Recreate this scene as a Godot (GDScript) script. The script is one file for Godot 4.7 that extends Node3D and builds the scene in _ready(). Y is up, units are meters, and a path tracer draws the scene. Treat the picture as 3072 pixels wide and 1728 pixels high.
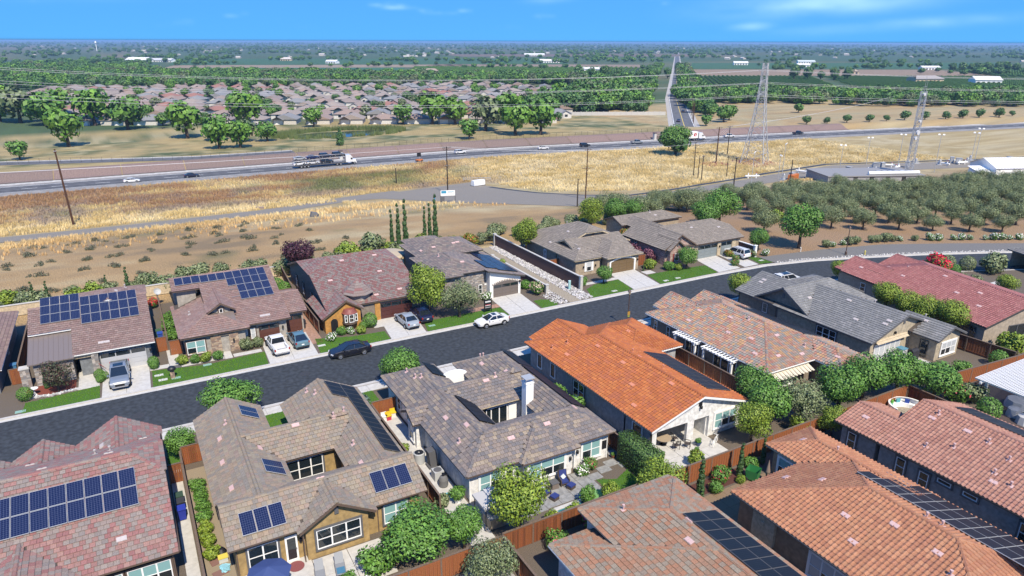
extends Node3D
# u runs along the street, v across it (away from the viewer); world x = u, world z = -v, y up, metres.
const GB := 999.0
var M := {}
var TX := {}
var cnt := {}
var rng := RandomNumberGenerator.new()
var eye := Vector3(0, 35, 0)
var fnz := FastNoiseLite.new()
var fn2 := FastNoiseLite.new()

class MB:
	var v := PackedVector3Array()
	var n := PackedVector3Array()
	var c := PackedColorArray()
	var t := PackedVector2Array()
	var ix := PackedInt32Array()
	var col := Color(1, 1, 1)
	func quad(a: Vector3, b: Vector3, d: Vector3, e: Vector3) -> void:
		var k := v.size()
		var m := (b - a).cross(d - a)
		if m.length_squared() < 1e-12: m = (d - a).cross(e - a)
		m = m.normalized()
		v.push_back(a); v.push_back(b); v.push_back(d); v.push_back(e)
		n.push_back(m); n.push_back(m); n.push_back(m); n.push_back(m)
		c.push_back(col); c.push_back(col); c.push_back(col); c.push_back(col)
		t.push_back(Vector2(0, 1)); t.push_back(Vector2(1, 1)); t.push_back(Vector2(1, 0)); t.push_back(Vector2(0, 0))
		ix.push_back(k); ix.push_back(k + 2); ix.push_back(k + 1); ix.push_back(k); ix.push_back(k + 3); ix.push_back(k + 2)
	func tri(a: Vector3, b: Vector3, d: Vector3) -> void:
		var k := v.size()
		var m := (b - a).cross(d - a).normalized()
		for p in [a, b, d]:
			v.push_back(p); n.push_back(m); c.push_back(col); t.push_back(Vector2(p.x, p.z))
		ix.push_back(k); ix.push_back(k + 2); ix.push_back(k + 1)
	func leaf(a: Vector3, b: Vector3, d: Vector3, e: Vector3, m: Vector3) -> void:
		var k := v.size()
		v.push_back(a); v.push_back(b); v.push_back(d); v.push_back(e)
		n.push_back(m); n.push_back(m); n.push_back(m); n.push_back(m)
		c.push_back(col); c.push_back(col); c.push_back(col); c.push_back(col)
		t.push_back(Vector2()); t.push_back(Vector2()); t.push_back(Vector2()); t.push_back(Vector2())
		ix.push_back(k); ix.push_back(k + 2); ix.push_back(k + 1); ix.push_back(k); ix.push_back(k + 3); ix.push_back(k + 2)
	# box from lo to hi, edges chamfered when ch > 0
	func box(lo: Vector3, hi: Vector3) -> void:
		obox(Transform3D(Basis(), (lo + hi) * 0.5), hi - lo)
	func obox(x: Transform3D, s: Vector3) -> void:
		var h := s * 0.5
		var p: Array[Vector3] = []
		for i in 8:
			p.append(x * Vector3(h.x if i & 1 else -h.x, h.y if i & 2 else -h.y, h.z if i & 4 else -h.z))
		quad(p[4], p[5], p[7], p[6]); quad(p[1], p[0], p[2], p[3])
		quad(p[5], p[1], p[3], p[7]); quad(p[0], p[4], p[6], p[2])
		quad(p[6], p[7], p[3], p[2]); quad(p[0], p[1], p[5], p[4])
	func bar(a: Vector3, b: Vector3, w: float, d := 0.0) -> void:
		var z := (b - a)
		var l := z.length()
		if l < 1e-4: return
		z /= l
		var x := z.cross(Vector3.UP)
		if x.length() < 0.01: x = Vector3.RIGHT
		x = x.normalized()
		obox(Transform3D(Basis(x, z.cross(x), z), (a + b) * 0.5), Vector3(w, d if d > 0.0 else w, l))
	func tube(pts: Array, radii: Array, seg := 6, cap := true) -> void:
		var rings := []
		for i in pts.size():
			var z: Vector3 = (pts[mini(i + 1, pts.size() - 1)] - pts[maxi(i - 1, 0)]).normalized()
			var x := z.cross(Vector3(0.31, 0.2, 0.93))
			if x.length() < 0.05: x = z.cross(Vector3.RIGHT)
			x = x.normalized()
			var y := z.cross(x)
			var ring := []
			for k in seg:
				var a := TAU * k / seg
				ring.append(pts[i] + (x * cos(a) + y * sin(a)) * float(radii[i]))
			rings.append(ring)
		for i in pts.size() - 1:
			for k in seg:
				var k2 := (k + 1) % seg
				smooth4(rings[i][k], rings[i][k2], rings[i + 1][k2], rings[i + 1][k], pts[i], pts[i + 1])
		if cap:
			var L: int = pts.size() - 1
			for k in seg:
				tri(pts[L], rings[L][k], rings[L][(k + 1) % seg])
				tri(pts[0], rings[0][(k + 1) % seg], rings[0][k])
	func smooth4(a: Vector3, b: Vector3, d: Vector3, e: Vector3, p: Vector3, q: Vector3) -> void:
		var k := v.size()
		v.push_back(a); v.push_back(b); v.push_back(d); v.push_back(e)
		n.push_back((a - p).normalized()); n.push_back((b - p).normalized()); n.push_back((d - q).normalized()); n.push_back((e - q).normalized())
		for i in 4:
			c.push_back(col); t.push_back(Vector2(i & 1, i >> 1))
		ix.push_back(k); ix.push_back(k + 2); ix.push_back(k + 1); ix.push_back(k); ix.push_back(k + 3); ix.push_back(k + 2)
	func lathe(o: Vector3, prof: Array, seg := 12) -> void:   # prof: [radius, height]
		for i in prof.size() - 1:
			var r0: float = prof[i][0]; var y0: float = prof[i][1]
			var r1: float = prof[i + 1][0]; var y1: float = prof[i + 1][1]
			for k in seg:
				var a := TAU * k / seg
				var b := TAU * (k + 1) / seg
				var ca := Vector3(cos(a), 0, -sin(a)); var cb := Vector3(cos(b), 0, -sin(b))
				var sl := Vector2(y1 - y0, r0 - r1).normalized()
				var kk := v.size()
				for q in [[ca, r0, y0], [cb, r0, y0], [cb, r1, y1], [ca, r1, y1]]:
					v.push_back(o + q[0] * float(q[1]) + Vector3(0, q[2], 0))
					n.push_back((q[0] * sl.x + Vector3(0, sl.y, 0)).normalized())
					c.push_back(col); t.push_back(Vector2())
				ix.push_back(kk); ix.push_back(kk + 2); ix.push_back(kk + 1); ix.push_back(kk); ix.push_back(kk + 3); ix.push_back(kk + 2)
	func poly(pts: PackedVector2Array, y: float) -> void:   # flat sheet, pts are (u, v)
		var tr := Geometry2D.triangulate_polygon(pts)
		for i in range(0, tr.size(), 3):
			var a := Vector3(pts[tr[i]].x, y, -pts[tr[i]].y); var b := Vector3(pts[tr[i + 1]].x, y, -pts[tr[i + 1]].y); var d := Vector3(pts[tr[i + 2]].x, y, -pts[tr[i + 2]].y)
			if (b - a).cross(d - a).y < 0: tri(a, d, b)
			else: tri(a, b, d)
	func mesh(m: Material = null) -> ArrayMesh:
		var am := ArrayMesh.new()
		add_to(am, m)
		return am
	func add_to(am: ArrayMesh, m: Material) -> void:
		if v.is_empty(): return
		var arr := []
		arr.resize(Mesh.ARRAY_MAX)
		arr[Mesh.ARRAY_VERTEX] = v; arr[Mesh.ARRAY_NORMAL] = n; arr[Mesh.ARRAY_COLOR] = c; arr[Mesh.ARRAY_TEX_UV] = t; arr[Mesh.ARRAY_INDEX] = ix
		am.add_surface_from_arrays(Mesh.PRIMITIVE_TRIANGLES, arr)
		if m: am.surface_set_material(am.get_surface_count() - 1, m)

func P3(u: float, h: float, v: float) -> Vector3: return Vector3(u, h, -v)
func R(a: float, b: float) -> float: return rng.randf_range(a, b)
func hsh(a: int, b: int, s := 0) -> float:
	var x := (a * 374761393 + b * 668265263 + s * 974634777) & 0x7fffffff
	x = ((x ^ (x >> 13)) * 1274126177) & 0x7fffffff
	return float((x ^ (x >> 16)) & 0xffff) / 65535.0
func sm(a: float, b: float, x: float) -> float:
	var t := clampf((x - a) / (b - a), 0, 1)
	return t * t * (3 - 2 * t)
func L(r: float, g: float, b: float) -> Color: return Color(r, g, b).linear_to_srgb()

func numbered(s: String) -> String:
	var k: int = cnt.get(s, 0)
	cnt[s] = k + 1
	return s if k == 0 else "%s_%03d" % [s, k]
func tag(o: Node, label: String, category: String, group := "") -> void:
	o.set_meta("label", label); o.set_meta("category", category)
	if group: o.set_meta("group", group)
func thing(called: String, label: String, category: String, at := Vector3.ZERO, turn := 0.0, group := "") -> Node3D:
	var o := Node3D.new()
	o.name = numbered(called)
	add_child(o)
	o.position = at; o.rotation.y = turn
	tag(o, label, category, group)
	return o
func part(p: Node, called: String, mesh: Mesh, label := "") -> MeshInstance3D:
	var o := MeshInstance3D.new()
	o.mesh = mesh
	var k: int = p.get_meta("n_" + called, 0)
	p.set_meta("n_" + called, k + 1)
	o.name = called if k == 0 else "%s_%03d" % [called, k]
	p.add_child(o)
	if label: o.set_meta("label", label)
	return o
func solo(called: String, mesh: Mesh, label: String, category: String, at := Vector3.ZERO, turn := 0.0, group := "") -> MeshInstance3D:
	var o := MeshInstance3D.new()
	o.mesh = mesh; o.name = numbered(called)
	add_child(o)
	o.position = at; o.rotation.y = turn
	tag(o, label, category, group)
	return o
func struct(called: String, mesh: Mesh, kind := "structure") -> MeshInstance3D:
	var o := MeshInstance3D.new()
	o.mesh = mesh; o.name = numbered(called)
	add_child(o)
	o.set_meta("kind", kind)
	return o
func clone(o: Node3D, at: Vector3, turn := 0.0, sc := 1.0, label := "") -> Node3D:
	var d: Node3D = o.duplicate()
	d.name = numbered(String(o.get_meta("base", o.name)))
	add_child(d)
	d.transform = Transform3D(Basis(Vector3.UP, turn).scaled(Vector3.ONE * sc), at)
	if label: d.set_meta("label", label)
	return d

# ---- materials
func noise_tex(key: String, freq: float, lo: float, hi: float, sd: int, oct := 4, size := 256) -> Texture2D:
	if TX.has(key): return TX[key]
	var f := FastNoiseLite.new()
	f.noise_type = FastNoiseLite.TYPE_SIMPLEX_SMOOTH
	f.frequency = freq; f.fractal_octaves = oct; f.seed = sd
	var im := f.get_seamless_image(size, size)
	im.convert(Image.FORMAT_RGB8)
	for y in size:
		for x in size:
			var g := lerpf(lo, hi, im.get_pixel(x, y).r)
			im.set_pixel(x, y, Color(g, g, g))
	TX[key] = ImageTexture.create_from_image(im)
	return TX[key]
func mat(key: String, c: Color, rough := 0.85, tex := "", sc := 1.0, metal := 0.0, vcol := false) -> StandardMaterial3D:
	if M.has(key): return M[key]
	var m := StandardMaterial3D.new()
	m.albedo_color = c; m.roughness = rough; m.metallic = metal
	m.vertex_color_use_as_albedo = vcol
	if tex:
		m.albedo_texture = TX[tex]
		m.uv1_triplanar = true; m.uv1_world_triplanar = true
		m.uv1_scale = Vector3.ONE * sc
	M[key] = m
	return m

func setup_materials() -> void:
	noise_tex("fine", 0.06, 0.72, 1.0, 3, 4)
	noise_tex("soft", 0.02, 0.8, 1.0, 5, 3)
	noise_tex("rough", 0.12, 0.55, 1.0, 9, 5)
	noise_tex("mild", 0.03, 0.9, 1.0, 15, 4)
	noise_tex("grit", 0.3, 0.6, 1.0, 11, 2)
	mat("tile", Color.WHITE, 0.85, "fine", 0.7, 0, true)
	mat("vc", Color.WHITE, 0.85, "fine", 0.5, 0, true)
	mat("vplain", Color.WHITE, 0.75, "", 1, 0, true)
	mat("ground", Color.WHITE, 0.95, "rough", 0.11, 0, true)
	mat("asphalt", L(0.052, 0.062, 0.074), 0.9, "rough", 0.05)
	mat("concrete", L(0.52, 0.505, 0.47), 0.85, "mild", 0.2)
	mat("kerb", L(0.48, 0.46, 0.43), 0.85, "mild", 0.3)
	mat("paving", L(0.30, 0.30, 0.29), 0.85, "soft", 0.4)
	mat("paver_tan", L(0.36, 0.25, 0.15), 0.9, "rough", 0.5)
	mat("white", L(0.80, 0.80, 0.78), 0.6)
	mat("cream", L(0.58, 0.48, 0.33), 0.8, "soft", 0.5)
	mat("trim_white", L(0.78, 0.78, 0.76), 0.5)
	mat("dark_trim", L(0.06, 0.055, 0.05), 0.6)
	mat("brown_trim", L(0.11, 0.075, 0.055), 0.6)
	mat("grey_trim", L(0.10, 0.10, 0.105), 0.6)
	mat("metal", L(0.35, 0.35, 0.36), 0.4, "", 1, 0.6)
	mat("galv", L(0.42, 0.43, 0.44), 0.55, "", 1, 0.3)
	mat("black", L(0.012, 0.012, 0.014), 0.5)
	mat("rubber", L(0.018, 0.018, 0.019), 0.85)
	mat("chrome", L(0.62, 0.63, 0.65), 0.2, "", 1, 0.9)
	mat("pole", L(0.13, 0.055, 0.025), 0.9, "rough", 0.3)
	mat("pole_dark", L(0.055, 0.04, 0.032), 0.9, "rough", 0.3)
	mat("bark", L(0.13, 0.095, 0.07), 0.95, "rough", 0.8)
	mat("fence", L(0.46, 0.15, 0.045), 0.8, "rough", 0.5, 0, true)
	mat("fence_cap", L(0.20, 0.14, 0.10), 0.85, "fine", 0.5)
	mat("soil", L(0.20, 0.16, 0.12), 0.95, "rough", 0.4)
	mat("lawn", L(0.085, 0.21, 0.014), 0.95, "rough", 0.35, 0, true)
	mat("glass", L(0.012, 0.018, 0.022), 0.06)
	mat("blind", L(0.20, 0.36, 0.36), 0.25)
	mat("blind_white", L(0.45, 0.47, 0.48), 0.25)
	mat("car_glass", L(0.012, 0.017, 0.024), 0.06)
	mat("red_lamp", L(0.30, 0.015, 0.012), 0.25)
	mat("clear_lamp", L(0.55, 0.57, 0.6), 0.15)
	mat("pipe_pink", L(0.52, 0.36, 0.34), 0.8)
	mat("vent_grey", L(0.42, 0.38, 0.37), 0.8)
	mat("rockbed", Color.WHITE, 0.9, "", 1, 0, true)
	var lf := mat("leaf", Color.WHITE, 0.6, "", 1, 0, true)
	lf.backlight = Color(0.45, 0.5, 0.3)
	lf.cull_mode = BaseMaterial3D.CULL_DISABLED
	M["glass"].metallic_specular = 0.8
	M["car_glass"].metallic_specular = 0.8
	# solar cells: dark wafers with thin pale grid lines
	for k in [["cells_blue", Color(0.008, 0.014, 0.05), Color(0.14, 0.16, 0.24)], ["cells_black", Color(0.010, 0.013, 0.020), Color(0.035, 0.04, 0.05)]]:
		var im := Image.create(96, 160, false, Image.FORMAT_RGB8)
		var bg: Color = k[1]; var ln: Color = k[2]
		im.fill(bg.linear_to_srgb())
		for i in 7:
			im.fill_rect(Rect2i(mini(i * 16, 95), 0, 1, 160), ln.linear_to_srgb())
		for j in 11:
			im.fill_rect(Rect2i(0, mini(j * 16, 159), 96, 1), ln.linear_to_srgb())
		var m := StandardMaterial3D.new()
		m.albedo_texture = ImageTexture.create_from_image(im)
		m.roughness = 0.22 if k[0] == "cells_blue" else 0.4
		m.metallic_specular = 0.35 if k[0] == "cells_blue" else 0.25
		M[k[0]] = m
	# rubble stone veneer, too far away to pick the stones apart
	for k in [["stone_grey", [Color(0.30, 0.28, 0.26), Color(0.20, 0.19, 0.19), Color(0.38, 0.34, 0.30), Color(0.25, 0.21, 0.18)]], ["stone_brown", [Color(0.34, 0.25, 0.17), Color(0.26, 0.17, 0.12), Color(0.40, 0.31, 0.22), Color(0.22, 0.16, 0.13)]], ["brick_pink", [Color(0.36, 0.22, 0.18), Color(0.42, 0.30, 0.26), Color(0.30, 0.17, 0.14), Color(0.45, 0.36, 0.31)]]]:
		var im := Image.create(256, 256, false, Image.FORMAT_RGB8)
		im.fill(Color(0.12, 0.11, 0.10).linear_to_srgb())
		var y := 0
		var row := 0
		while y < 256:
			var h := 10 + int(hsh(row, 1, 7) * 10)
			if k[0] == "brick_pink": h = 9
			var x := 0
			var j := 0
			while x < 256:
				var w := 16 + int(hsh(row, j, 3) * 30)
				var cc: Color = k[1][int(hsh(row, j, 5) * 3.99)]
				cc = cc * (0.8 + 0.4 * hsh(row, j, 6))
				im.fill_rect(Rect2i(x, y, mini(w, 256 - x) - 1, mini(h, 256 - y) - 1), cc.linear_to_srgb())
				x += w; j += 1
			y += h; row += 1
		var m := StandardMaterial3D.new()
		m.albedo_texture = ImageTexture.create_from_image(im)
		m.roughness = 0.9
		m.uv1_triplanar = true; m.uv1_scale = Vector3.ONE * 0.33
		M[k[0]] = m
func stucco(c: Color) -> StandardMaterial3D:
	return mat("stucco%.3f%.3f%.3f" % [c.r, c.g, c.b], c.linear_to_srgb(), 0.9, "soft", 0.35)
func paint(c: Color, rough := 0.3) -> StandardMaterial3D:
	var k := "paint%.3f%.3f%.3f" % [c.r, c.g, c.b]
	if M.has(k): return M[k]
	var m := mat(k, c.linear_to_srgb(), rough)
	m.clearcoat_enabled = true; m.clearcoat = 0.6; m.clearcoat_roughness = 0.08
	return m
func flat(c: Color, rough := 0.7) -> StandardMaterial3D:
	return mat("flat%.3f%.3f%.3f" % [c.r, c.g, c.b], c.linear_to_srgb(), rough)
func pbox(t: Node, s: String, m: Material, a: Vector3, b: Vector3) -> MeshInstance3D:
	var q := MB.new()
	q.box(a, b)
	return part(t, s, q.mesh(m))
func pobox(t: Node, s: String, m: Material, x: Transform3D, z: Vector3) -> MeshInstance3D:
	var q := MB.new()
	q.obox(x, z)
	return part(t, s, q.mesh(m))
func pbar(t: Node, s: String, m: Material, a: Vector3, b: Vector3, w: float, d := 0.0) -> MeshInstance3D:
	var q := MB.new()
	q.bar(a, b, w, d)
	return part(t, s, q.mesh(m))
func plathe(t: Node, s: String, m: Material, o: Vector3, p: Array, n := 12) -> MeshInstance3D:
	var q := MB.new()
	q.lathe(o, p, n)
	return part(t, s, q.mesh(m))
func ptube(t: Node, s: String, m: Material, p: Array, r: Array, n := 6) -> MeshInstance3D:
	var q := MB.new()
	q.tube(p, r, n)
	return part(t, s, q.mesh(m))
func V3(x: float, y: float, z: float) -> Vector3: return Vector3(x, y, z)

func _ready() -> void:
	rng.seed = 4711
	fnz.seed = 5; fnz.frequency = 0.02; fnz.fractal_octaves = 4
	fn2.seed = 17; fn2.frequency = 0.09; fn2.fractal_octaves = 3
	# camera
	var cam := Camera3D.new()
	cam.name = "camera"
	cam.fov = 44.79
	cam.near = 0.5; cam.far = 60000.0
	add_child(cam)
	cam.position = eye
	var fwd := Vector3(sin(deg_to_rad(29.25)), 0, -cos(deg_to_rad(29.25)))
	var pitch := deg_to_rad(19.42)
	var dir := fwd * cos(pitch) + Vector3.DOWN * sin(pitch)
	cam.look_at(eye + dir, Vector3.UP)
	cam.rotate_object_local(Vector3(0, 0, 1), deg_to_rad(0.206))
	cam.current = true
	# sky, exposure
	var env := Environment.new()
	env.background_mode = Environment.BG_SKY
	var sky := Sky.new()
	var ps := ProceduralSkyMaterial.new()
	ps.sky_top_color = Color(0.22, 0.47, 0.80)
	ps.sky_horizon_color = Color(0.325, 0.625, 0.88)
	ps.sky_curve = 0.16
	ps.ground_horizon_color = Color(0.30, 0.42, 0.55)
	ps.ground_bottom_color = Color(0.22, 0.2, 0.16)
	ps.sky_energy_multiplier = 1.0
	ps.sky_cover = cloud_cover()
	ps.sky_cover_modulate = Color(0.75, 0.78, 0.8)
	sky.sky_material = ps
	env.sky = sky
	env.tonemap_mode = Environment.TONE_MAPPER_LINEAR
	env.tonemap_exposure = 1.42
	env.fog_enabled = true
	env.fog_density = 0.0001
	env.fog_light_color = Color(0.62, 0.78, 0.95)
	env.sdfgi_enabled = true; env.ssao_enabled = true; env.ssil_enabled = true
	var we := WorldEnvironment.new()
	we.environment = env
	add_child(we)
	# sun behind the viewer, high: shadows fall away across the street
	var sun := DirectionalLight3D.new()
	sun.name = "sun"
	sun.light_energy = 1.5
	sun.light_color = Color(1.0, 0.955, 0.88)
	sun.light_angular_distance = 0.5
	sun.shadow_enabled = true
	add_child(sun)
	var el := deg_to_rad(51.0)
	var sd := Vector3(0.10, 0, -1).normalized() * cos(el) + Vector3.DOWN * sin(el)
	sun.look_at_from_position(Vector3(0, 100, 0), Vector3(0, 100, 0) + sd, Vector3.UP)

	setup_materials()
	print("setting"); build_ground(); build_street(); build_freeway()
	print("plants"); plant_kinds()
	print("houses"); houses_south(); houses_north()
	print("yards"); yards(); fences()
	print("vehicles"); vehicles()
	print("field"); field_things(); olive_grove(); near_trees()
	print("valley"); valley(); far_plain()
	print("done ", Time.get_ticks_msec())

func cloud_cover() -> Texture2D:
	# thin cirrus streaks, low over the horizon and across the whole sky alike
	var im := Image.create(2048, 1024, false, Image.FORMAT_RGBA8)
	var f := FastNoiseLite.new()
	f.seed = 8; f.noise_type = FastNoiseLite.TYPE_SIMPLEX_SMOOTH; f.frequency = 1.0; f.fractal_octaves = 5
	var banks := [[52.0, 2.7, 7.5, 0.9, 1.2], [47.0, 1.1, 1.6, 0.3, 0.7], [57.0, 1.2, 8.0, 0.4, 0.55], [4.0, 3.4, 9.0, 0.6, 0.6], [32.0, 3.0, 2.0, 0.3, 0.35]]
	for k in 24: banks.append([-170.0 + k * 14.5 + 5.0 * hsh(k, 1) if absf(-150.0 + k * 14.5) > 60 else 200.0, 2.0 + 9.0 * hsh(k, 2), 3.0 + 7.0 * hsh(k, 3), 0.4 + 0.6 * hsh(k, 4), 0.3 + 0.8 * hsh(k, 5)])
	for y in 512:
		var elv := (0.5 - (y + 0.5) / 1024.0) * PI
		for x in 2048:
			if y < 430 and (y % 2 == 1 or x % 2 == 1):
				continue
			var az := (x + 0.5) / 2048.0 * TAU
			var azd := wrapf(rad_to_deg(az), -180.0, 180.0)
			var eld := rad_to_deg(elv)
			var q := Vector3(cos(az) * 5.0, elv * 34.0, sin(az) * 5.0)
			var a := f.get_noise_3dv(q + Vector3(1.7, 0.4, 0.6)) * 0.75 + f.get_noise_3dv(q * 3.1 + Vector3(5, 1, 2)) * 0.25
			var bank := 0.0
			for q2 in banks:
				var dx: float = absf(wrapf(azd - q2[0], -180.0, 180.0)) / q2[2]
				var dy: float = absf(eld - q2[1] - 0.06 * (azd - q2[0])) / q2[3]
				bank = maxf(bank, q2[4] * exp(-dx * dx * 1.5 - dy * dy * 1.5) * clampf(0.75 + a * 1.1, 0.0, 1.3))
			a = maxf(smoothstep(0.16, 0.55, a) * smoothstep(0.012, 0.045, elv), bank)
			var c := Color(1, 1, 1, a * 0.55)
			im.set_pixel(x, y, c)
			if y < 430:
				im.set_pixel(x + 1, y, c); im.set_pixel(x, y + 1, c); im.set_pixel(x + 1, y + 1, c)
	return ImageTexture.create_from_image(im)

# ---- terrain
const FC := [[-900.0, 263.0], [130.0, 261.5], [200.0, 252.0], [290.0, 240.0], [450.0, 211.0], [800.0, 140.0], [1500.0, -20.0], [9000.0, -2000.0]]
func fcen(u: float) -> float:
	for i in FC.size() - 1:
		if u <= FC[i + 1][0] or i == FC.size() - 2:
			return lerpf(FC[i][1], FC[i + 1][1], (u - FC[i][0]) / (FC[i + 1][0] - FC[i][0]))
	return 0.0
func Th(u: float, v: float) -> float:
	var w := v + 0.35 * maxf(0, u - 60)
	var f := fcen(u)
	return -8.5 * sm(106, 225, w) + 2.5 * sm(f + 11.5, f + 17, v)
func gcol(u: float, v: float) -> Color:
	var a := fnz.get_noise_2d(u * 0.6, v * 2.2)
	var b := fnz.get_noise_2d(u * 2.0 + 300, v * 2.0)
	var d := fn2.get_noise_2d(u, v * 1.6)
	var f := fcen(u)
	var straw := Color(0.56, 0.43, 0.19)
	var pale := Color(0.66, 0.55, 0.32)
	var dirt := Color(0.58, 0.385, 0.175)
	var rus := Color(0.26, 0.135, 0.07)
	var pur := Color(0.25, 0.19, 0.155)
	var grn := Color(0.13, 0.16, 0.045)
	var c := dirt
	var w := v + 0.35 * maxf(0, u - 60)
	if v < 104 and u < 95:
		c = Color(0.13, 0.10, 0.075).lerp(Color(0.22, 0.17, 0.12), clampf(b + 0.5, 0, 1))
	elif v < f - 11:
		# bare orange soil near the houses, straw and weeds towards the highway
		var t := sm(150, 196, w + 8 * a)
		c = dirt.lerp(pale, clampf(a * 1.6 + d * 0.5, 0, 0.8))
		c = c.lerp(Color(0.22, 0.17, 0.10), clampf(-a * 1.3 + d * 0.9 - 0.1, 0, 0.7))
		c = c.lerp(grn, clampf(b * 1.5 - 0.45, 0, 0.6) * (1.0 - t))
		var e := straw.lerp(pale, clampf(0.4 + b + d * 0.6, 0, 1))
		var lo := 1.0 - sm(120, 215, u)
		e = e.lerp(rus, clampf(a * 1.8 + 0.55 + d * 0.8, 0, 0.85) * lo * sm(196, 214, v) )
		e = e.lerp(pur, clampf(b * 2.2 + 0.1 + d * 0.6, 0, 0.75) * lo * sm(192, 205, v) * (1.0 - sm(222, 236, v)))
		e = e.lerp(grn, clampf(0.85 - absf(u - 75) / 42.0 + b, 0, 0.8) * sm(206, 218, v) * (1.0 - sm(232, 240, v)))
		e = e.lerp(grn, clampf(b * 1.4 - 0.5, 0, 0.5))
		c = c.lerp(e, t)
		if u > 98: c = c.lerp(straw.lerp(pale, clampf(0.5 + b * 1.4 + d, 0, 1)), sm(98, 120, u) * sm(158, 172, v) * 0.85)
		if u > 95 and v < 150:   # olive grove floor
			c = c.lerp(Color(0.47, 0.29, 0.16).lerp(Color(0.36, 0.24, 0.15), clampf(d + 0.5, 0, 1)), 0.8 * (1.0 - sm(130, 150, v)))
	else:
		var g := Color(0.12, 0.165, 0.055)
		c = straw.lerp(g, clampf(0.45 + a * 1.5 + b, 0, 1))
		c = c.lerp(pale, clampf(d * 1.2 + a - 0.1, 0, 0.6))
		if v < f + 30: c = c.lerp(straw, 0.6)
		if u > 250 and v < 420:
			c = c.lerp(dirt.lerp(pale, clampf(0.5 + b, 0, 1)), 0.75)
		if v > 390 or u > 520:
			c = Color(0.085, 0.15, 0.05).lerp(Color(0.26, 0.22, 0.12), clampf(fnz.get_noise_2d(u * 0.25, v * 0.25) * 1.8, 0, 1))
	return c * (1.0 + 0.22 * d)
func build_ground() -> void:
	var us: Array[float] = []
	var vs: Array[float] = []
	for x in [-30000.0, -15000.0, -8000.0, -4000.0, -2000.0, -1200.0, -700.0, -400.0, -250.0, -150.0, -100.0]: us.append(x)
	var q := -70.0
	while q < 330.0:
		us.append(q); q += 1.4
	for x in [345.0, 370.0, 400.0, 430.0, 470.0, 520.0, 600.0, 700.0, 850.0, 1000.0, 1300.0, 1700.0, 2300.0, 3200.0, 5000.0, 9000.0, 18000.0, 34000.0]: us.append(x)
	for x in [-4000.0, -800.0, -100.0, -20.0, 30.0, 64.0, 80.0, 96.0]: vs.append(x)
	q = 100.0
	while q < 345.0:
		vs.append(q); q += 1.3
	for x in [360.0, 380.0, 400.0, 430.0, 470.0, 520.0, 600.0, 700.0, 850.0, 1000.0, 1300.0, 1700.0, 2300.0, 3200.0, 5000.0, 9000.0, 18000.0, 34000.0]: vs.append(x)
	var mb := MB.new()
	for j in vs.size():
		for i in us.size():
			var u := us[i]
			var v := vs[j]
			mb.v.push_back(P3(u, Th(u, v) - (0.06 if v < 104 else 0.0), v))
			var e := 1.5
			mb.n.push_back(Vector3(Th(u - e, v) - Th(u + e, v), 2 * e, Th(u, v + e) - Th(u, v - e)).normalized())
			mb.c.push_back(gcol(u, v)); mb.t.push_back(Vector2())
	var W := us.size()
	for j in vs.size() - 1:
		for i in W - 1:
			var k := j * W + i
			mb.ix.append_array([k, k + W, k + 1, k + 1, k + W, k + W + 1])
	struct("ground", mb.mesh(M.ground))

func drape(called: String, pts: Array, m: Material, lift: float, cell := 6.0, kind := "structure") -> MeshInstance3D:
	var poly := PackedVector2Array()
	var lo := Vector2(1e9, 1e9)
	var hi := -lo
	for p in pts:
		var q := Vector2(p[0], p[1])
		poly.push_back(q); lo = lo.min(q); hi = hi.max(q)
	var mb := MB.new()
	var u := lo.x
	while u < hi.x:
		var v := lo.y
		while v < hi.y:
			var cellp := PackedVector2Array([Vector2(u, v), Vector2(u + cell, v), Vector2(u + cell, v + cell), Vector2(u, v + cell)])
			for r in Geometry2D.intersect_polygons(poly, cellp):
				var tr := Geometry2D.triangulate_polygon(r)
				for i in range(0, tr.size(), 3):
					var a := P3(r[tr[i]].x, Th(r[tr[i]].x, r[tr[i]].y) + lift, r[tr[i]].y)
					var b := P3(r[tr[i + 1]].x, Th(r[tr[i + 1]].x, r[tr[i + 1]].y) + lift, r[tr[i + 1]].y)
					var d := P3(r[tr[i + 2]].x, Th(r[tr[i + 2]].x, r[tr[i + 2]].y) + lift, r[tr[i + 2]].y)
					if (b - a).cross(d - a).y < 0: mb.tri(a, d, b)
					else: mb.tri(a, b, d)
			v += cell
		u += cell
	return struct(called, mb.mesh(m), kind)
func ribbon(pts: Array, w0: float, w1: float, lift: float, step := 4.0, mb: MB = null) -> MB:
	# strip along a (u, v) path, from offset w0 to w1 on its far side, draped on the terrain
	if mb == null: mb = MB.new()
	var prev := []
	for i in pts.size() - 1:
		var a := Vector2(pts[i][0], pts[i][1]); var b := Vector2(pts[i + 1][0], pts[i + 1][1])
		var k := maxi(1, int((b - a).length() / step))
		for s in k + 1:
			if s == 0 and i > 0: continue
			var p := a.lerp(b, float(s) / k)
			var d := (b - a).normalized()
			if s == k and i < pts.size() - 2: d = ((b - a).normalized() + (Vector2(pts[i + 2][0], pts[i + 2][1]) - b).normalized()).normalized()
			var nn := Vector2(-d.y, d.x)
			var x := p + nn * w0; var y := p + nn * w1
			var cur := [P3(x.x, Th(x.x, x.y) + lift, x.y), P3(y.x, Th(y.x, y.y) + lift, y.y)]
			if prev.size(): mb.quad(prev[0], cur[0], cur[1], prev[1])
			prev = cur
	return mb
var KF := [[-60.0, 76.4], [78.0, 76.6], [91.0, 76.2], [100.0, 74.4], [110.0, 71.2], [120.0, 67.6], [134.0, 61.6], [160.0, 48.0], [200.0, 26.0]]
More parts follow.
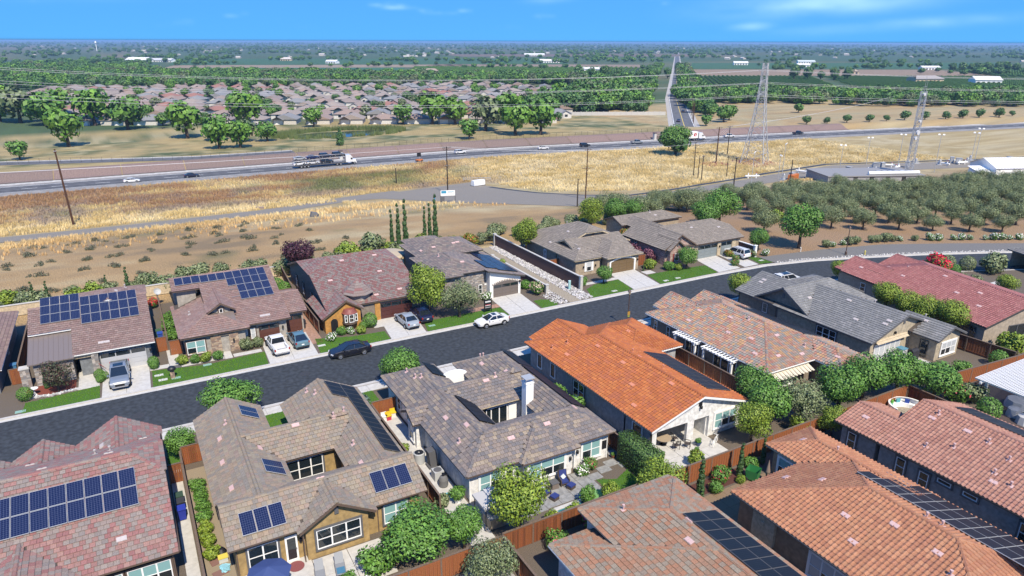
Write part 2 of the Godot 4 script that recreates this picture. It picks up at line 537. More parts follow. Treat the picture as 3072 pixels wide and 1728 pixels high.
func build_street() -> void:
	struct("street", ribbon(KF, -9.7, 0.0, 0.012, 3.0).mesh(M.asphalt))
	# gutter pans and rolled kerbs
	var g := MB.new()
	ribbon(KF, -9.75, -9.3, 0.02, 3.0, g); ribbon(KF, -0.45, 0.05, 0.02, 3.0, g)
	struct("gutter", g.mesh(M.concrete))
	for side in [[0.02, 0.34], [-10.04, -9.72]]:
		var k := MB.new()
		ribbon(KF, side[0], side[1], 0.15, 3.0, k)
		ribbon(KF, side[0], side[0] + 0.001, 0.15, 3.0, k)
		# faces of the kerb
		for i in KF.size() - 1:
			var a := Vector2(KF[i][0], KF[i][1]); var b := Vector2(KF[i + 1][0], KF[i + 1][1])
			var d := (b - a).normalized()
			var nn := Vector2(-d.y, d.x)
			for o in side:
				var p: Vector2 = a + nn * o; var q: Vector2 = b + nn * o
				k.quad(P3(p.x, 0, p.y), P3(q.x, 0, q.y), P3(q.x, 0.15, q.y), P3(p.x, 0.15, p.y))
		struct("kerb", k.mesh(M.kerb))
	# crack-sealed lines and patched joints in the asphalt
	var tar := MB.new()
	for c in [[-2.0, 69.5], [14.5, 70.6], [38.0, 72.0], [66.0, 70.5], [4.0, 67.8]]:
		var p := Vector2(c[0], c[1])
		var pts := []
		for k in 14:
			pts.append([p.x, p.y]); p += Vector2(R(-0.25, 0.3), R(0.05, 0.22))
		ribbon(pts, -0.03, 0.03, 0.017, 1.0, tar)
	struct("tar_seam", tar.mesh(flat(Color(0.02, 0.02, 0.022))))
	var mhm := MB.new()
	mhm.lathe(Vector3.ZERO, [[0.55, 0.0], [0.52, 0.012], [0.4, 0.014], [0.01, 0.014]], 20)
	for c in [[-2.4, 71.2, "iron manhole cover sunk in the asphalt beside the red tiled house"], [14.2, 72.6, "iron manhole cover in the asphalt by the black sedan"]]:
		solo("manhole_cover", mhm.mesh(flat(Color(0.035, 0.035, 0.037))), c[2], "manhole", P3(c[0], 0.013, c[1]))
	# yards on either side
	var ys := MB.new()
	ys.poly(PackedVector2Array([Vector2(-60, 76.7), Vector2(78, 76.9), Vector2(91, 76.6), Vector2(93.5, 80.0), Vector2(94, 104), Vector2(-60, 104)]), 0.12)
	ys.poly(PackedVector2Array([Vector2(-60, -30), Vector2(150, -30), Vector2(150, 43), Vector2(133, 51.5), Vector2(119, 57.8), Vector2(109, 61.4), Vector2(99, 64.6), Vector2(90.5, 66.4), Vector2(78, 66.8), Vector2(-60, 66.6)]), 0.12)
	struct("yard_soil", ys.mesh(M.soil))
	# gravel verge below the olive grove
	drape("gravel_verge", [[93.6, 76.0], [100.5, 74.7], [110.6, 71.5], [120.5, 68.0], [134.5, 62.0], [161, 48.3], [163, 52], [144, 62.9], [132, 69.3], [120, 75], [107, 78.2], [93.6, 80.1]], mat("verge", L(0.24, 0.23, 0.215), 0.95, "grit", 0.3), 0.03, 8.0)
	var st := MB.new()
	for i in 520:
		var u := R(94, 150)
		var v := 0.0
		for k in KF.size() - 1:
			if u >= KF[k][0] and u < KF[k + 1][0]: v = lerpf(KF[k][1], KF[k + 1][1], (u - KF[k][0]) / (KF[k + 1][0] - KF[k][0]))
		var s := R(0.1, 0.22)
		var gcl := R(0.35, 0.7)
		st.col = Color(gcl, gcl * 0.96, gcl * 0.9)
		st.obox(Transform3D(Basis(Vector3(R(-1, 1), R(-1, 1), R(-1, 1)).normalized(), R(0, 3)), P3(u, 0.08, v + R(0.45, 1.3))), Vector3(s, s * 0.6, s * 0.8))
	var so := struct("verge_stones", st.mesh(M.vplain), "stuff")
	tag(so, "pale cobbles edging the kerb below the olive grove", "stones")
	# sidewalk slabs on the near side
	for k in 92:
		var u := -16.0 + k * 1.5
		var v := 66.62 if u < 78 else 66.62 - (u - 78) * 0.03 - maxf(0, u - 88) * 0.12
		if u > 96: break
		var b := MB.new()
		b.box(Vector3(-0.74, 0, -0.72), Vector3(0.74, 0.05, 0.72))
		var o := struct("sidewalk", b.mesh(M.concrete))
		o.position = P3(u, 0.105, v - 1.0)

func road_line(pts: Array, off: float, w: float, lift: float, dash := 0.0) -> MB:
	var mb := MB.new()
	if dash <= 0.0:
		return ribbon(pts, off - w / 2, off + w / 2, lift, 6.0)
	for i in pts.size() - 1:
		var a := Vector2(pts[i][0], pts[i][1]); var b := Vector2(pts[i + 1][0], pts[i + 1][1])
		var l := (b - a).length()
		var s := 0.0
		while s + dash * 0.4 < l:
			var p := a.lerp(b, s / l); var q := a.lerp(b, (s + dash * 0.35) / l)
			ribbon([[p.x, p.y], [q.x, q.y]], off - w / 2, off + w / 2, lift, 20.0, mb)
			s += dash
	return mb
func build_freeway() -> void:
	var path := []
	for u in range(-400, 900, 20): path.append([float(u), fcen(u)])
	struct("highway_shoulder", ribbon(path, -11.6, 10.6, 0.03, 10.0).mesh(mat("fw_shoulder", L(0.30, 0.285, 0.265), 0.9, "soft", 0.05)))
	struct("highway", ribbon(path, -6.6, 4.6, 0.045, 10.0).mesh(mat("fw", L(0.135, 0.137, 0.145), 0.9, "soft", 0.05)))
	var tr := MB.new()
	for o in [-4.6, -2.9, 0.2, 2.6]: ribbon(path, o - 0.45, o + 0.45, 0.052, 10.0, tr)
	struct("highway_tyre_tracks", tr.mesh(mat("fw_dark", L(0.075, 0.076, 0.08), 0.9, "soft", 0.05)))
	var wl := flat(Color(0.72, 0.72, 0.7))
	for o in [[-6.1, 0.0], [-1.2, 12.0], [3.9, 0.0]]:
		struct("lane_marking", road_line(path, o[0], 0.28, 0.06, o[1]).mesh(wl))
	struct("highway_apron", ribbon(path, 7.3, 10.6, 0.05, 10.0).mesh(mat("fw_apron", L(0.55, 0.53, 0.49), 0.9, "soft", 0.1)))
	# paved bank beyond the highway: slabs of reddish stamped concrete, one per 20 m
	var mat_a := mat("bank_a", L(0.27, 0.19, 0.165), 0.9, "fine", 0.12)
	var mat_b := mat("bank_b", L(0.24, 0.175, 0.15), 0.9, "fine", 0.12)
	for i in range(5, path.size() - 1):
		if path[i][0] >= 340: break
		var b := MB.new()
		var p := [path[i], path[i + 1]]
		var prev := []
		for s in 7:
			var t := s / 6.0
			var cur := []
			for e in 2:
				var u: float = p[e][0] + (0.12 if e == 0 else -0.12)
				var v: float = fcen(u) + lerpf(10.7, 18.2, t)
				cur.append(P3(u, maxf(Th(u, v), lerpf(-8.4, -5.95, sm(11.2, 17, v - fcen(u)))) + 0.08, v))
			if prev.size(): b.quad(prev[0], prev[1], cur[1], cur[0])
			prev = cur
		struct("paved_bank", b.mesh(mat_a if hsh(i, 2) < 0.6 else mat_b))
	# ramp and fence at the top of the bank
	var ramp := [[-200.0, 312.0], [-60.0, 305.0], [-36.0, 301.0], [0.0, 290.0], [24.0, 283.0], [60.0, 281.8]]
	struct("ramp", ribbon(ramp, -3.6, 3.6, 0.06, 6.0).mesh(mat("fw", L(0.1, 0.1, 0.1))))
	struct("ramp_kerb", ribbon(ramp, 3.6, 5.6, 0.07, 6.0).mesh(M.fw_apron))
	# service road and gravel yard
	var sroad := mat("gravel", L(0.34, 0.305, 0.255), 0.95, "grit", 0.06)
	struct("gravel_road", ribbon([[-160.0, 196.0], [-60.0, 184.0], [-25.0, 181.2], [0.0, 180.0], [30.0, 181.8], [55.0, 191.0], [72.0, 196.0]], -4.4, 4.4, 0.06, 3.0).mesh(sroad))
	drape("gravel_yard", [[52, 186], [62, 184], [76, 161.6], [94, 138.0], [106, 134.0], [122, 140], [150, 146.5], [197, 156], [250, 150], [320, 132], [400, 116], [400, 132], [307, 147], [233, 171], [197, 167.5], [160, 159], [137, 151.5], [121, 147.5], [111, 158], [105, 172], [100, 197], [101, 205], [84, 201], [70, 197]], sroad, 0.055, 7.0)
	# dark swale along the yard
	struct("paved_swale", ribbon([[99.0, 192.0], [104.0, 171.0], [111.0, 158.0], [121.0, 149.6], [137.0, 153.6], [160.0, 161.0], [197.0, 169.6], [233.0, 173.0], [307.0, 149.0], [400.0, 134.0]], -0.2, 1.6, 0.075, 3.0).mesh(mat("swale", L(0.055, 0.06, 0.07), 0.8, "soft", 0.1)))
	# straight county road to the horizon
	var rd := [[256.5, 277.0], [380.5, 423.0], [830.0, 925.0], [1611.0, 1800.0], [6000.0, 6730.0]]
	struct("county_road_shoulder", ribbon(rd, -8.0, 8.0, 0.05, 40.0).mesh(mat("fw_apron2", L(0.36, 0.34, 0.31), 0.9)))
	struct("county_road", ribbon(rd, -5.4, 5.4, 0.09, 40.0).mesh(mat("fw", L(0.1, 0.1, 0.1))))
	struct("lane_marking", road_line([rd[0], rd[1], rd[2]], 0.0, 0.35, 0.12).mesh(flat(Color(0.6, 0.45, 0.1))))
	for o in [-5.0, 5.0]: struct("lane_marking", road_line([rd[0], rd[1], rd[2]], o, 0.3, 0.12).mesh(wl))
	# pond with reeds
	var pond := PackedVector2Array()
	for k in 40:
		var a := TAU * k / 40
		pond.push_back(Vector2(92 + 22 * cos(a) + 3 * sin(3 * a), 329 + 10.5 * sin(a) + 2 * cos(2 * a)))
	var pm := MB.new()
	pm.poly(pond, -5.93)
	var wm := mat("pond_water", L(0.016, 0.026, 0.03), 0.04)
	struct("pond", pm.mesh(wm))

# ---- houses: a house is a set of roof wings [u0, v0, u1, v1, eave, pitch, [W, E, S, N offsets]] (GB = gable end)
class House:
	var node: Node3D
	var roof: MeshInstance3D
	var o: Vector2
	var wings := []
	var turn := 0.0
	func X(u: float, h: float, v: float) -> Vector3: return Vector3(u - o.x, h, -(v - o.y))

func wh(w: Array, u: float, v: float) -> float:
	if u < w[0] or u > w[2] or v < w[1] or v > w[3]: return -1.0
	var q: Array = w[6]
	return w[4] + w[5] * minf(minf(u - w[0] + q[0], w[2] - u + q[1]), minf(v - w[1] + q[2], w[3] - v + q[3]))
func clip(p: PackedVector2Array, a: float, b: float, c: float) -> PackedVector2Array:
	var out := PackedVector2Array()
	for i in p.size():
		var x := p[i]
		var y := p[(i + 1) % p.size()]
		var fx := a * x.x + b * x.y + c
		var fy := a * y.x + b * y.y + c
		if fx <= 1e-6: out.push_back(x)
		if (fx < -1e-6 and fy > 1e-6) or (fx > 1e-6 and fy < -1e-6):
			out.push_back(x.lerp(y, fx / (fx - fy)))
	return out
func dform(w: Array, i: int) -> Vector3:   # d_i + o_i as a*u + b*v + c
	var q: Array = w[6]
	match i:
		0: return Vector3(1, 0, -w[0] + q[0])
		1: return Vector3(-1, 0, w[2] + q[1])
		2: return Vector3(0, 1, -w[1] + q[2])
	return Vector3(0, -1, w[3] + q[3])
func planes(w: Array) -> Array:
	var out := []
	for i in 4:
		var p := PackedVector2Array([Vector2(w[0], w[1]), Vector2(w[2], w[1]), Vector2(w[2], w[3]), Vector2(w[0], w[3])])
		if w[6][i] < GB:
			for j in 4:
				if j != i and w[6][j] < GB:
					var f := dform(w, i) - dform(w, j)
					p = clip(p, f.x, f.y, f.z)
					if p.size() < 3: break
		else: p = PackedVector2Array()
		out.append(p)
	return out
func covered(H: House, k: int, u: float, v: float, h: float) -> bool:
	for j in H.wings.size():
		if j == k: continue
		var q := wh(H.wings[j], u, v)
		if q > h + 0.04 or (j < k and absf(q - h) < 0.03): return true
	return false

var tile_cache := {}
func tile_mesh(barrel: bool, tw: float, ts: float, c: Color) -> ArrayMesh:
	var key := "%s%.2f%.2f%s" % [barrel, tw, ts, c]
	if tile_cache.has(key): return tile_cache[key]
	var b := MB.new()
	b.col = c
	tile_geo(b, barrel, Vector3(0, 0, 0), Vector3(tw, 0, 0), Vector3(0, 0, -ts), Vector3(tw, 0, -ts), Vector3.UP)
	var m := b.mesh(M.tile)
	tile_cache[key] = m
	return m
const SP := [[0.0, 0.0], [0.07, 0.045], [0.2, 0.078], [0.38, 0.088], [0.52, 0.06], [0.62, 0.012], [1.0, 0.0]]
func tile_geo(b: MB, barrel: bool, l0: Vector3, l1: Vector3, u0: Vector3, u1: Vector3, n: Vector3) -> void:
	if barrel:
		var pl := Vector3.ZERO
		var pu := Vector3.ZERO
		for i in SP.size():
			var a: Vector3 = l0.lerp(l1, SP[i][0]) + n * (SP[i][1] + 0.045)
			var c: Vector3 = u0.lerp(u1, SP[i][0]) + n * (SP[i][1] * 0.92 + 0.006)
			if i > 0:
				b.quad(pl, a, c, pu)
				b.quad(pl - n * 0.042, a - n * 0.042, a, pl)
			pl = a; pu = c
	else:
		var g := (l1 - l0).normalized() * 0.008
		var t := n * 0.075
		var s := n * 0.014
		var dn := (l0 - u0).normalized() * 0.035
		b.quad(l0 + g + t + dn, l1 - g + t + dn, u1 - g + s, u0 + g + s)
		b.quad(l0 + g + t * 0.72 + dn, l1 - g + t * 0.72 + dn, l1 - g + t + dn, l0 + g + t + dn)
		b.quad(l0 + g, l1 - g, l1 - g + t * 0.72, l0 + g + t * 0.72)
		b.quad(l0 + g, l0 + g + t, u0 + g + s, u0 + g)

# opt: pal (colours), barrel, wall, trim, label, tiles (how many single tiles), org
func house(called: String, label: String, wings: Array, opt: Dictionary) -> House:
	var H := House.new()
	var o := Vector2(0, 0)
	for w in wings: o += Vector2((w[0] + w[2]) / 2, (w[1] + w[3]) / 2)
	H.o = opt.get("org", o / wings.size())
	H.wings = wings
	H.turn = opt.get("turn", 0.0)
	H.node = thing(called, label, "house", P3(H.o.x, 0, H.o.y), H.turn, opt.get("group", ""))
	var pal: Array = opt.pal
	var barrel: bool = opt.get("barrel", false)
	var tw := 0.33 if barrel else 0.36
	var deck := MB.new()
	var soff := MB.new()
	var tiles := MB.new()
	var singles := []
	var caps := MB.new()
	var capl := []
	var ov: float = opt.get("over", 0.5)
	var wallm: Material = opt.wall
	var sd := int(H.o.x * 7 + H.o.y)
	for k in wings.size():
		var w: Array = wings[k]
		var p: float = w[5]
		var cosp := 1.0 / sqrt(1 + p * p)
		var ps := planes(w)
		for i in 4:
			var pg: PackedVector2Array = ps[i]
			if pg.size() < 3: continue
			# deck and soffit
			var ctr := Vector2.ZERO
			for q in pg: ctr += q
			ctr /= pg.size()
			for j in pg.size():
				var a := pg[j]
				var b := pg[(j + 1) % pg.size()]
				var pf := dform(w, i)
				var A := H.X(a.x, hgt(w, pf, a), a.y); var B := H.X(b.x, hgt(w, pf, b), b.y); var C := H.X(ctr.x, hgt(w, pf, ctr), ctr.y)
				deck.tri(A, B, C)
				var dn := Vector3(0, -0.13, 0)
				soff.tri(B + dn, A + dn, C + dn)
				# fascia where the edge lies on the rim
				var mid := (a + b) / 2
				if absf(mid.x - w[0]) < 0.01 or absf(mid.x - w[2]) < 0.01 or absf(mid.y - w[1]) < 0.01 or absf(mid.y - w[3]) < 0.01:
					var ns := maxi(1, int(a.distance_to(b) / 0.35))
					for e in ns:
						var f0 := float(e) / ns; var f1 := float(e + 1) / ns
						var mm := a.lerp(b, (f0 + f1) / 2)
						if covered(H, k, mm.x, mm.y, hgt(w, pf, mm) - 0.02): continue
						var A1 := A.lerp(B, f0); var B1 := A.lerp(B, f1)
						soff.quad(A1 + Vector3(0, -0.2, 0), B1 + Vector3(0, -0.2, 0), B1 + Vector3(0, 0.02, 0), A1 + Vector3(0, 0.02, 0))
			# tiles in courses along the eave
			var dn2 := dform(w, i)
			var along := Vector2(1, 0) if i >= 2 else Vector2(0, 1)
			var up := Vector2(dn2.x, dn2.y)
			var s := 0.36 * cosp
			var nrm := Vector3(-up.x * p, 1, up.y * p).normalized()
			var dmax := 0.0
			var dmin := 1e9
			for q in pg:
				var dd := up.dot(q)
				dmax = maxf(dmax, dd) if dmax != 0.0 else dd
				dmin = minf(dmin, dd)
			var d := dmin - 0.05
			var row := 0
			while d < dmax - 0.05:
				var d1 := minf(d + s + 0.03, dmax)
				var r0 := span(pg, along, up, maxf(d, dmin + 0.001))
				var r1 := span(pg, along, up, minf(d1, dmax - 0.001))
				if r0.y > r0.x:
					var off := 0.0 if barrel else (0.5 if row % 2 else 0.0) * tw
					var j := int(floor((r0.x - off) / tw)) - 1
					var je := int(ceil((maxf(r0.y, r1.y) - off) / tw))
					while j <= je:
						var t0 := j * tw + off
						var t1 := t0 + tw
						var a0 := maxf(t0, r0.x); var b0 := minf(t1, r0.y)
						var a1 := maxf(t0, r1.x); var b1 := minf(t1, r1.y)
						j += 1
						if b0 - a0 < 0.015 and b1 - a1 < 0.015: continue
						if b0 < a0:
							a0 = clampf(a0, r0.x, r0.y); b0 = a0
						if b1 < a1:
							a1 = clampf((a1 + b1) / 2, r1.x, maxf(r1.x, r1.y)); b1 = a1
						var pc := along * ((a0 + b0) / 2) + up * ((d + d1) / 2)
						var hh := hgt(w, dn2, pc)
						if covered(H, k, pc.x, pc.y, hh): continue
						var ci := tile_col(sd, k * 8 + i, j, row, pal.size(), opt.get("patch", 0))
						var cc: Color = pal[ci]
						var pl0 := along * a0 + up * d; var pl1 := along * b0 + up * d
						var pu0 := along * a1 + up * d1; var pu1 := along * b1 + up * d1
						# left to right as seen from below the eave
						var flip := (i == 0 or i == 3)
						if flip:
							var x := pl0; pl0 = pl1; pl1 = x
							x = pu0; pu0 = pu1; pu1 = x
						var L0 := H.X(pl0.x, hgt(w, dn2, pl0), pl0.y); var L1 := H.X(pl1.x, hgt(w, dn2, pl1), pl1.y)
						var U0 := H.X(pu0.x, hgt(w, dn2, pu0), pu0.y); var U1 := H.X(pu1.x, hgt(w, dn2, pu1), pu1.y)
						if (b0 - a0) > tw - 0.005 and (b1 - a1) > tw - 0.005 and opt.get("tiles", 0) > 0:
							var gp := H.node.transform * L0
							var sc := nrm.dot((eye - gp).normalized()) / gp.distance_squared_to(eye)
							if gp.z < -20.0 - gp.x * 0.0 and in_view(gp):
								singles.append([sc, L0, L1, U0, U1, nrm, ci])
								continue
						tiles.col = cc * (0.9 + 0.2 * hsh(j, row, sd))
						tile_geo(tiles, barrel, L0, L1, U0, U1, nrm)
				d += s
				row += 1
		# caps on ridges and hips
		for i in 4:
			for jj in ps[i].size():
				var a: Vector2 = ps[i][jj]
				var b: Vector2 = ps[i][(jj + 1) % ps[i].size()]
				var mid := (a + b) / 2
				if absf(mid.x - w[0]) < 0.01 or absf(mid.x - w[2]) < 0.01 or absf(mid.y - w[1]) < 0.01 or absf(mid.y - w[3]) < 0.01: continue
				if a.x > b.x or (absf(a.x - b.x) < 1e-5 and a.y > b.y): continue   # each edge once
				var A := Vector3(a.x, hgt(w, dform(w, i), a), a.y); var B := Vector3(b.x, hgt(w, dform(w, i), b), b.y)
				if A.y > B.y:
					var x := A; A = B; B = x
				var l := A.distance_to(B)
				var n := maxi(1, int(l / 0.4))
				for q in n:
					var e0 := A.lerp(B, float(q) / n); var e1 := A.lerp(B, minf(1.0, (q + 1.12) / n))
					var em := (e0 + e1) / 2
					if covered(H, k, em.x, em.z, em.y): continue
					caps.col = pal[int(hsh(q, jj, sd + k) * (pal.size() - 0.01))] * 0.98
					cap_geo(caps, H.X(e0.x, e0.y, e0.z), H.X(e1.x, e1.y, e1.z), barrel)
		# walls under the wing
		if w.size() < 8 or not w[7].get("nowall", false):
			var sides: String = "WESN" if w.size() < 8 else w[7].get("walls", "WESN")
			var wm: Material = wallm if w.size() < 8 else w[7].get("mat", wallm)
			var mb := MB.new()
			var q := [w[0] + ov, w[1] + ov, w[2] - ov, w[3] - ov]
			for sname in sides:
				var A := Vector2(); var B := Vector2()
				match sname:
					"W": A = Vector2(q[0], q[3]); B = Vector2(q[0], q[1])
					"E": A = Vector2(q[2], q[1]); B = Vector2(q[2], q[3])
					"S": A = Vector2(q[0], q[1]); B = Vector2(q[2], q[1])
					"N": A = Vector2(q[2], q[3]); B = Vector2(q[0], q[3])
				var n := 24
				for t in n:
					var a := A.lerp(B, float(t) / n); var b := A.lerp(B, float(t + 1) / n)
					mb.quad(H.X(a.x, 0, a.y), H.X(b.x, 0, b.y), H.X(b.x, wh(w, b.x, b.y) - 0.08, b.y), H.X(a.x, wh(w, a.x, a.y) - 0.08, a.y))
			part(H.node, "wall", mb.mesh(wm))
	deck.col = pal[0] * 0.6
	var am := deck.mesh(mat("deck", L(0.08, 0.065, 0.055), 0.9))
	soff.add_to(am, opt.get("trim", M.brown_trim))
	H.roof = part(H.node, "roof", am)
	# the tiles that show largest are single pieces, the others one course-laid mass
	singles.sort_custom(func(a, b): return a[0] > b[0])
	var lim: int = opt.get("tiles", 0)
	for i in singles.size():
		var e: Array = singles[i]
		if i < lim:
			var x: Vector3 = (e[2] - e[1])
			var z: Vector3 = (e[3] - e[1])
			var mi := MeshInstance3D.new()
			var cvar: Color = pal[e[6]] * (0.92 + 0.08 * (i % 3))
			mi.mesh = tile_mesh(barrel, x.length(), z.length(), cvar)
			mi.name = "roof_tile_%03d" % i if i else "roof_tile"
			var bx := x.normalized()
			var ny: Vector3 = e[5]
			mi.transform = Transform3D(Basis(bx, ny, bx.cross(ny)), e[1])
			H.roof.add_child(mi)
		else:
			tiles.col = pal[e[6]] * (0.9 + 0.2 * hsh(i, 3, sd))
			tile_geo(tiles, barrel, e[1], e[2], e[3], e[4], e[5])
	if tiles.v.size():
		var tn := part(H.roof, "tile_courses", tiles.mesh(M.tile))
		tn.set_meta("kind", "stuff")
	if caps.v.size():
		var cn := part(H.roof, "ridge_tiles", caps.mesh(M.tile))
		cn.set_meta("kind", "stuff")
	return H
func in_view(p: Vector3) -> bool:
	var f := Vector3(sin(deg_to_rad(29.25)), 0, -cos(deg_to_rad(29.25)))
	var pt := deg_to_rad(19.42)
	var d := f * cos(pt) + Vector3.DOWN * sin(pt)
	var upv := f * sin(pt) + Vector3.UP * cos(pt)
	var r := f.cross(Vector3.UP)
	var q := p - eye
	var z := q.dot(d)
	return z > 1 and absf(q.dot(r) / z) < 0.74 and absf(q.dot(upv) / z) < 0.415
func hgt(w: Array, f: Vector3, p: Vector2) -> float: return w[4] + w[5] * (f.x * p.x + f.y * p.y + f.z)
func span(pg: PackedVector2Array, along: Vector2, up: Vector2, d: float) -> Vector2:
	var lo := 1e9
	var hi := -1e9
	for i in pg.size():
		var a := pg[i]
		var b := pg[(i + 1) % pg.size()]
		var da := up.dot(a) - d
		var db := up.dot(b) - d
		if (da <= 0 and db >= 0) or (da >= 0 and db <= 0):
			var t := 0.0 if absf(da - db) < 1e-9 else da / (da - db)
			var x := along.dot(a.lerp(b, t))
			lo = minf(lo, x); hi = maxf(hi, x)
			if absf(da - db) < 1e-9:
				x = along.dot(b); lo = minf(lo, x); hi = maxf(hi, x)
	return Vector2(lo, hi)
func tile_col(sd: int, pl: int, j: int, row: int, n: int, mode: int) -> int:
	if mode == 1:   # big soft patches
		var x := fn2.get_noise_2d(j * 3.2 + sd, row * 5.0 + pl * 31) * 1.1 + 0.5 + (hsh(j, row, sd) - 0.5) * 0.5
		return clampi(int(x * n), 0, n - 1)
	var a := hsh((j + int(hsh(row, pl, 4) * 3)) / 2, row, sd + pl)
	if hsh(j, row, sd + 9) < 0.35: a = hsh(j, row, sd + 21)
	return clampi(int(a * n), 0, n - 1)
func cap_geo(b: MB, a: Vector3, c: Vector3, barrel: bool) -> void:
	var z := (c - a).normalized()
	var x := z.cross(Vector3.UP).normalized()
	var y := x.cross(z)
	var pr := [[-0.17, -0.035], [-0.12, 0.075], [0.0, 0.12], [0.12, 0.075], [0.17, -0.035]] if barrel else [[-0.17, -0.02], [-0.09, 0.075], [0.09, 0.075], [0.17, -0.02]]
	for i in pr.size() - 1:
		var p: Vector3 = x * pr[i][0] + y * (pr[i][1] + 0.02); var q: Vector3 = x * pr[i + 1][0] + y * (pr[i + 1][1] + 0.02)
		var p2: Vector3 = x * pr[i][0] * 0.85 + y * (pr[i][1] - 0.012); var q2: Vector3 = x * pr[i + 1][0] * 0.85 + y * (pr[i + 1][1] - 0.012)
		b.quad(a + p, a + q, c + q2, c + p2)
		b.quad(a + p - y * 0.04, a + q - y * 0.04, a + q, a + p)

# ---- things fixed to houses
func dirs(face: String) -> Array:   # right vector and outward normal of a wall
	match face:
		"S": return [Vector3(1, 0, 0), Vector3(0, 0, 1)]
		"N": return [Vector3(-1, 0, 0), Vector3(0, 0, -1)]
		"W": return [Vector3(0, 0, 1), Vector3(-1, 0, 0)]
	return [Vector3(0, 0, -1), Vector3(1, 0, 0)]
# window centred at (u, v) on a wall; n sashes side by side, frame in trim colour
func window(H: House, face: String, u: float, v: float, sill: float, w: float, h: float, n := 1, glass := "glass", frame := "trim_white", trim := "", hung := true) -> void:
	var d := dirs(face)
	var r: Vector3 = d[0]; var f: Vector3 = d[1]
	var o := H.X(u, sill, v)
	var fr := MB.new()
	var bw := 0.07
	var tr := func(cx: float, cy: float, sx: float, sy: float, dep: float, out: float) -> void:
		fr.obox(Transform3D(Basis(r, Vector3.UP, f), o + r * cx + Vector3.UP * cy + f * out), Vector3(sx, sy, dep))
	tr.call(0.0, h - bw / 2, w, bw, 0.09, 0.03); tr.call(0.0, bw / 2, w, bw, 0.09, 0.03)
	for i in n + 1:
		tr.call(-w / 2 + w * i / n + (bw / 2 if i == 0 else (-bw / 2 if i == n else 0.0)), h / 2, bw * (1.0 if i == 0 or i == n else 1.5), h - 2 * bw - 0.004, 0.088, 0.03)
	var node := part(H.node, "window", fr.mesh(M[frame]))
	for i in n:
		var pw := w / n - bw * 1.2
		for k in (2 if hung else 1):
			var g := MB.new()
			var ph := h / (2 if hung else 1) - bw
			g.obox(Transform3D(Basis(r, Vector3.UP, f), o + r * (-w / 2 + w * (i + 0.5) / n) + Vector3.UP * (h * (0.25 + 0.5 * k) if hung else h / 2) + f * (0.02 + 0.012 * k)), Vector3(pw, ph, 0.02))
			part(node, "pane", g.mesh(M[glass if k == 1 or not hung else ("glass" if hsh(int(u * 9), i, k) < 0.5 else glass)]))
		if hung:
			var s := MB.new()
			s.obox(Transform3D(Basis(r, Vector3.UP, f), o + r * (-w / 2 + w * (i + 0.5) / n) + Vector3.UP * h * 0.5 + f * 0.045), Vector3(pw, 0.05, 0.05))
			part(node, "meeting_rail", s.mesh(M[frame]))
	if trim:
		var t := MB.new()
		t.obox(Transform3D(Basis(r, Vector3.UP, f), o + Vector3.UP * (h + 0.07) + f * 0.04), Vector3(w + 0.3, 0.14, 0.11))
		t.obox(Transform3D(Basis(r, Vector3.UP, f), o - Vector3.UP * 0.07 + f * 0.05), Vector3(w + 0.3, 0.12, 0.14))
		for s in [-1.0, 1.0]:
			t.obox(Transform3D(Basis(r, Vector3.UP, f), o + r * s * (w / 2 + 0.075) + Vector3.UP * h / 2 + f * 0.035), Vector3(0.14, h, 0.09))
		part(node, "surround", t.mesh(M[trim]))
func door(H: House, face: String, u: float, v: float, w: float, h: float, m: Material, glass := false) -> void:
	var d := dirs(face)
	var r: Vector3 = d[0]; var f: Vector3 = d[1]
	var o := H.X(u, 0.12, v)
	var b := MB.new()
	b.obox(Transform3D(Basis(r, Vector3.UP, f), o + Vector3.UP * h / 2 + f * 0.03), Vector3(w, h, 0.08))
	var n := part(H.node, "door", b.mesh(m))
	if glass:
		var g := MB.new()
		g.obox(Transform3D(Basis(r, Vector3.UP, f), o + Vector3.UP * h / 2 + f * 0.07), Vector3(w - 0.26, h - 0.4, 0.02))
		part(n, "pane", g.mesh(M.glass))
	else:
		for k in 3:
			var g := MB.new()
			g.obox(Transform3D(Basis(r, Vector3.UP, f), o + Vector3.UP * (h * (0.2 + 0.3 * k)) + f * 0.075), Vector3(w - 0.25, h * 0.24, 0.025))
			part(n, "door_panel", g.mesh(m))
	var hd := MB.new()
	hd.obox(Transform3D(Basis(r, Vector3.UP, f), o + r * (w / 2 - 0.1) + Vector3.UP * 1.0 + f * 0.1), Vector3(0.05, 0.14, 0.06))
	part(n, "handle", hd.mesh(M.metal))
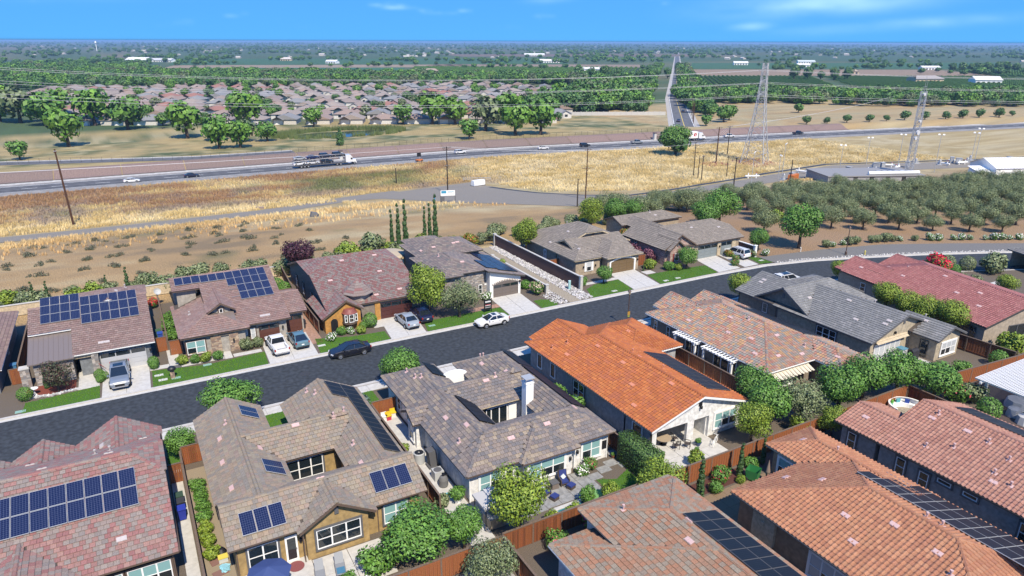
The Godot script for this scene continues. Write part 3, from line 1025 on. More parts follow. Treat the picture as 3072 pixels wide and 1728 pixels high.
func garage(H: House, u0: float, u1: float, v: float, h: float, m: Material, windows := true, arch := 0.0, rows := 4) -> void:
	var b := MB.new()
	var w := u1 - u0
	b.box(H.X(u0, 0.1, v + 0.06), H.X(u1, h, v - 0.02))
	if arch > 0:
		for k in 12:
			var a := -1.0 + 2.0 * k / 12; var c := -1.0 + 2.0 * (k + 1) / 12
			var ya := h + arch * (1 - a * a); var yc := h + arch * (1 - c * c)
			b.quad(H.X(u0 + w * (a + 1) / 2, h - 0.01, v - 0.02), H.X(u0 + w * (c + 1) / 2, h - 0.01, v - 0.02), H.X(u0 + w * (c + 1) / 2, yc, v - 0.02), H.X(u0 + w * (a + 1) / 2, ya, v - 0.02))
	var n := part(H.node, "garage_door", b.mesh(m))
	var cols := maxi(2, int(w / 1.2))
	for j in rows:
		for i in cols:
			var y0 := 0.1 + (h - 0.1) * j / rows + 0.03; var y1 := 0.1 + (h - 0.1) * (j + 1) / rows - 0.03
			var x0 := u0 + w * i / cols + 0.05; var x1 := u0 + w * (i + 1) / cols - 0.05
			var q := MB.new()
			q.box(H.X(x0, y0, v - 0.02), H.X(x1, y1, v - 0.045))
			if j == rows - 1 and windows: part(n, "pane", q.mesh(M.glass))
			else: part(n, "door_panel", q.mesh(m))
func slab_part(H: House, called: String, lo: Array, hi: Array, m: Material, label := "") -> MeshInstance3D:
	var b := MB.new()
	b.box(H.X(lo[0], lo[1], lo[2]).min(H.X(hi[0], hi[1], hi[2])), H.X(lo[0], lo[1], lo[2]).max(H.X(hi[0], hi[1], hi[2])))
	return part(H.node, called, b.mesh(m), label)
func roof_at(H: House, u: float, v: float) -> Array:   # highest wing at a point: [height, normal, index]
	var best := -1.0
	var bi := -1
	for i in H.wings.size():
		var h := wh(H.wings[i], u, v)
		if h > best:
			best = h; bi = i
	if bi < 0: return [3.0, Vector3.UP, 0]
	var w: Array = H.wings[bi]
	var e := 0.02
	var n := Vector3(-(wh(w, u + e, v) - wh(w, u - e, v)) / (2 * e), 1, (wh(w, u, v + e) - wh(w, u, v - e)) / (2 * e)).normalized()
	return [best, n, bi]
func vents(H: House, pts: Array, m: Material) -> void:
	for p in pts:
		var q := roof_at(H, p[0], p[1])
		var n: Vector3 = q[1]
		var x := n.cross(Vector3.UP)
		x = x.normalized() if x.length() > 0.01 else Vector3.RIGHT
		var z := x.cross(n)
		var o := H.X(p[0], q[0], p[1])
		var b := MB.new()
		if p.size() > 2:   # pipe
			b.tube([o, o + Vector3.UP * 0.35], [0.06, 0.06], 8)
			b.obox(Transform3D(Basis(x, n, z), o + n * 0.06), Vector3(0.34, 0.03, 0.34))
			b.tube([o + Vector3.UP * 0.35, o + Vector3.UP * 0.45], [0.11, 0.1], 8)
			part(H.roof, "vent_pipe", b.mesh(m))
		else:
			b.obox(Transform3D(Basis(x, n, z), o + n * 0.075), Vector3(0.62, 0.07, 0.36))
			b.obox(Transform3D(Basis(x, n, z), o + n * 0.105 + x * 0.16), Vector3(0.2, 0.06, 0.3))
			b.obox(Transform3D(Basis(x, n, z), o + n * 0.105 - x * 0.16), Vector3(0.2, 0.06, 0.3))
			part(H.roof, "roof_vent", b.mesh(m))
# panels laid on one roof slope: lower left corner (u, v), step along the eave and up the slope
func solar(H: House, wi: int, side: int, a0: float, d0: float, nx: int, ny: int, pw: float, ph: float, cells: String, frame: Material, skip := []) -> void:
	var w: Array = H.wings[wi]
	var f := dform(w, side)
	var up := Vector2(f.x, f.y)
	var al := Vector2(1, 0) if side >= 2 else Vector2(0, 1)
	var flip := side == 0 or side == 3
	var p: float = w[5]
	var cosp := 1.0 / sqrt(1 + p * p)
	var rim := 0.0
	match side:
		0: rim = w[0]
		1: rim = -w[2]
		2: rim = w[1]
		3: rim = -w[3]
	var nrm := Vector3(-up.x * p, 1, up.y * p).normalized()
	for j in ny:
		for i in nx:
			if [i, j] in skip: continue
			var q0 := al * (a0 + i * pw + 0.02) + up * (rim + d0 + (j * ph + 0.02) * cosp)
			var q1 := q0 + al * (pw - 0.04)
			var q2 := q0 + up * (ph - 0.04) * cosp
			var q3 := q1 + up * (ph - 0.04) * cosp
			if flip:
				var x := q0; q0 = q1; q1 = x
				x = q2; q2 = q3; q3 = x
			var A := H.X(q0.x, hgt(w, f, q0), q0.y) + nrm * 0.2; var B := H.X(q1.x, hgt(w, f, q1), q1.y) + nrm * 0.2
			var C := H.X(q3.x, hgt(w, f, q3), q3.y) + nrm * 0.2; var D := H.X(q2.x, hgt(w, f, q2), q2.y) + nrm * 0.2
			var fr := MB.new()
			var ctr := (A + B + C + D) / 4
			fr.obox(Transform3D(Basis((B - A).normalized(), nrm, (A - D).normalized()), ctr - nrm * 0.03), Vector3(A.distance_to(B), 0.05, A.distance_to(D)))
			var am := fr.mesh(frame)
			var g := MB.new()
			var k := 0.965
			g.quad(ctr + (A - ctr) * k + nrm * 0.003, ctr + (B - ctr) * k + nrm * 0.003, ctr + (C - ctr) * k + nrm * 0.003, ctr + (D - ctr) * k + nrm * 0.003)
			g.add_to(am, M[cells])
			part(H.node, "solar_panel", am)
	# rails that carry the panels
	for j in ny:
		var rl := MB.new()
		var q0 := al * a0 + up * (rim + d0 + (j + 0.5) * ph * cosp)
		var q1 := q0 + al * (nx * pw)
		rl.bar(H.X(q0.x, hgt(w, f, q0), q0.y) + nrm * 0.125, H.X(q1.x, hgt(w, f, q1), q1.y) + nrm * 0.125, 0.05)
		part(H.node, "panel_rail", rl.mesh(M.metal))
# metal shed roof with standing seams between two heights
func shed_roof(H: House, u0: float, u1: float, v0: float, h0: float, v1: float, h1: float, m: Material) -> void:
	var b := MB.new()
	var A := H.X(u0, h0, v0); var B := H.X(u1, h0, v0); var C := H.X(u1, h1, v1); var D := H.X(u0, h1, v1)
	b.quad(A, B, C, D)
	var dn := Vector3(0, -0.12, 0)
	b.quad(B + dn, A + dn, D + dn, C + dn); b.quad(A + dn, B + dn, B, A); b.quad(D + dn, A + dn, A, D); b.quad(B + dn, C + dn, C, B)
	var n := part(H.roof, "metal_roof", b.mesh(m))
	var k := int((u1 - u0) / 0.45)
	for i in k + 1:
		var t := float(i) / k
		var s := MB.new()
		s.bar(A.lerp(B, t) + Vector3(0, 0.02, 0), D.lerp(C, t) + Vector3(0, 0.02, 0), 0.04, 0.05)
		s.bar(A.lerp(B, t) + Vector3(0, 0.02, 0), A.lerp(B, t) + Vector3(0, -0.05, 0), 0.03)
		part(H.roof, "seam", s.mesh(m))
func gutter(H: House, a: Array, b: Array, m: Material) -> void:
	var g := MB.new()
	g.bar(H.X(a[0], a[2] - 0.06, a[1]), H.X(b[0], b[2] - 0.06, b[1]), 0.12, 0.1)
	part(H.node, "gutter", g.mesh(m))
func downpipe(H: House, u: float, v: float, h: float, m: Material) -> void:
	var g := MB.new()
	g.box(H.X(u - 0.04, 0.1, v + 0.04), H.X(u + 0.04, h, v - 0.04))
	part(H.node, "downpipe", g.mesh(m))
func sconce(H: House, face: String, u: float, v: float, h: float) -> void:
	var d := dirs(face)
	var f: Vector3 = d[1]
	var o := H.X(u, h, v)
	var b := MB.new()
	b.obox(Transform3D(Basis(d[0], Vector3.UP, f), o + f * 0.03), Vector3(0.12, 0.3, 0.05))
	b.lathe(o + f * 0.16 - Vector3.UP * 0.12, [[0.03, -0.05], [0.09, 0.0], [0.11, 0.26], [0.02, 0.36]], 6)
	part(H.node, "wall_lamp", b.mesh(M.black))

func C3(r: float,g: float,b: float) -> Color: return Color(r,g,b)
func houses_south() -> void:
	var white := stucco(C3(0.80,0.79,0.76))
	var tan := stucco(C3(0.40,0.275,0.115))
	var taupe := stucco(C3(0.27,0.225,0.175))
	var greyw := stucco(C3(0.38,0.375,0.365))
	var H: House
	# red and grey tiled house with the long blue solar array
	H = house("tiled_house","red and grey tiled house with two rows of blue solar panels on its big slope",[
		[-18.0,44.1,-0.7,61.1,2.9,0.42,[GB,6.2,0.0,0.0]],
		[-6.9,50.0,-0.65,62.3,2.9,0.6,[0.0,0.0,GB,GB]],
		[-11.3,50.0,-6.9,62.0,2.9,0.6,[0.0,0.0,GB,GB]],
		[-15.5,50.0,-11.3,61.6,2.9,0.6,[0.0,0.0,GB,GB]],
		[-13.1,38.5,-6.1,50.0,2.9,0.42,[0.0,0.0,0.0,GB]]],
		{"pal": [C3(0.36,0.19,0.165),C3(0.31,0.24,0.21),C3(0.33,0.27,0.235),C3(0.38,0.22,0.185),C3(0.29,0.245,0.22),C3(0.35,0.165,0.15)],"wall": tan,"tiles": 300,"patch": 1})
	solar(H,0,2,-16.4,4.0,13,2,1.06,1.62,"cells_blue",M.galv)
	vents(H,[[-4.2,53.9],[-8.4,53.9],[-12.5,53.8],[-3.9,46.0],[-5.2,55.6,1],[-4.2,55.6,1],[-2.0,59.0],[-4.9,58.8],[-9.8,58.6]],M.vent_grey)
	window(H,"S",-2.6,44.55,0.5,2.6,1.7,3,"blind","trim_white","brown_trim")
	window(H,"S",-4.9,44.55,0.5,1.5,1.7,1,"blind","trim_white","brown_trim")
	window(H,"E",-1.2,49.0,0.8,1.0,1.4,1)
	gutter(H,[-18,44.05,2.9],[-13.1,44.05,2.9],M.brown_trim); gutter(H,[-6.1,44.05,2.9],[-0.7,44.05,2.9],M.brown_trim); gutter(H,[-0.66,44.1,2.9],[-0.66,61,2.9],M.brown_trim)
	downpipe(H,-1.1,44.5,2.7,M.brown_trim)
	# tan courtyard house
	H = house("tiled_house","tan stucco house with brown mottled roof, small courtyard and gabled rear bay",[
		[2.104,45.3,7.7,62.0,2.9,0.55,[0.0,0.0,GB,GB]],
		[2.1,42.4,16.4,48.2,2.9,0.55,[GB,GB,0.0,0.0]],
		[4.95,51.5,16.58,57.3,2.9,0.52,[GB,0.0,0.0,0.0]],
		[9.5,54.0,16.7,61.2,2.9,0.5,[0.0,0.0,2.9,GB]],
		[11.9,45.5,16.6,57.0,2.9,0.55,[0.0,0.0,GB,GB]],
		[6.7,41.8,12.2,45.35,2.9,0.58,[0.0,0.0,GB,GB]]],
		{"pal": [C3(0.33,0.27,0.205),C3(0.37,0.28,0.20),C3(0.29,0.255,0.215),C3(0.35,0.265,0.21),C3(0.31,0.265,0.215),C3(0.36,0.30,0.22)],"wall": tan,"tiles": 300,"patch": 1})
	solar(H,1,2,3.2,0.55,3,1,0.98,1.75,"cells_blue",M.galv)
	solar(H,1,2,12.6,0.7,3,1,0.98,1.75,"cells_blue",M.galv)
	solar(H,0,1,48.9,0.35,2,1,0.99,1.7,"cells_blue",M.galv)
	solar(H,0,1,58.6,0.55,2,1,0.99,1.7,"cells_blue",M.galv)
	solar(H,3,1,57.6,0.4,3,2,1.0,1.6,"cells_black",M.grey_trim)
	solar(H,4,1,47.6,0.35,10,1,1.0,1.6,"cells_black",M.grey_trim)
	vents(H,[[9.2,45.4],[9.4,54.2],[12.6,54.0,1],[13.6,54.3,1],[4.3,57.6,1],[3.6,56.0],[3.3,52.5],[6.2,53.0],[3.4,48.5],[11.8,60.2,1],[12.3,59.0,1],[13.1,50.1,1],[12.9,47.3]],M.pipe_pink)
	window(H,"S",4.35,42.87,0.55,2.0,1.75,2,"glass","trim_white","grey_trim")
	door(H,"S",6.25,42.87,0.85,2.15,M.trim_white,true)
	window(H,"S",9.5,42.27,0.85,3.2,1.6,3,"glass","trim_white","grey_trim")
	window(H,"S",14.0,42.87,0.65,1.9,1.7,2,"blind","trim_white","grey_trim")
	window(H,"S",9.4,51.97,0.5,3.0,1.9,3,"glass","trim_white","grey_trim")
	door(H,"W",12.4,50.6,0.9,2.1,flat(C3(0.18,0.09,0.05)))
	window(H,"W",2.55,50.2,0.7,1.0,1.5,1,"glass","trim_white","grey_trim")
	window(H,"W",2.55,46.6,0.7,0.9,1.4,1,"glass","trim_white","grey_trim")
	slab_part(H,"gable_vent",[9.3,3.35,42.3],[9.6,3.9,42.2],M.grey_trim)
	for e in [[2.1,6.7],[12.2,16.4]]: gutter(H,[e[0],42.35,2.9],[e[1],42.35,2.9],M.brown_trim)
	gutter(H,[2.05,48.2,2.9],[2.05,62,2.9],M.brown_trim)
	for e in [[7.0,42.25],[12.6,42.9],[2.65,42.85]]: downpipe(H,e[0],e[1],2.75,M.brown_trim)
	sconce(H,"S",6.9,42.9,1.7)
	# white courtyard house
	var pc := [C3(0.28,0.235,0.205),C3(0.22,0.195,0.185),C3(0.37,0.30,0.225),C3(0.25,0.205,0.185),C3(0.20,0.185,0.185),C3(0.31,0.25,0.21)]
	H = house("tiled_house","white stucco house with dark mottled tiles, a courtyard and a white chimney",[
		[19.704,45.1,25.4,62.3,2.9,0.52,[0.0,0.0,GB,0.0]],
		[19.7,42.3,34.1,48.3,2.9,0.52,[0.0,0.0,0.0,0.0]],
		[24.4,41.7,30.0,45.4,2.9,0.52,[0.0,0.0,0.0,GB]],
		[22.55,51.5,34.08,57.2,2.9,0.51,[GB,0.0,0.0,0.0]],
		[27.3,54.0,34.1,61.5,2.9,0.5,[0.0,0.0,2.9,0.0]],
		[29.7,45.5,34.096,57.0,2.9,0.52,[0.0,0.0,GB,GB]],
		[18.9,51.7,23.0,54.7,2.9,0.5,[GB,GB,0.0,0.0]]],
		{"pal": pc,"wall": white,"tiles": 300})
	vents(H,[[28.4,44.5],[24.7,44.2],[32.2,46.0],[21.6,60.0,1],[21.8,58.2,1],[22.2,57.6,1],[21.4,50.0],[20.9,46.2,1],[22.2,47.4],[28.5,54.2,1],[27.4,54.0],[30.0,54.6],[29.6,59.6,1],[30.2,60.1,1],[30.9,52.5,1],[30.6,51.4,1],[29.1,58.2]],M.pipe_pink)
	solar(H,0,1,47.9,0.25,5,1,1.05,1.75,"cells_black",M.black)
	solar(H,0,1,58.4,0.3,3,1,1.0,1.6,"cells_black",M.black)
	solar(H,5,1,46.5,0.25,9,1,1.05,1.75,"cells_black",M.black)
	solar(H,4,1,56.2,0.25,4,1,1.05,1.75,"cells_black",M.black)
	window(H,"S",22.0,42.77,0.6,1.9,1.7,2,"blind","trim_white","trim_white")
	door(H,"S",23.75,42.77,0.85,2.15,M.trim_white,true)
	window(H,"S",27.0,42.17,0.75,3.5,1.6,3,"blind","trim_white","trim_white")
	window(H,"S",31.9,42.77,0.65,1.9,1.65,2,"blind","trim_white","trim_white")
	window(H,"S",27.3,51.97,0.25,2.6,2.1,3,"glass","trim_white","",false)
	window(H,"S",26.0,51.97,0.25,0.8,2.1,1,"glass","trim_white","",false)
	slab_part(H,"white_blind",[28.75,0.3,51.98],[29.6,2.4,51.9],M.white)
	window(H,"W",19.36,53.2,0.6,1.0,1.6,1,"blind_white","trim_white","trim_white")
	window(H,"W",20.15,58.5,0.8,0.8,1.4,1,"glass","trim_white")
	window(H,"W",20.15,56.0,0.8,0.9,1.4,1,"glass","trim_white")
	slab_part(H,"wall_plaque",[33.1,1.1,42.78],[33.55,1.9,42.72],M.black)
	for e in [[24.9,42.2],[29.3,42.2],[30.4,42.75]]: sconce(H,"S",e[0],e[1],1.7)
	var wr := MB.new()
	wr.tube([H.X(25.0,1.35,42.1),H.X(25.2,1.5,42.1),H.X(25.35,1.35,42.1),H.X(25.2,1.2,42.1),H.X(25.0,1.35,42.1)],[0.05,0.05,0.05,0.05,0.05],6)
	part(H.node,"wreath",wr.mesh(flat(C3(0.05,0.2,0.22))))
	for e in [[19.7,24.4],[30.0,34.1]]: gutter(H,[e[0],42.25,2.9],[e[1],42.25,2.9],M.brown_trim)
	gutter(H,[24.4,41.65,2.9],[30,41.65,2.9],M.brown_trim); gutter(H,[19.65,42.3,2.9],[19.65,62,2.9],M.grey_trim); gutter(H,[34.15,42.3,2.9],[34.15,61,2.9],M.grey_trim); gutter(H,[25.4,51.45,2.9],[29.7,51.45,2.9],M.cream)
	for e in [[20.15,42.75],[24.95,42.1],[33.6,42.75],[30.05,42.6]]: downpipe(H,e[0],e[1],2.75,M.trim_white)
	var ch := MB.new()
	ch.box(H.X(29.55,0.1,50.8),H.X(30.35,5.0,50.0)); ch.box(H.X(29.5,5.0,50.85),H.X(30.4,5.12,49.95))
	var chn := part(H.node,"chimney",ch.mesh(M.white))
	var cp := MB.new()
	for s in [[29.55,50.05],[30.35,50.05],[29.55,50.8],[30.35,50.8]]: cp.bar(H.X(s[0],5.1,s[1]),H.X(s[0],5.5,s[1]),0.06)
	cp.box(H.X(29.45,5.5,50.9),H.X(30.45,5.58,49.9))
	part(chn,"chimney_cap",cp.mesh(M.galv))
	# curved white wall of the entry court
	var ar := MB.new()
	for k in 14:
		var a := PI * k / 14; var c := PI * (k + 1) / 14
		var A := Vector2(26.2 - 1.7 * cos(a),58.6); var B := Vector2(26.2 - 1.7 * cos(c),58.6)
		ar.quad(H.X(A.x,0.1,A.y),H.X(B.x,0.1,B.y),H.X(B.x,2.6 + 0.9 * sin(c),B.y),H.X(A.x,2.6 + 0.9 * sin(a),A.y))
		ar.quad(H.X(B.x,0.1,B.y + 0.35),H.X(A.x,0.1,A.y + 0.35),H.X(A.x,2.6 + 0.9 * sin(a),A.y + 0.35),H.X(B.x,2.6 + 0.9 * sin(c),B.y + 0.35))
		ar.quad(H.X(A.x,2.6 + 0.9 * sin(a),A.y),H.X(B.x,2.6 + 0.9 * sin(c),B.y),H.X(B.x,2.6 + 0.9 * sin(c),B.y + 0.35),H.X(A.x,2.6 + 0.9 * sin(a),A.y + 0.35))
	part(H.node,"arched_parapet",ar.mesh(M.white))
	# orange barrel tile house
	H = house("tiled_house","white house with a bright orange clay tile roof and a covered rear patio",[
		[36.75,40.5,48.6,62.6,2.9,0.33,[0.0,0.0,GB,0.0],{"walls": "WEN"}],
		[37.9,55.5,45.5,63.6,2.9,0.40,[0.0,0.0,GB,GB]],
		[44.5,53.4,51.9,62.5,2.9,0.33,[0.0,0.0,0.0,0.0]]],
		{"pal": [C3(0.50,0.155,0.045),C3(0.46,0.14,0.045),C3(0.53,0.18,0.055),C3(0.44,0.14,0.06)],"barrel": true,"wall": greyw,"tiles": 300,"trim": M.trim_white})
	solar(H,0,1,42.4,0.5,9,2,1.05,1.7,"cells_black",M.grey_trim)
	vents(H,[[41.3,55.0],[42.0,44.2],[39.6,47.0],[38.4,56.5],[39.6,58.3,1],[43.2,51.5,1],[43.0,50.2],[38.0,58.8,1],[47.5,57.6],[37.9,44.5],[41.2,50.5],[43.6,47.2,1]],flat(C3(0.55,0.22,0.13)))
	# rear gable wall with the patio openings
	var gw := MB.new()
	var wv := 41.0
	var segs := [[37.25,37.75,0.0],[37.75,41.35,2.35],[41.35,42.15,0.0],[42.15,44.0,2.35],[44.0,48.1,0.0]]
	for s in segs:
		for k in 6:
			var a := lerpf(s[0],s[1],k / 6.0); var b := lerpf(s[0],s[1],(k + 1) / 6.0)
			for e in [[wv,1.0],[wv + 0.3,-1.0]]:
				var q := [H.X(a,s[2],e[0]),H.X(b,s[2],e[0]),H.X(b,wh(H.wings[0],b,41.0) - 0.08,e[0]),H.X(a,wh(H.wings[0],a,41.0) - 0.08,e[0])]
				if e[1] > 0: gw.quad(q[0],q[1],q[2],q[3])
				else: gw.quad(q[1],q[0],q[3],q[2])
		if s[2] > 0: gw.quad(H.X(s[0],s[2],wv + 0.3),H.X(s[1],s[2],wv + 0.3),H.X(s[1],s[2],wv),H.X(s[0],s[2],wv))
		else:
			gw.quad(H.X(s[0],0,wv + 0.3),H.X(s[0],0,wv),H.X(s[0],2.36,wv),H.X(s[0],2.36,wv + 0.3))
			gw.quad(H.X(s[1],0,wv),H.X(s[1],0,wv + 0.3),H.X(s[1],2.36,wv + 0.3),H.X(s[1],2.36,wv))
	part(H.node,"gable_wall",gw.mesh(white))
	slab_part(H,"patio_back_wall",[37.25,0.1,44.8],[44.1,2.9,45.0],white)
	slab_part(H,"patio_side_wall",[43.9,0.1,41.3],[44.1,2.9,44.8],white)
	slab_part(H,"patio_ceiling",[37.25,2.75,41.3],[44.0,2.82,44.8],M.white)
	window(H,"S",40.0,44.78,0.2,2.4,2.1,2,"glass","trim_white","",false)
	window(H,"S",46.1,40.98,0.75,2.8,1.6,3,"blind","trim_white","trim_white")
	for e in [[60.0,0.7],[57.3,0.7],[43.0,1.2]]: window(H,"W",37.22,e[0],0.8,e[1],1.5,1,"glass","grey_trim","trim_white")
	window(H,"W",37.22,52.4,0.5,1.9,1.8,2,"glass","trim_white","grey_trim")
	gutter(H,[36.7,40.5,2.9],[36.7,62.6,2.9],M.grey_trim)
	sconce(H,"S",42.7,40.95,3.6)
	slab_part(H,"gable_ornament",[42.5,3.7,41.0],[42.9,4.1,40.93],M.black)
	# blend tile house
	H = house("tiled_house","taupe house under multicoloured orange and grey barrel tiles with two white pergolas",[
		[54.7,43.8,67.5,63.2,2.9,0.33,[0.0,0.0,0.0,0.0]],
		[61.9,40.5,67.3,47.0,2.9,0.33,[0.0,0.0,0.0,GB]],
		[57.2,57.0,62.8,64.8,2.9,0.5,[0.0,0.0,GB,GB]],
		[62.8,56.5,67.3,64.0,2.9,0.45,[0.0,0.0,GB,GB]]],
		{"pal": [C3(0.47,0.27,0.19),C3(0.42,0.21,0.16),C3(0.33,0.28,0.235),C3(0.50,0.31,0.17),C3(0.29,0.27,0.25),C3(0.44,0.30,0.24)],"barrel": true,"wall": taupe,"tiles": 300,"trim": M.trim_white,"patch": 0})
	solar(H,0,1,47.0,0.4,10,2,1.05,1.7,"cells_black",M.grey_trim)
	vents(H,[[58.6,58.0],[60.3,60.0],[57.4,52.0],[56.3,47.0],[58.0,45.4],[61.0,44.8],[59.6,54.0],[56.5,57.5],[60.4,52.0,1],[62.4,45.6,1],[63.4,42.2],[60.6,48.0],[58.0,49.2]],M.pipe_pink)
	var py := MB.new()
	for e in [[55.17,61.7,0.6],[55.17,59.4,0.6]]: window(H,"W",e[0],e[1],0.8,e[2],1.5,1,"glass","trim_white")
	window(H,"W",55.17,55.2,0.25,2.2,2.0,2,"glass","trim_white","",false)
	window(H,"W",55.17,50.0,0.25,3.4,2.0,3,"glass","trim_white","",false)
	for e in [[53.6,56.9],[48.0,52.2]]:
		var pg := MB.new()
		for s in [e[0],e[1]]:
			pg.box(H.X(53.9,0.1,s + 0.11),H.X(54.12,2.4,s - 0.11)); pg.box(H.X(53.7,2.4,s + 0.07),H.X(55.1,2.52,s - 0.07))
		pg.box(H.X(53.9,2.52,e[1] + 0.3),H.X(54.1,2.72,e[0] - 0.3))
		var k: float = e[0] - 0.2
		while k < e[1] + 0.3:
			pg.box(H.X(53.6,2.72,k + 0.04),H.X(55.1,2.82,k - 0.04)); k += 0.45
		part(H.node,"pergola",pg.mesh(M.trim_white))
	window(H,"S",57.6,44.27,0.5,3.2,1.7,3,"glass","trim_white","trim_white")
	window(H,"S",64.5,40.97,0.6,2.6,1.6,3,"glass","trim_white","trim_white")
	var aw := MB.new()
	for k in 22:
		var u := 55.4 + k * 0.26
		aw.col = C3(0.6,0.55,0.44) if k % 2 else C3(0.5,0.45,0.35)
		aw.quad(H.X(u,2.2 - 0.1 * (k % 2),43.0),H.X(u + 0.26,2.2 - 0.1 * (k % 2),43.0),H.X(u + 0.26,2.7,44.3),H.X(u,2.7,44.3))
	part(H.node,"awning",aw.mesh(M.vplain))
	gutter(H,[54.65,43.8,2.9],[54.65,63.2,2.9],M.trim_white); gutter(H,[54.7,43.75,2.9],[61.9,43.75,2.9],M.trim_white)
	# grey slate-look house
	var fc := stucco(C3(0.47,0.40,0.29))
	H = house("tiled_house","cream and taupe house with a smooth grey flat tile roof and stepped rear gables",[
		[71.0,43.3,83.4,57.5,2.9,0.37,[0.0,0.0,GB,GB],{"mat": fc}],
		[71.3,52.1,84.5,61.0,2.9,0.57,[GB,0.0,0.0,0.0],{"mat": taupe}],
		[71.2,57.0,80.9,64.2,2.9,0.39,[0.0,0.0,GB,GB],{"mat": taupe}],
		[78.3,40.0,83.8,46.0,2.9,0.45,[0.0,0.0,GB,GB],{"mat": fc}],
		[79.5,55.0,86.0,63.4,2.9,0.40,[0.0,0.0,GB,0.0],{"mat": fc}]],
		{"pal": [C3(0.25,0.25,0.245),C3(0.265,0.265,0.26),C3(0.24,0.24,0.24),C3(0.31,0.305,0.295),C3(0.255,0.255,0.25)],"wall": taupe,"tiles": 300,"trim": M.grey_trim})
	vents(H,[[74.0,54.5],[73.6,47.5],[74.5,44.4],[75.2,44.4],[78.4,55.2],[76.2,50.5],[77.6,48.0,1],[74.0,62.4],[74.6,62.4],[78.4,62.0],[81.8,44.0,1],[80.5,43.2],[82.5,57.5]],M.vent_grey)
	for e in [[59.3,0.8],[56.9,0.5]]: window(H,"W",71.77,e[0],1.1,e[1],1.3,1,"glass","trim_white","grey_trim")
	window(H,"W",71.77,53.8,0.9,1.6,1.5,2,"glass","trim_white","grey_trim")
	window(H,"W",71.47,49.6,0.9,2.7,1.5,3,"glass","trim_white","grey_trim")
	window(H,"S",74.6,43.77,0.2,4.8,2.1,5,"blind_white","trim_white","",false)
	var aw2 := MB.new()
	aw2.quad(H.X(72.0,2.55,43.2),H.X(77.8,2.55,43.2),H.X(77.8,2.85,43.75),H.X(72.0,2.85,43.75))
	aw2.tube([H.X(72.0,2.75,43.6),H.X(77.8,2.75,43.6)],[0.14,0.14],8)
	part(H.node,"rolled_awning",aw2.mesh(M.cream))
	door(H,"S",79.6,43.72,0.9,2.1,M.trim_white,true)
	window(H,"S",81.2,40.47,0.6,2.8,1.6,3,"blind_white","trim_white","trim_white")
	window(H,"W",78.77,41.9,0.3,1.0,2.0,1,"glass","dark_trim","",false)
	slab_part(H,"gable_vent",[77.05,4.0,43.8],[77.35,4.6,43.7],M.grey_trim); slab_part(H,"gable_vent",[80.9,3.1,40.5],[81.15,3.6,40.4],M.grey_trim)
	slab_part(H,"gable_vent",[71.85,4.0,56.5],[71.74,4.6,56.8],M.grey_trim)
	sconce(H,"W",71.8,57.9,3.0); sconce(H,"S",75.6,43.75,3.2)
	gutter(H,[70.95,43.3,2.9],[70.95,52.1,2.9],M.grey_trim)
	# rose-red barrel tile house,turned with the bend of the street
	H = house("tiled_house","long house with a rose-red barrel tile roof at the bend of the street",[
		[89.3,38.2,104.9,61.5,2.9,0.30,[0.0,0.0,GB,0.0]],
		[89.7,56.0,97.0,63.2,2.9,0.38,[0.0,0.0,GB,GB]],
		[97.4,55.0,104.0,62.4,2.9,0.38,[0.0,0.0,GB,GB]]],
		{"pal": [C3(0.37,0.145,0.14),C3(0.34,0.13,0.125),C3(0.40,0.17,0.16)],"barrel": true,"wall": stucco(C3(0.42,0.35,0.27)),"tiles": 0,"trim": M.dark_trim,"org": Vector2(97.1,50),"turn": deg_to_rad(-10)})
	vents(H,[[91.5,60.0],[94.5,58.0],[93.0,54.0],[95.5,55.5],[93.5,46.0],[96.0,50.0],[92.5,42.0],[95.0,44.0]],M.pipe_pink)
	for e in [57.5,53.0,47.0]: window(H,"W",89.77,e,0.9,0.9,1.3,1,"glass","trim_white")
	window(H,"W",89.77,41.0,0.4,2.6,1.9,3,"glass","grey_trim")
	window(H,"S",96.0,38.67,0.3,4.4,2.1,3,"glass","grey_trim","",false)
	# grey roofed neighbour with a deep porch
	H = house("tiled_house","grey hip-roofed house with a deep shaded porch beyond the clipped shrubs",[
		[123.5,40.0,138.0,55.5,2.9,0.38,[0.0,0.0,0.0,0.0],{"walls": "ESN"}],[126.5,36.0,136.0,44.0,2.9,0.38,[0.0,0.0,0.0,GB]]],
		{"pal": [C3(0.27,0.26,0.25),C3(0.30,0.29,0.275),C3(0.24,0.235,0.23)],"wall": fc,"org": Vector2(130,48),"turn": deg_to_rad(-18),"trim": M.grey_trim})
	for e in [42.0,46.5,51.0]: slab_part(H,"porch_post",[124.0,0.1,e - 0.2],[124.4,2.9,e + 0.2],M.cream)
	slab_part(H,"porch_wall",[127.0,0.1,40.6],[127.3,2.9,55.0],fc)
	window(H,"W",126.97,46.0,0.2,2.4,2.1,2,"glass","trim_white","",false)
	# second row,backing on to these gardens
	H = house("tiled_house","brown and orange flat tiled house with a black solar strip on its far slope",[
		[21.2,8.0,32.8,32.6,2.9,0.28,[0.0,3.8,GB,0.0]],
		[24.4,14.0,32.8,33.9,3.8,0.28,[0.0,0.6,GB,0.0]]],
		{"pal": [C3(0.34,0.28,0.21),C3(0.39,0.25,0.165),C3(0.43,0.215,0.125),C3(0.35,0.28,0.21),C3(0.42,0.235,0.145)],"wall": white,"tiles": 300,"patch": 1,"trim": M.cream})
	solar(H,0,1,15.0,0.5,13,2,1.05,1.6,"cells_black",M.grey_trim)
	vents(H,[[28.0,26.6],[29.3,28.0],[29.6,18.0,1],[26.0,21.0],[26.6,31.6,1]],M.pipe_pink)
	gutter(H,[21.15,8,2.9],[21.15,32.6,2.9],M.trim_white)
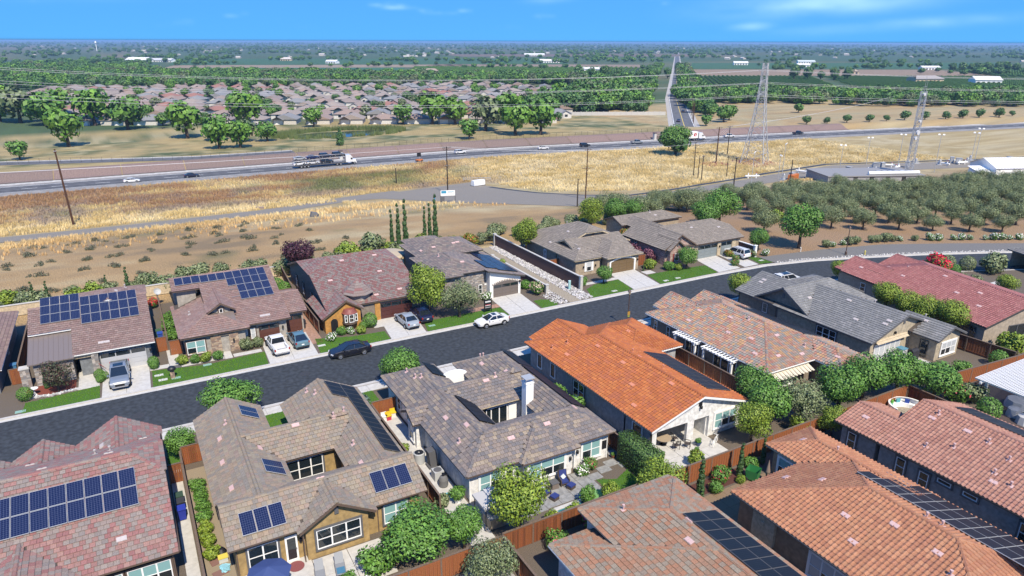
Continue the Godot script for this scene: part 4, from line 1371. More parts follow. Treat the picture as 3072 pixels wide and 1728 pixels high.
	H = house("tiled_house","salmon barrel tiled house with black solar panels and a raised niche on its wall",[
		[36.5,11.7,49.5,31.0,2.9,0.33,[0.0,0.0,0.0,0.0]],
		[44.0,23.0,49.6,34.4,2.9,0.36,[0.0,0.0,GB,0.0]],
		[41.0,2.0,60.0,17.0,2.9,0.33,[GB,0.0,0.0,0.0]]],
		{"pal": [C3(0.48,0.22,0.12),C3(0.45,0.20,0.115),C3(0.51,0.25,0.14)],"barrel": true,"wall": stucco(C3(0.36,0.25,0.16)),"tiles": 300,"trim": M.cream})
	solar(H,0,1,13.5,0.4,12,3,1.08,1.65,"cells_black",M.galv,[[10,0],[11,0],[11,1]])
	vents(H,[[41.4,21.4],[40.0,24.0],[38.6,22.3],[41.3,18.4],[40.9,15.4],[42.2,27.6],[41.0,29.8],[46.3,32.6],[46.9,29.8,1],[43.6,20.6,1],[43.7,19.6,1],[40.4,17.0,1]],M.pipe_pink)
	window(H,"W",36.97,22.6,0.35,2.9,1.9,3,"blind_white","trim_white","trim_white")
	window(H,"W",44.47,32.5,0.6,1.5,1.6,1,"blind","trim_white","trim_white")
	var nb := MB.new()
	nb.box(H.X(36.75,0.4,29.0),H.X(37.02,2.75,27.0)); nb.box(H.X(36.68,1.75,28.2),H.X(36.77,2.05,27.9))
	part(H.node,"wall_niche",nb.mesh(M.cream))
	gutter(H,[36.45,11.7,2.9],[36.45,31,2.9],M.grey_trim)
	H = house("tiled_house","dusty pink barrel tiled house with a long grey windowed side wall",[
		[52.6,6.0,65.6,30.5,2.9,0.33,[0.0,0.0,GB,GB]],
		[52.604,29.9,59.0,34.2,2.9,0.33,[0.0,0.0,GB,GB]]],
		{"pal": [C3(0.44,0.225,0.165),C3(0.41,0.20,0.15),C3(0.47,0.25,0.185)],"barrel": true,"wall": stucco(C3(0.33,0.315,0.30)),"tiles": 300,"trim": M.grey_trim})
	solar(H,0,1,16.0,1.0,12,2,1.08,1.65,"cells_black",M.grey_trim)
	vents(H,[[54.4,32.5],[57.5,28.6],[54.4,27.0,1],[55.6,25.5,1],[57.6,24.0,1],[57.8,25.8],[55.0,22.0,1],[58.2,28.5,1],[54.6,20.6,1],[56.8,22.0,1],[54.2,21.6]],M.pipe_pink)
	for e in [[32.6,0.8,1.6,0.7],[28.0,0.8,1.6,0.7],[26.0,0.8,1.4,0.7],[18.3,1.0,1.6,0.6]]: window(H,"W",53.07,e[0],e[3],e[1],e[2],1,"glass","trim_white","grey_trim")
	for e in [24.4,22.4]: window(H,"W",53.07,e,1.9,1.1,0.4,1,"glass","trim_white","grey_trim",false)
	gutter(H,[52.55,6,2.9],[52.55,34.2,2.9],M.dark_trim)

func houses_north() -> void:
	var grey := stucco(C3(0.40,0.37,0.325))
	var slate := stucco(C3(0.20,0.215,0.23))
	var H: House
	var seam := mat("seam_metal",L(0.20,0.165,0.15),0.45,"",1,0.2)
	H = house("tiled_house","dark grey walled house beside the stone gate pillar",[[-30.0,82.5,-14.2,101.5,2.9,0.4,[0.0,0.0,0.0,0.0]]],
		{"pal": [C3(0.31,0.21,0.185),C3(0.28,0.19,0.17),C3(0.34,0.24,0.2)],"wall": slate})
	window(H,"E",-14.68,92.0,1.0,0.8,1.2,1); gutter(H,[-14.15,82.5,2.9],[-14.15,101.5,2.9],M.trim_white)
	garage(H,-21.0,-15.6,82.95,2.3,M.white)
	var p1 := [C3(0.31,0.205,0.18),C3(0.28,0.185,0.165),C3(0.34,0.235,0.205),C3(0.30,0.215,0.19)]
	H = house("tiled_house","stone fronted house with a metal porch roof and six large solar panel banks",[
		[-7.8,83.0,0.2,100.6,2.9,0.35,[GB,GB,0.0,0.0]],
		[-11.9,87.4,-7.8,100.6,2.9,0.35,[GB,GB,4.4,0.0]],
		[-8.0,91.0,0.2,99.5,4.6,0.35,[0.0,0.0,GB,0.0]]],
		{"pal": p1,"wall": slate,"trim": M.trim_white})
	solar(H,1,2,-10.7,1.3,4,3,0.98,1.62,"cells_blue",M.galv)
	solar(H,0,2,-6.75,4.7,6,3,0.98,1.7,"cells_blue",M.galv)
	vents(H,[[-4.5,84.2],[-5.0,84.2],[-3.0,95.0],[-2.0,97.0,1]],M.vent_grey)
	garage(H,-5.35,-0.85,83.42,2.35,mat("door_slate",L(0.42,0.43,0.45),0.6),true)
	shed_roof(H,-11.9,-7.7,82.6,2.8,87.5,4.1,seam)
	slab_part(H,"stone_wall",[-11.5,0.1,83.0],[-7.9,2.75,87.4],M.stone_grey)
	slab_part(H,"stone_pier",[-6.15,0.1,83.0],[-5.5,2.75,83.6],M.stone_grey)
	door(H,"S",-6.9,85.4,1.0,2.1,flat(C3(0.07,0.03,0.02)))
	slab_part(H,"entry_lintel",[-7.9,2.35,83.2],[-6.0,2.7,83.4],M.cream)
	sconce(H,"S",-0.4,83.4,1.9)
	gutter(H,[-7.8,82.95,2.9],[0.2,82.95,2.9],M.trim_white)
	var fl := MB.new()
	for k in 7:
		fl.col = C3(0.4,0.04,0.05) if k % 2 == 0 else C3(0.7,0.68,0.66)
		fl.quad(H.X(-5.6 + k * 0.05,1.5 - k * 0.07,83.0),H.X(-5.1 + k * 0.05,1.1 - k * 0.07,82.6),H.X(-5.1 + k * 0.05,1.03 - k * 0.07,82.6),H.X(-5.6 + k * 0.05,1.43 - k * 0.07,83.0))
	part(H.node,"flag",fl.mesh(M.vplain))
	# dormer house
	var brown := mat("door_brown",L(0.13,0.045,0.028),0.6,"fine",0.8)
	H = house("tiled_house","grey and stone house with a small tower dormer and a stepped blue solar array",[
		[6.2,83.1,15.3,106.3,2.9,0.30,[GB,GB,0.0,0.0]],
		[3.0,91.9,6.2,106.3,2.9,0.30,[GB,GB,8.8,0.0]],
		[13.0,84.7,17.7,93.5,2.9,0.30,[GB,GB,0.0,0.0]],
		[2.7,82.2,10.3,94.0,2.9,0.40,[0.0,0.0,0.0,GB]],
		[6.2,85.1,9.3,92.5,4.45,0.62,[0.0,0.0,GB,GB]]],
		{"pal": [C3(0.34,0.215,0.185),C3(0.31,0.20,0.175),C3(0.37,0.25,0.215),C3(0.32,0.225,0.20)],"wall": grey})
	solar(H,1,2,3.5,0.9,3,1,1.0,1.65,"cells_blue",M.galv)
	solar(H,0,2,6.5,9.6,8,1,1.0,1.65,"cells_blue",M.galv)
	solar(H,0,2,9.5,4.9,5,3,1.0,1.65,"cells_blue",M.galv,[[0,0],[0,1]])
	vents(H,[[12.2,84.2],[12.8,84.2],[4.4,88.0,1]],M.vent_grey)
	garage(H,11.5,13.9,83.52,2.25,brown,true); garage(H,14.8,17.0,85.12,2.25,brown,true)
	window(H,"S",4.3,82.67,0.6,2.0,1.6,2,"blind","trim_white","brown_trim")
	window(H,"S",9.9,83.57,0.8,0.55,1.4,1,"blind_white","trim_white","brown_trim"); window(H,"S",10.8,83.57,0.8,0.55,1.4,1,"blind_white","trim_white","brown_trim")
	window(H,"S",7.75,85.57,3.6,0.45,1.0,1,"glass","trim_white","brown_trim")
	slab_part(H,"stone_porch",[5.9,0.1,82.5],[7.05,3.0,84.0],M.stone_brown); slab_part(H,"stone_porch",[7.95,0.1,82.5],[9.0,3.0,84.0],M.stone_brown); slab_part(H,"stone_lintel",[7.05,2.3,82.5],[7.95,3.0,84.0],M.stone_brown)
	slab_part(H,"stone_base",[3.1,0.1,82.6],[5.9,0.75,82.7],M.stone_brown)
	door(H,"S",7.5,84.6,0.95,2.1,M.brown_trim)
	shed_roof(H,5.9,9.1,82.2,2.95,85.5,4.1,seam)
	sconce(H,"S",14.3,83.5,1.7); sconce(H,"S",8.4,82.45,1.6)
	gutter(H,[9.1,83.0,2.9],[14.7,83.0,2.9],M.brown_trim)
	# yellow cottage with the turret
	var ochre := stucco(C3(0.52,0.265,0.065))
	H = house("tiled_house","ochre cottage-style house with a stone turret and a copper bay window",[
		[19.7,83.4,32.9,105.4,2.9,0.327,[7.5,7.5,0.0,0.0],{"mat": stucco(C3(0.26,0.215,0.175))}],
		[18.9,82.0,24.2,90.0,2.2,0.64,[0.0,0.94,GB,GB],{"mat": ochre}]],
		{"pal": [C3(0.32,0.165,0.15),C3(0.28,0.215,0.195),C3(0.30,0.25,0.225),C3(0.29,0.14,0.13),C3(0.31,0.21,0.19)],"wall": ochre,"patch": 1,"over": 0.35})
	garage(H,27.0,31.4,83.72,2.3,mat("door_maroon",L(0.10,0.028,0.024),0.6,"fine",0.8),true)
	slab_part(H,"garage_pier",[26.2,0.1,83.6],[26.9,2.9,83.8],ochre)
	vents(H,[[24.0,98.0],[24.8,93.0],[29.6,93.2],[22.0,89.0],[29.0,89.4],[26.8,84.6],[30.2,85.0]],M.pipe_pink)
	var tb := MB.new()
	tb.lathe(H.X(24.6,0.1,85.5),[[1.65,0.0],[1.65,4.0]],8)
	part(H.node,"stone_turret",tb.mesh(M.stone_grey))
	var tr := MB.new()
	for k in 8:
		var a := TAU * k / 8 + 0.2; var c := TAU * (k + 1) / 8 + 0.2
		var top := H.X(24.6,5.75,85.5)
		for r in 7:
			var s0 := 1.0 - r / 7.0; var s1 := 1.0 - (r + 1) / 7.0
			tr.col = [C3(0.32,0.165,0.15),C3(0.28,0.215,0.195),C3(0.30,0.25,0.225),C3(0.29,0.14,0.13)][int(hsh(k,r,3) * 3.99)]
			var f := func(ang: float,s: float,up: float) -> Vector3: return H.X(24.6 + 2.15 * s * cos(ang),lerpf(5.75,3.95,s) + up,85.5 + 2.15 * s * sin(ang))
			tr.quad(f.call(a,s0,0.06),f.call(a,s1,0.0),f.call(c,s1,0.0),f.call(c,s0,0.06))
			tr.quad(f.call(a,s0,0.06),f.call(c,s0,0.06),f.call(c,s0,-0.02),f.call(a,s0,-0.02))
	part(H.roof,"turret_roof",tr.mesh(M.vc))
	var bay := MB.new()
	bay.lathe(H.X(22.4,0.75,82.35),[[0.3,0.0],[1.0,0.35],[1.0,0.6]],8)
	part(H.node,"bay_base",bay.mesh(M.brown_trim))
	var bw := MB.new()
	bw.lathe(H.X(22.4,1.35,82.35),[[0.93,0.0],[0.93,1.15]],8)
	part(H.node,"bay_frame",bw.mesh(M.brown_trim))
	window(H,"S",22.4,81.48,1.4,0.62,1.05,1,"glass","trim_white"); window(H,"S",21.75,81.68,1.4,0.36,1.05,1,"glass","trim_white"); window(H,"S",23.05,81.68,1.4,0.36,1.05,1,"glass","trim_white")
	var br := MB.new()
	br.lathe(H.X(22.4,2.5,82.35),[[1.05,0.0],[0.9,0.12],[0.72,0.5],[0.6,0.55],[0.01,0.56]],8)
	part(H.node,"bay_roof",br.mesh(flat(C3(0.22,0.07,0.055),0.5)))
	var ae := MB.new()
	for k in 10:
		var a := PI * k / 10; var c := PI * (k + 1) / 10
		ae.tri(H.X(20.4,1.5,82.3),H.X(20.4 - 0.45 * cos(a),1.5 + 0.45 * sin(a),82.3),H.X(20.4 - 0.45 * cos(c),1.5 + 0.45 * sin(c),82.3))
	ae.quad(H.X(19.95,0.12,82.3),H.X(20.85,0.12,82.3),H.X(20.85,1.5,82.3),H.X(19.95,1.5,82.3))
	part(H.node,"arched_doorway",ae.mesh(M.black))
	for e in [100.5,96.5,92.0,88.0]: window(H,"W",20.02,e,0.9,0.8,1.6,1,"glass","trim_white","brown_trim")
	slab_part(H,"entry_arch",[25.9,0.1,83.9],[26.1,2.3,84.0],M.black)
	# listed house: white garage,stone front
	H = house("tiled_house","white and stone house with a brown arched garage door and a flat dark solar roof",[
		[42.8,83.4,48.9,97.0,2.9,0.25,[GB,0.0,GB,GB],{"mat": M.white}],
		[35.6,84.6,43.2,95.0,4.3,0.36,[0.0,0.0,0.0,0.0],{"mat": slate}],
		[36.0,83.8,39.2,89.0,4.3,0.36,[0.0,0.0,0.0,GB],{"mat": M.stone_grey}],
		[36.8,94.0,47.4,102.5,4.3,0.36,[0.0,0.0,0.0,0.0],{"mat": slate}],
		[38.0,99.0,44.0,105.0,4.3,0.36,[0.0,0.0,0.0,0.0],{"mat": slate}]],
		{"pal": [C3(0.25,0.205,0.19),C3(0.30,0.245,0.22),C3(0.20,0.185,0.18),C3(0.33,0.275,0.235),C3(0.27,0.215,0.20)],"wall": slate,"trim": M.dark_trim})
	solar(H,0,1,84.6,0.5,9,2,1.05,1.7,"cells_blue",M.black); solar(H,0,1,85.2,3.8,4,1,1.05,1.7,"cells_blue",M.black)
	garage(H,43.9,48.0,83.86,2.0,mat("door_taupe",L(0.14,0.115,0.10),0.6),true,0.45)
	slab_part(H,"stone_wall",[39.0,0.1,84.95],[43.3,4.2,85.1],M.stone_grey)
	var vs := MB.new()
	for k in 17:
		var a := -1.0 + 2.0 * k / 16
		vs.obox(Transform3D(Basis(Vector3.FORWARD,a * 0.6),H.X(45.95 + a * 2.15,2.14 + 0.45 * (1 - a * a),83.8)),V3(0.1,0.2,0.1))
	part(H.node,"brick_arch",vs.mesh(flat(C3(0.3,0.22,0.17))))
	window(H,"S",42.3,84.9,0.7,0.6,1.4,1,"glass","trim_white")
	window(H,"W",36.07,91.0,2.2,0.8,1.1,1,"glass","dark_trim")
	sconce(H,"S",48.2,83.85,2.0)
	slab_part(H,"house_number",[43.0,1.9,84.95],[43.4,2.1,84.9],M.white)
	vents(H,[[38.0,96.4],[40.0,96.2],[43.5,96.5],[44.2,96.6],[38.4,90.6,1],[40.5,87.0]],M.pipe_pink)
	downpipe(H,43.35,83.8,4.1,M.trim_white)
	gutter(H,[39.2,84.55,4.3],[43.2,84.55,4.3],M.dark_trim); gutter(H,[36,83.75,4.3],[39.2,83.75,4.3],M.dark_trim); gutter(H,[36.8,93.95,4.3],[47.4,93.95,4.3],M.dark_trim)
	# round canopy behind it
	var gz := MB.new()
	gz.lathe(Vector3.ZERO,[[2.9,2.5],[2.6,2.75],[0.05,3.0]],24)
	for k in 6:
		var a := TAU * k / 6
		gz.bar(V3(2.5 * cos(a),0,2.5 * sin(a)),V3(2.5 * cos(a),2.6,2.5 * sin(a)),0.09)
	solo("garden_canopy",gz.mesh(flat(C3(0.42,0.35,0.25))),"round tan garden canopy behind the stone fronted white garage house","canopy",P3(35.5,0.1,104.0))
	# arched tan garage house
	var beige := stucco(C3(0.42,0.34,0.245))
	var p5 := [C3(0.325,0.28,0.235),C3(0.295,0.255,0.215),C3(0.355,0.305,0.255),C3(0.31,0.27,0.225)]
	H = house("tiled_house","beige house with an arched tan garage door and a half-hipped brown roof",[
		[59.2,91.5,74.5,104.0,2.9,0.40,[0.0,0.0,6.0,0.0]],
		[59.204,85.7,65.0,92.2,2.9,0.40,[0.0,0.0,0.0,GB]],
		[61.0,87.2,72.0,96.0,2.9,0.40,[GB,GB,0.0,0.0]],
		[64.3,84.3,71.5,94.0,2.9,0.40,[0.0,0.0,0.0,GB]]],
		{"pal": p5,"wall": beige,"trim": M.cream})
	garage(H,65.5,70.0,84.76,1.95,mat("door_tan",L(0.20,0.13,0.06),0.6,"fine",0.6),false,0.42)
	var at := MB.new()
	for k in 12:
		var a := -1.0 + 2.0 * k / 12; var c := -1.0 + 2.0 * (k + 1) / 12
		at.bar(H.X(67.75 + a * 2.4,2.08 + 0.48 * (1 - a * a),84.72),H.X(67.75 + c * 2.4,2.08 + 0.48 * (1 - c * c),84.72),0.14,0.2)
	at.box(H.X(65.15,0.1,84.8),H.X(65.42,2.1,84.66)); at.box(H.X(70.08,0.1,84.8),H.X(70.35,2.1,84.66))
	part(H.node,"garage_arch",at.mesh(M.trim_white))
	window(H,"S",62.2,86.17,0.7,0.9,1.5,1,"blind_white","trim_white"); slab_part(H,"shutter",[61.35,0.7,86.2],[61.7,2.2,86.1],M.trim_white); slab_part(H,"shutter",[62.7,0.7,86.2],[63.05,2.2,86.1],M.trim_white)
	for e in [[95.2,0.5,1.4,0.8],[101.8,0.6,0.7,1.4]]: window(H,"W",59.67,e[0],e[3],e[1],e[2],1,"glass","trim_white","trim_white")
	slab_part(H,"gable_vent",[66.7,4.3,92.02],[67.2,4.9,91.9],M.brown_trim)
	sconce(H,"S",61.1,86.15,1.5); sconce(H,"S",63.4,86.15,1.5); sconce(H,"S",70.7,84.75,1.8)
	vents(H,[[64.0,95.0],[63.0,92.0],[62.2,90.0],[60.5,95.0],[65.7,98.0,1],[61.6,88.2]],M.vent_grey)
	gutter(H,[59.15,85.7,2.9],[59.15,104,2.9],M.cream); gutter(H,[64.3,84.25,2.9],[71.5,84.25,2.9],M.cream)
	# brick gables and blue-grey garage doors
	H = house("tiled_house","house with two small brick gables and wide slate blue garage doors",[
		[79.0,83.7,93.5,95.3,2.9,0.38,[GB,3.5,0.0,0.0]],
		[75.5,83.6,82.5,95.0,2.9,0.62,[0.0,0.0,GB,GB],{"mat": M.brick_pink}],
		[75.9,82.8,79.6,88.0,2.9,0.80,[0.0,0.0,GB,GB],{"mat": M.brick_pink}],
		[79.3,100.1,94.0,105.7,2.9,0.38,[GB,0.0,0.0,0.0]],
		[80.5,92.0,86.0,102.0,2.9,0.38,[0.0,0.0,GB,GB]]],
		{"pal": p5,"wall": beige,"trim": M.brown_trim,"over": 0.4})
	var sb := mat("door_bluegrey",L(0.19,0.22,0.225),0.6)
	garage(H,83.2,87.6,84.08,2.3,sb,true); garage(H,88.5,91.0,84.06,2.3,sb,true)
	slab_part(H,"garage_pier",[87.65,0.1,84.06],[88.4,2.85,83.98],M.cream); slab_part(H,"garage_pier",[91.1,0.1,84.08],[92.0,2.85,83.98],M.cream)
	window(H,"S",77.7,83.18,0.9,0.9,1.3,1,"glass","trim_white"); slab_part(H,"shutter",[76.85,0.9,83.2],[77.15,2.2,83.1],flat(C3(0.25,0.06,0.05))); slab_part(H,"shutter",[78.25,0.9,83.2],[78.55,2.2,83.1],flat(C3(0.25,0.06,0.05)))
	window(H,"W",75.87,91.5,1.6,0.6,1.2,1,"glass","trim_white","grey_trim")
	slab_part(H,"gable_vent",[78.85,4.1,84.02],[79.2,4.7,83.9],M.grey_trim); slab_part(H,"gable_vent",[77.6,3.4,83.22],[77.9,3.9,83.1],M.grey_trim)
	slab_part(H,"gable_vent",[79.72,3.2,102.7],[79.62,3.6,103.1],M.grey_trim)
	vents(H,[[85.0,88.0],[90.5,87.0],[84.0,101.5],[88.5,101.6],[88.0,102.7,1]],M.vent_grey)
	sconce(H,"S",88.0,83.95,1.8)
	gutter(H,[82.5,83.65,2.9],[93.5,83.65,2.9],M.brown_trim)

# ---- plants: crowns of many small leaf sprays through the volume of a few lobes
var CR := {}
var TK := {}
func crown(lobes: Array,n: int,ls: float,cols: Array,sd: int,shell := 0.55,tall := 1.0,flowers := [],fshare := 0.0) -> ArrayMesh:
	var g := RandomNumberGenerator.new()
	g.seed = sd
	var b := MB.new()
	var tot := 0.0
	for l in lobes: tot += l[3] * l[3]
	for l in lobes:
		var k := int(n * l[3] * l[3] / tot)
		var c := V3(l[0],l[1],l[2])
		for i in k:
			var z := g.randf_range(-1,1)
			var a := g.randf() * TAU
			var q := sqrt(1 - z * z)
			var d := V3(q * cos(a),z,q * sin(a))
			var r: float = l[3] * lerpf(shell,1.06,pow(g.randf(),0.6))
			var p := c + V3(d.x * r,d.y * r * tall,d.z * r)
			if p.y < 0.05: continue
			var nn := (d + V3(g.randf_range(-0.9,0.9),g.randf_range(-0.5,1.0),g.randf_range(-0.9,0.9))).normalized()
			var x := nn.cross(V3(g.randf_range(-1,1),g.randf_range(-1,1),g.randf_range(-1,1))).normalized()
			var y := nn.cross(x)
			var s := ls * g.randf_range(0.55,1.35)
			var cc: Color = cols[g.randi() % cols.size()]
			if flowers.size() and g.randf() < fshare and d.dot(Vector3.UP) > -0.3 and r > l[3] * 0.85: cc = flowers[g.randi() % flowers.size()]
			b.col = cc * g.randf_range(0.75,1.25)
			var m := (nn + d * 0.6).normalized()
			b.leaf(p - x * s * 0.5,p - y * s * 0.32 + nn * s * 0.1,p + x * s * 0.5,p + y * s * 0.32 + nn * s * 0.1,m)
	return b.mesh(M.leaf)
func round_lobes(sd: int,r: float,y: float,n := 7,spread := 0.55) -> Array:
	var g := RandomNumberGenerator.new()
	g.seed = sd
	var out := [[0.0,y,0.0,r * 0.74]]
	for i in n:
		var a := TAU * i / n + g.randf_range(-0.4,0.4)
		var e := g.randf_range(-0.5,0.75)
		var q := r * spread * g.randf_range(0.8,1.15)
		out.append([q * cos(a) * cos(e),y + q * sin(e),q * sin(a) * cos(e),r * g.randf_range(0.36,0.56)])
	return out
func trunk(h: float,r: float,sd: int,limbs := 5,spread := 1.2) -> ArrayMesh:
	var g := RandomNumberGenerator.new()
	g.seed = sd
	var b := MB.new()
	b.tube([V3(0,-0.15,0),V3(g.randf_range(-0.05,0.05),h * 0.5,g.randf_range(-0.05,0.05)),V3(0,h,0)],[r * 1.3,r,r * 0.75],7)
	for i in limbs:
		var a := TAU * i / limbs + g.randf()
		var d := V3(cos(a),0,sin(a))
		var st := V3(0,h * g.randf_range(0.7,1.0),0)
		b.tube([st,st + d * spread * 0.5 + V3(0,spread * 0.5,0),st + d * spread + V3(0,spread * 1.2,0)],[r * 0.55,r * 0.35,r * 0.14],5)
	return b.mesh(M.bark)
func plant_kinds() -> void:
	var G1 := [C3(0.098,0.221,0.029),C3(0.078,0.182,0.026),C3(0.130,0.260,0.039),C3(0.065,0.150,0.023)]
	var G2 := [C3(0.188,0.263,0.022),C3(0.150,0.231,0.020),C3(0.225,0.294,0.031),C3(0.119,0.188,0.020)]      # yellow green
	var G3 := [C3(0.061,0.142,0.030),C3(0.047,0.115,0.027),C3(0.081,0.169,0.038)]                 # dark
	var OL := [C3(0.174,0.211,0.093),C3(0.136,0.178,0.077),C3(0.225,0.259,0.131),C3(0.110,0.151,0.055)]         # olive
	var PU := [C3(0.055,0.018,0.03),C3(0.04,0.014,0.024),C3(0.075,0.022,0.036)]
	for k in 3:
		CR["green%d" % k] = crown(round_lobes(10 + k,2.0,2.7),6800,0.18,G1,100 + k,0.5)
		CR["lime%d" % k] = crown(round_lobes(20 + k,2.0,2.8),7000,0.17,G2,110 + k,0.5)
		CR["olive%d" % k] = crown(round_lobes(30 + k,2.0,2.25,9,0.62),6500,0.15,OL,120 + k,0.35)
		CR["far%d" % k] = crown(round_lobes(40 + k,2.0,2.15,6),620,0.58,G1,130 + k,0.5)
		CR["fardark%d" % k] = crown(round_lobes(50 + k,2.0,2.1,6),620,0.58,G3,140 + k,0.5)
		CR["farlime%d" % k] = crown(round_lobes(55 + k,2.0,2.2,6),620,0.58,[C3(0.11,0.235,0.025),C3(0.085,0.19,0.02),C3(0.135,0.265,0.03)],144 + k,0.5)
		CR["farolive%d" % k] = crown(round_lobes(60 + k,2.0,2.1,6),620,0.58,[C3(0.13,0.17,0.07),C3(0.10,0.14,0.06),C3(0.155,0.195,0.09)],148 + k,0.4)
		CR["bush%d" % k] = crown(round_lobes(70 + k,1.0,0.72,5),1500,0.2,G1,150 + k,0.45)
		CR["limebush%d" % k] = crown(round_lobes(75 + k,1.0,0.72,5),1500,0.2,G2,155 + k,0.45)
		CR["olivebush%d" % k] = crown(round_lobes(80 + k,1.0,0.75,6),1500,0.2,OL,160 + k,0.35)
		CR["white%d" % k] = crown(round_lobes(90 + k,0.8,0.55,4),900,0.17,G1,170 + k,0.5,1.0,[C3(0.75,0.74,0.70)],0.45)
		CR["ball%d" % k] = crown([[0.0,0.8,0.0,0.8]],1500,0.14,G1 if k < 2 else OL,180 + k,0.75)
		CR["conifer%d" % k] = crown([[0,1.2,0,1.5],[0,2.6,0,1.25],[0,4.0,0,0.95],[0,5.2,0,0.62],[0,6.1,0,0.34]],700,0.5,G3,190 + k,0.4)
		CR["weed%d" % k] = crown([[0,0.25,0,0.5],[0.7,0.2,0.2,0.4],[-0.6,0.2,-0.3,0.4],[0.2,0.18,0.8,0.35]],260,0.2,[C3(0.10,0.115,0.065),C3(0.075,0.09,0.05),C3(0.13,0.125,0.07)],200 + k,0.2)
	CR["purple0"] = crown(round_lobes(5,2.0,3.0),4200,0.23,PU,210,0.5)
	CR["darkred0"] = crown(round_lobes(6,2.0,2.6),3200,0.22,[C3(0.06,0.05,0.03),C3(0.08,0.04,0.03),C3(0.05,0.07,0.025)],211,0.4)
	CR["magenta0"] = crown(round_lobes(7,1.0,0.8,5),1600,0.17,G1,212,0.5,1.0,[C3(0.42,0.01,0.17),C3(0.5,0.02,0.22)],0.6)
	CR["crimson0"] = crown(round_lobes(8,1.0,0.8,5),1800,0.17,G1,213,0.5,1.0,[C3(0.52,0.006,0.03),C3(0.42,0.005,0.025)],0.9)
	CR["mauve0"] = crown(round_lobes(9,1.0,0.8,5),1700,0.18,[C3(0.15,0.05,0.075),C3(0.11,0.04,0.055),C3(0.19,0.07,0.10)],214,0.4)
	CR["orange0"] = crown(round_lobes(11,1.0,0.8,5),1700,0.18,G2,215,0.4,1.0,[C3(0.34,0.10,0.02),C3(0.28,0.12,0.03)],0.7)
	CR["pink0"] = crown(round_lobes(12,1.0,0.9,5),1500,0.18,G1,216,0.4,1.0,[C3(0.6,0.36,0.32),C3(0.65,0.5,0.42)],0.5)
	CR["bluegrey0"] = crown(round_lobes(13,1.0,0.7,5),1500,0.18,[C3(0.12,0.17,0.16),C3(0.09,0.14,0.13)],217,0.4)
	CR["rosebed0"] = crown(round_lobes(14,1.0,0.7,5),1300,0.18,G1,218,0.4,1.0,[C3(0.4,0.03,0.06),C3(0.55,0.12,0.16)],0.18)
	var cy := []
	for k in 9: cy.append([0.05 * sin(k * 2.1),0.4 + k * 0.5,0.05 * cos(k * 1.7),0.42 - 0.032 * k])
	CR["cypress0"] = crown(cy,3000,0.16,[C3(0.045,0.10,0.024),C3(0.03,0.075,0.018),C3(0.06,0.12,0.03)],220,0.5,1.1)
	CR["palm0"] = palm_crown()
	TK["tree"] = trunk(1.7,0.13,1,6,1.1)
	TK["low"] = trunk(1.2,0.14,2,6,1.0)
	TK["bush"] = trunk(0.25,0.06,3,6,0.42)
	TK["cypress"] = trunk(0.5,0.09,4,0)
	TK["palm"] = trunk(4.6,0.16,5,0)
	TK["far"] = trunk(1.5,0.16,6,4,1.1)
func palm_crown() -> ArrayMesh:
	var b := MB.new()
	for i in 22:
		var a := TAU * i / 22
		var e := 0.6 if i % 2 else 0.1
		var p := V3(0,4.6,0)
		var d := V3(cos(a) * cos(e),sin(e),sin(a) * cos(e))
		var sd := V3(-sin(a),0,cos(a))
		for s in 5:
			var q := p + d * 0.42
			b.col = C3(0.08,0.13,0.035) * (0.8 + 0.4 * hsh(i,s))
			b.quad(p - sd * 0.16,p + sd * 0.16,q + sd * 0.15,q - sd * 0.15)
			p = q; d = (d + V3(0,-0.28,0)).normalized()
	return b.mesh(M.leaf)
# a plant: trunk and crown; the crown kinds above are 1:1 in metres at scale 1
func plant(called: String,label: String,cat: String,kind: String,u: float,v: float,sc: float,group := "",base := -99.0,tr := "",sy := 1.0,sx := 1.0) -> Node3D:
	var k := kind
	if not CR.has(k): k = "%s%d" % [kind,int(hsh(int(u * 13),int(v * 17)) * 2.99)]
	if not CR.has(k): k = kind + "0"
	var y := base if base > -90 else (0.1 if v < 104 and u < 93 else Th(u,v))
	var o := thing(called,label,cat,P3(u,y,v),hsh(int(u * 7),int(v * 11)) * TAU,group)
	o.scale = V3(sc * sx,sc * sy,sc * sx)
	if tr == "":
		tr = "tree" if kind in ["green","lime","purple","darkred"] else ("low" if kind == "olive" else ("cypress" if kind == "cypress" else ("far" if kind.begins_with("far") or kind == "conifer" else ("palm" if kind == "palm" else "bush"))))
	part(o,"trunk" if tr != "bush" else "stems",TK[tr])
	part(o,"crown",CR[k])
	return o
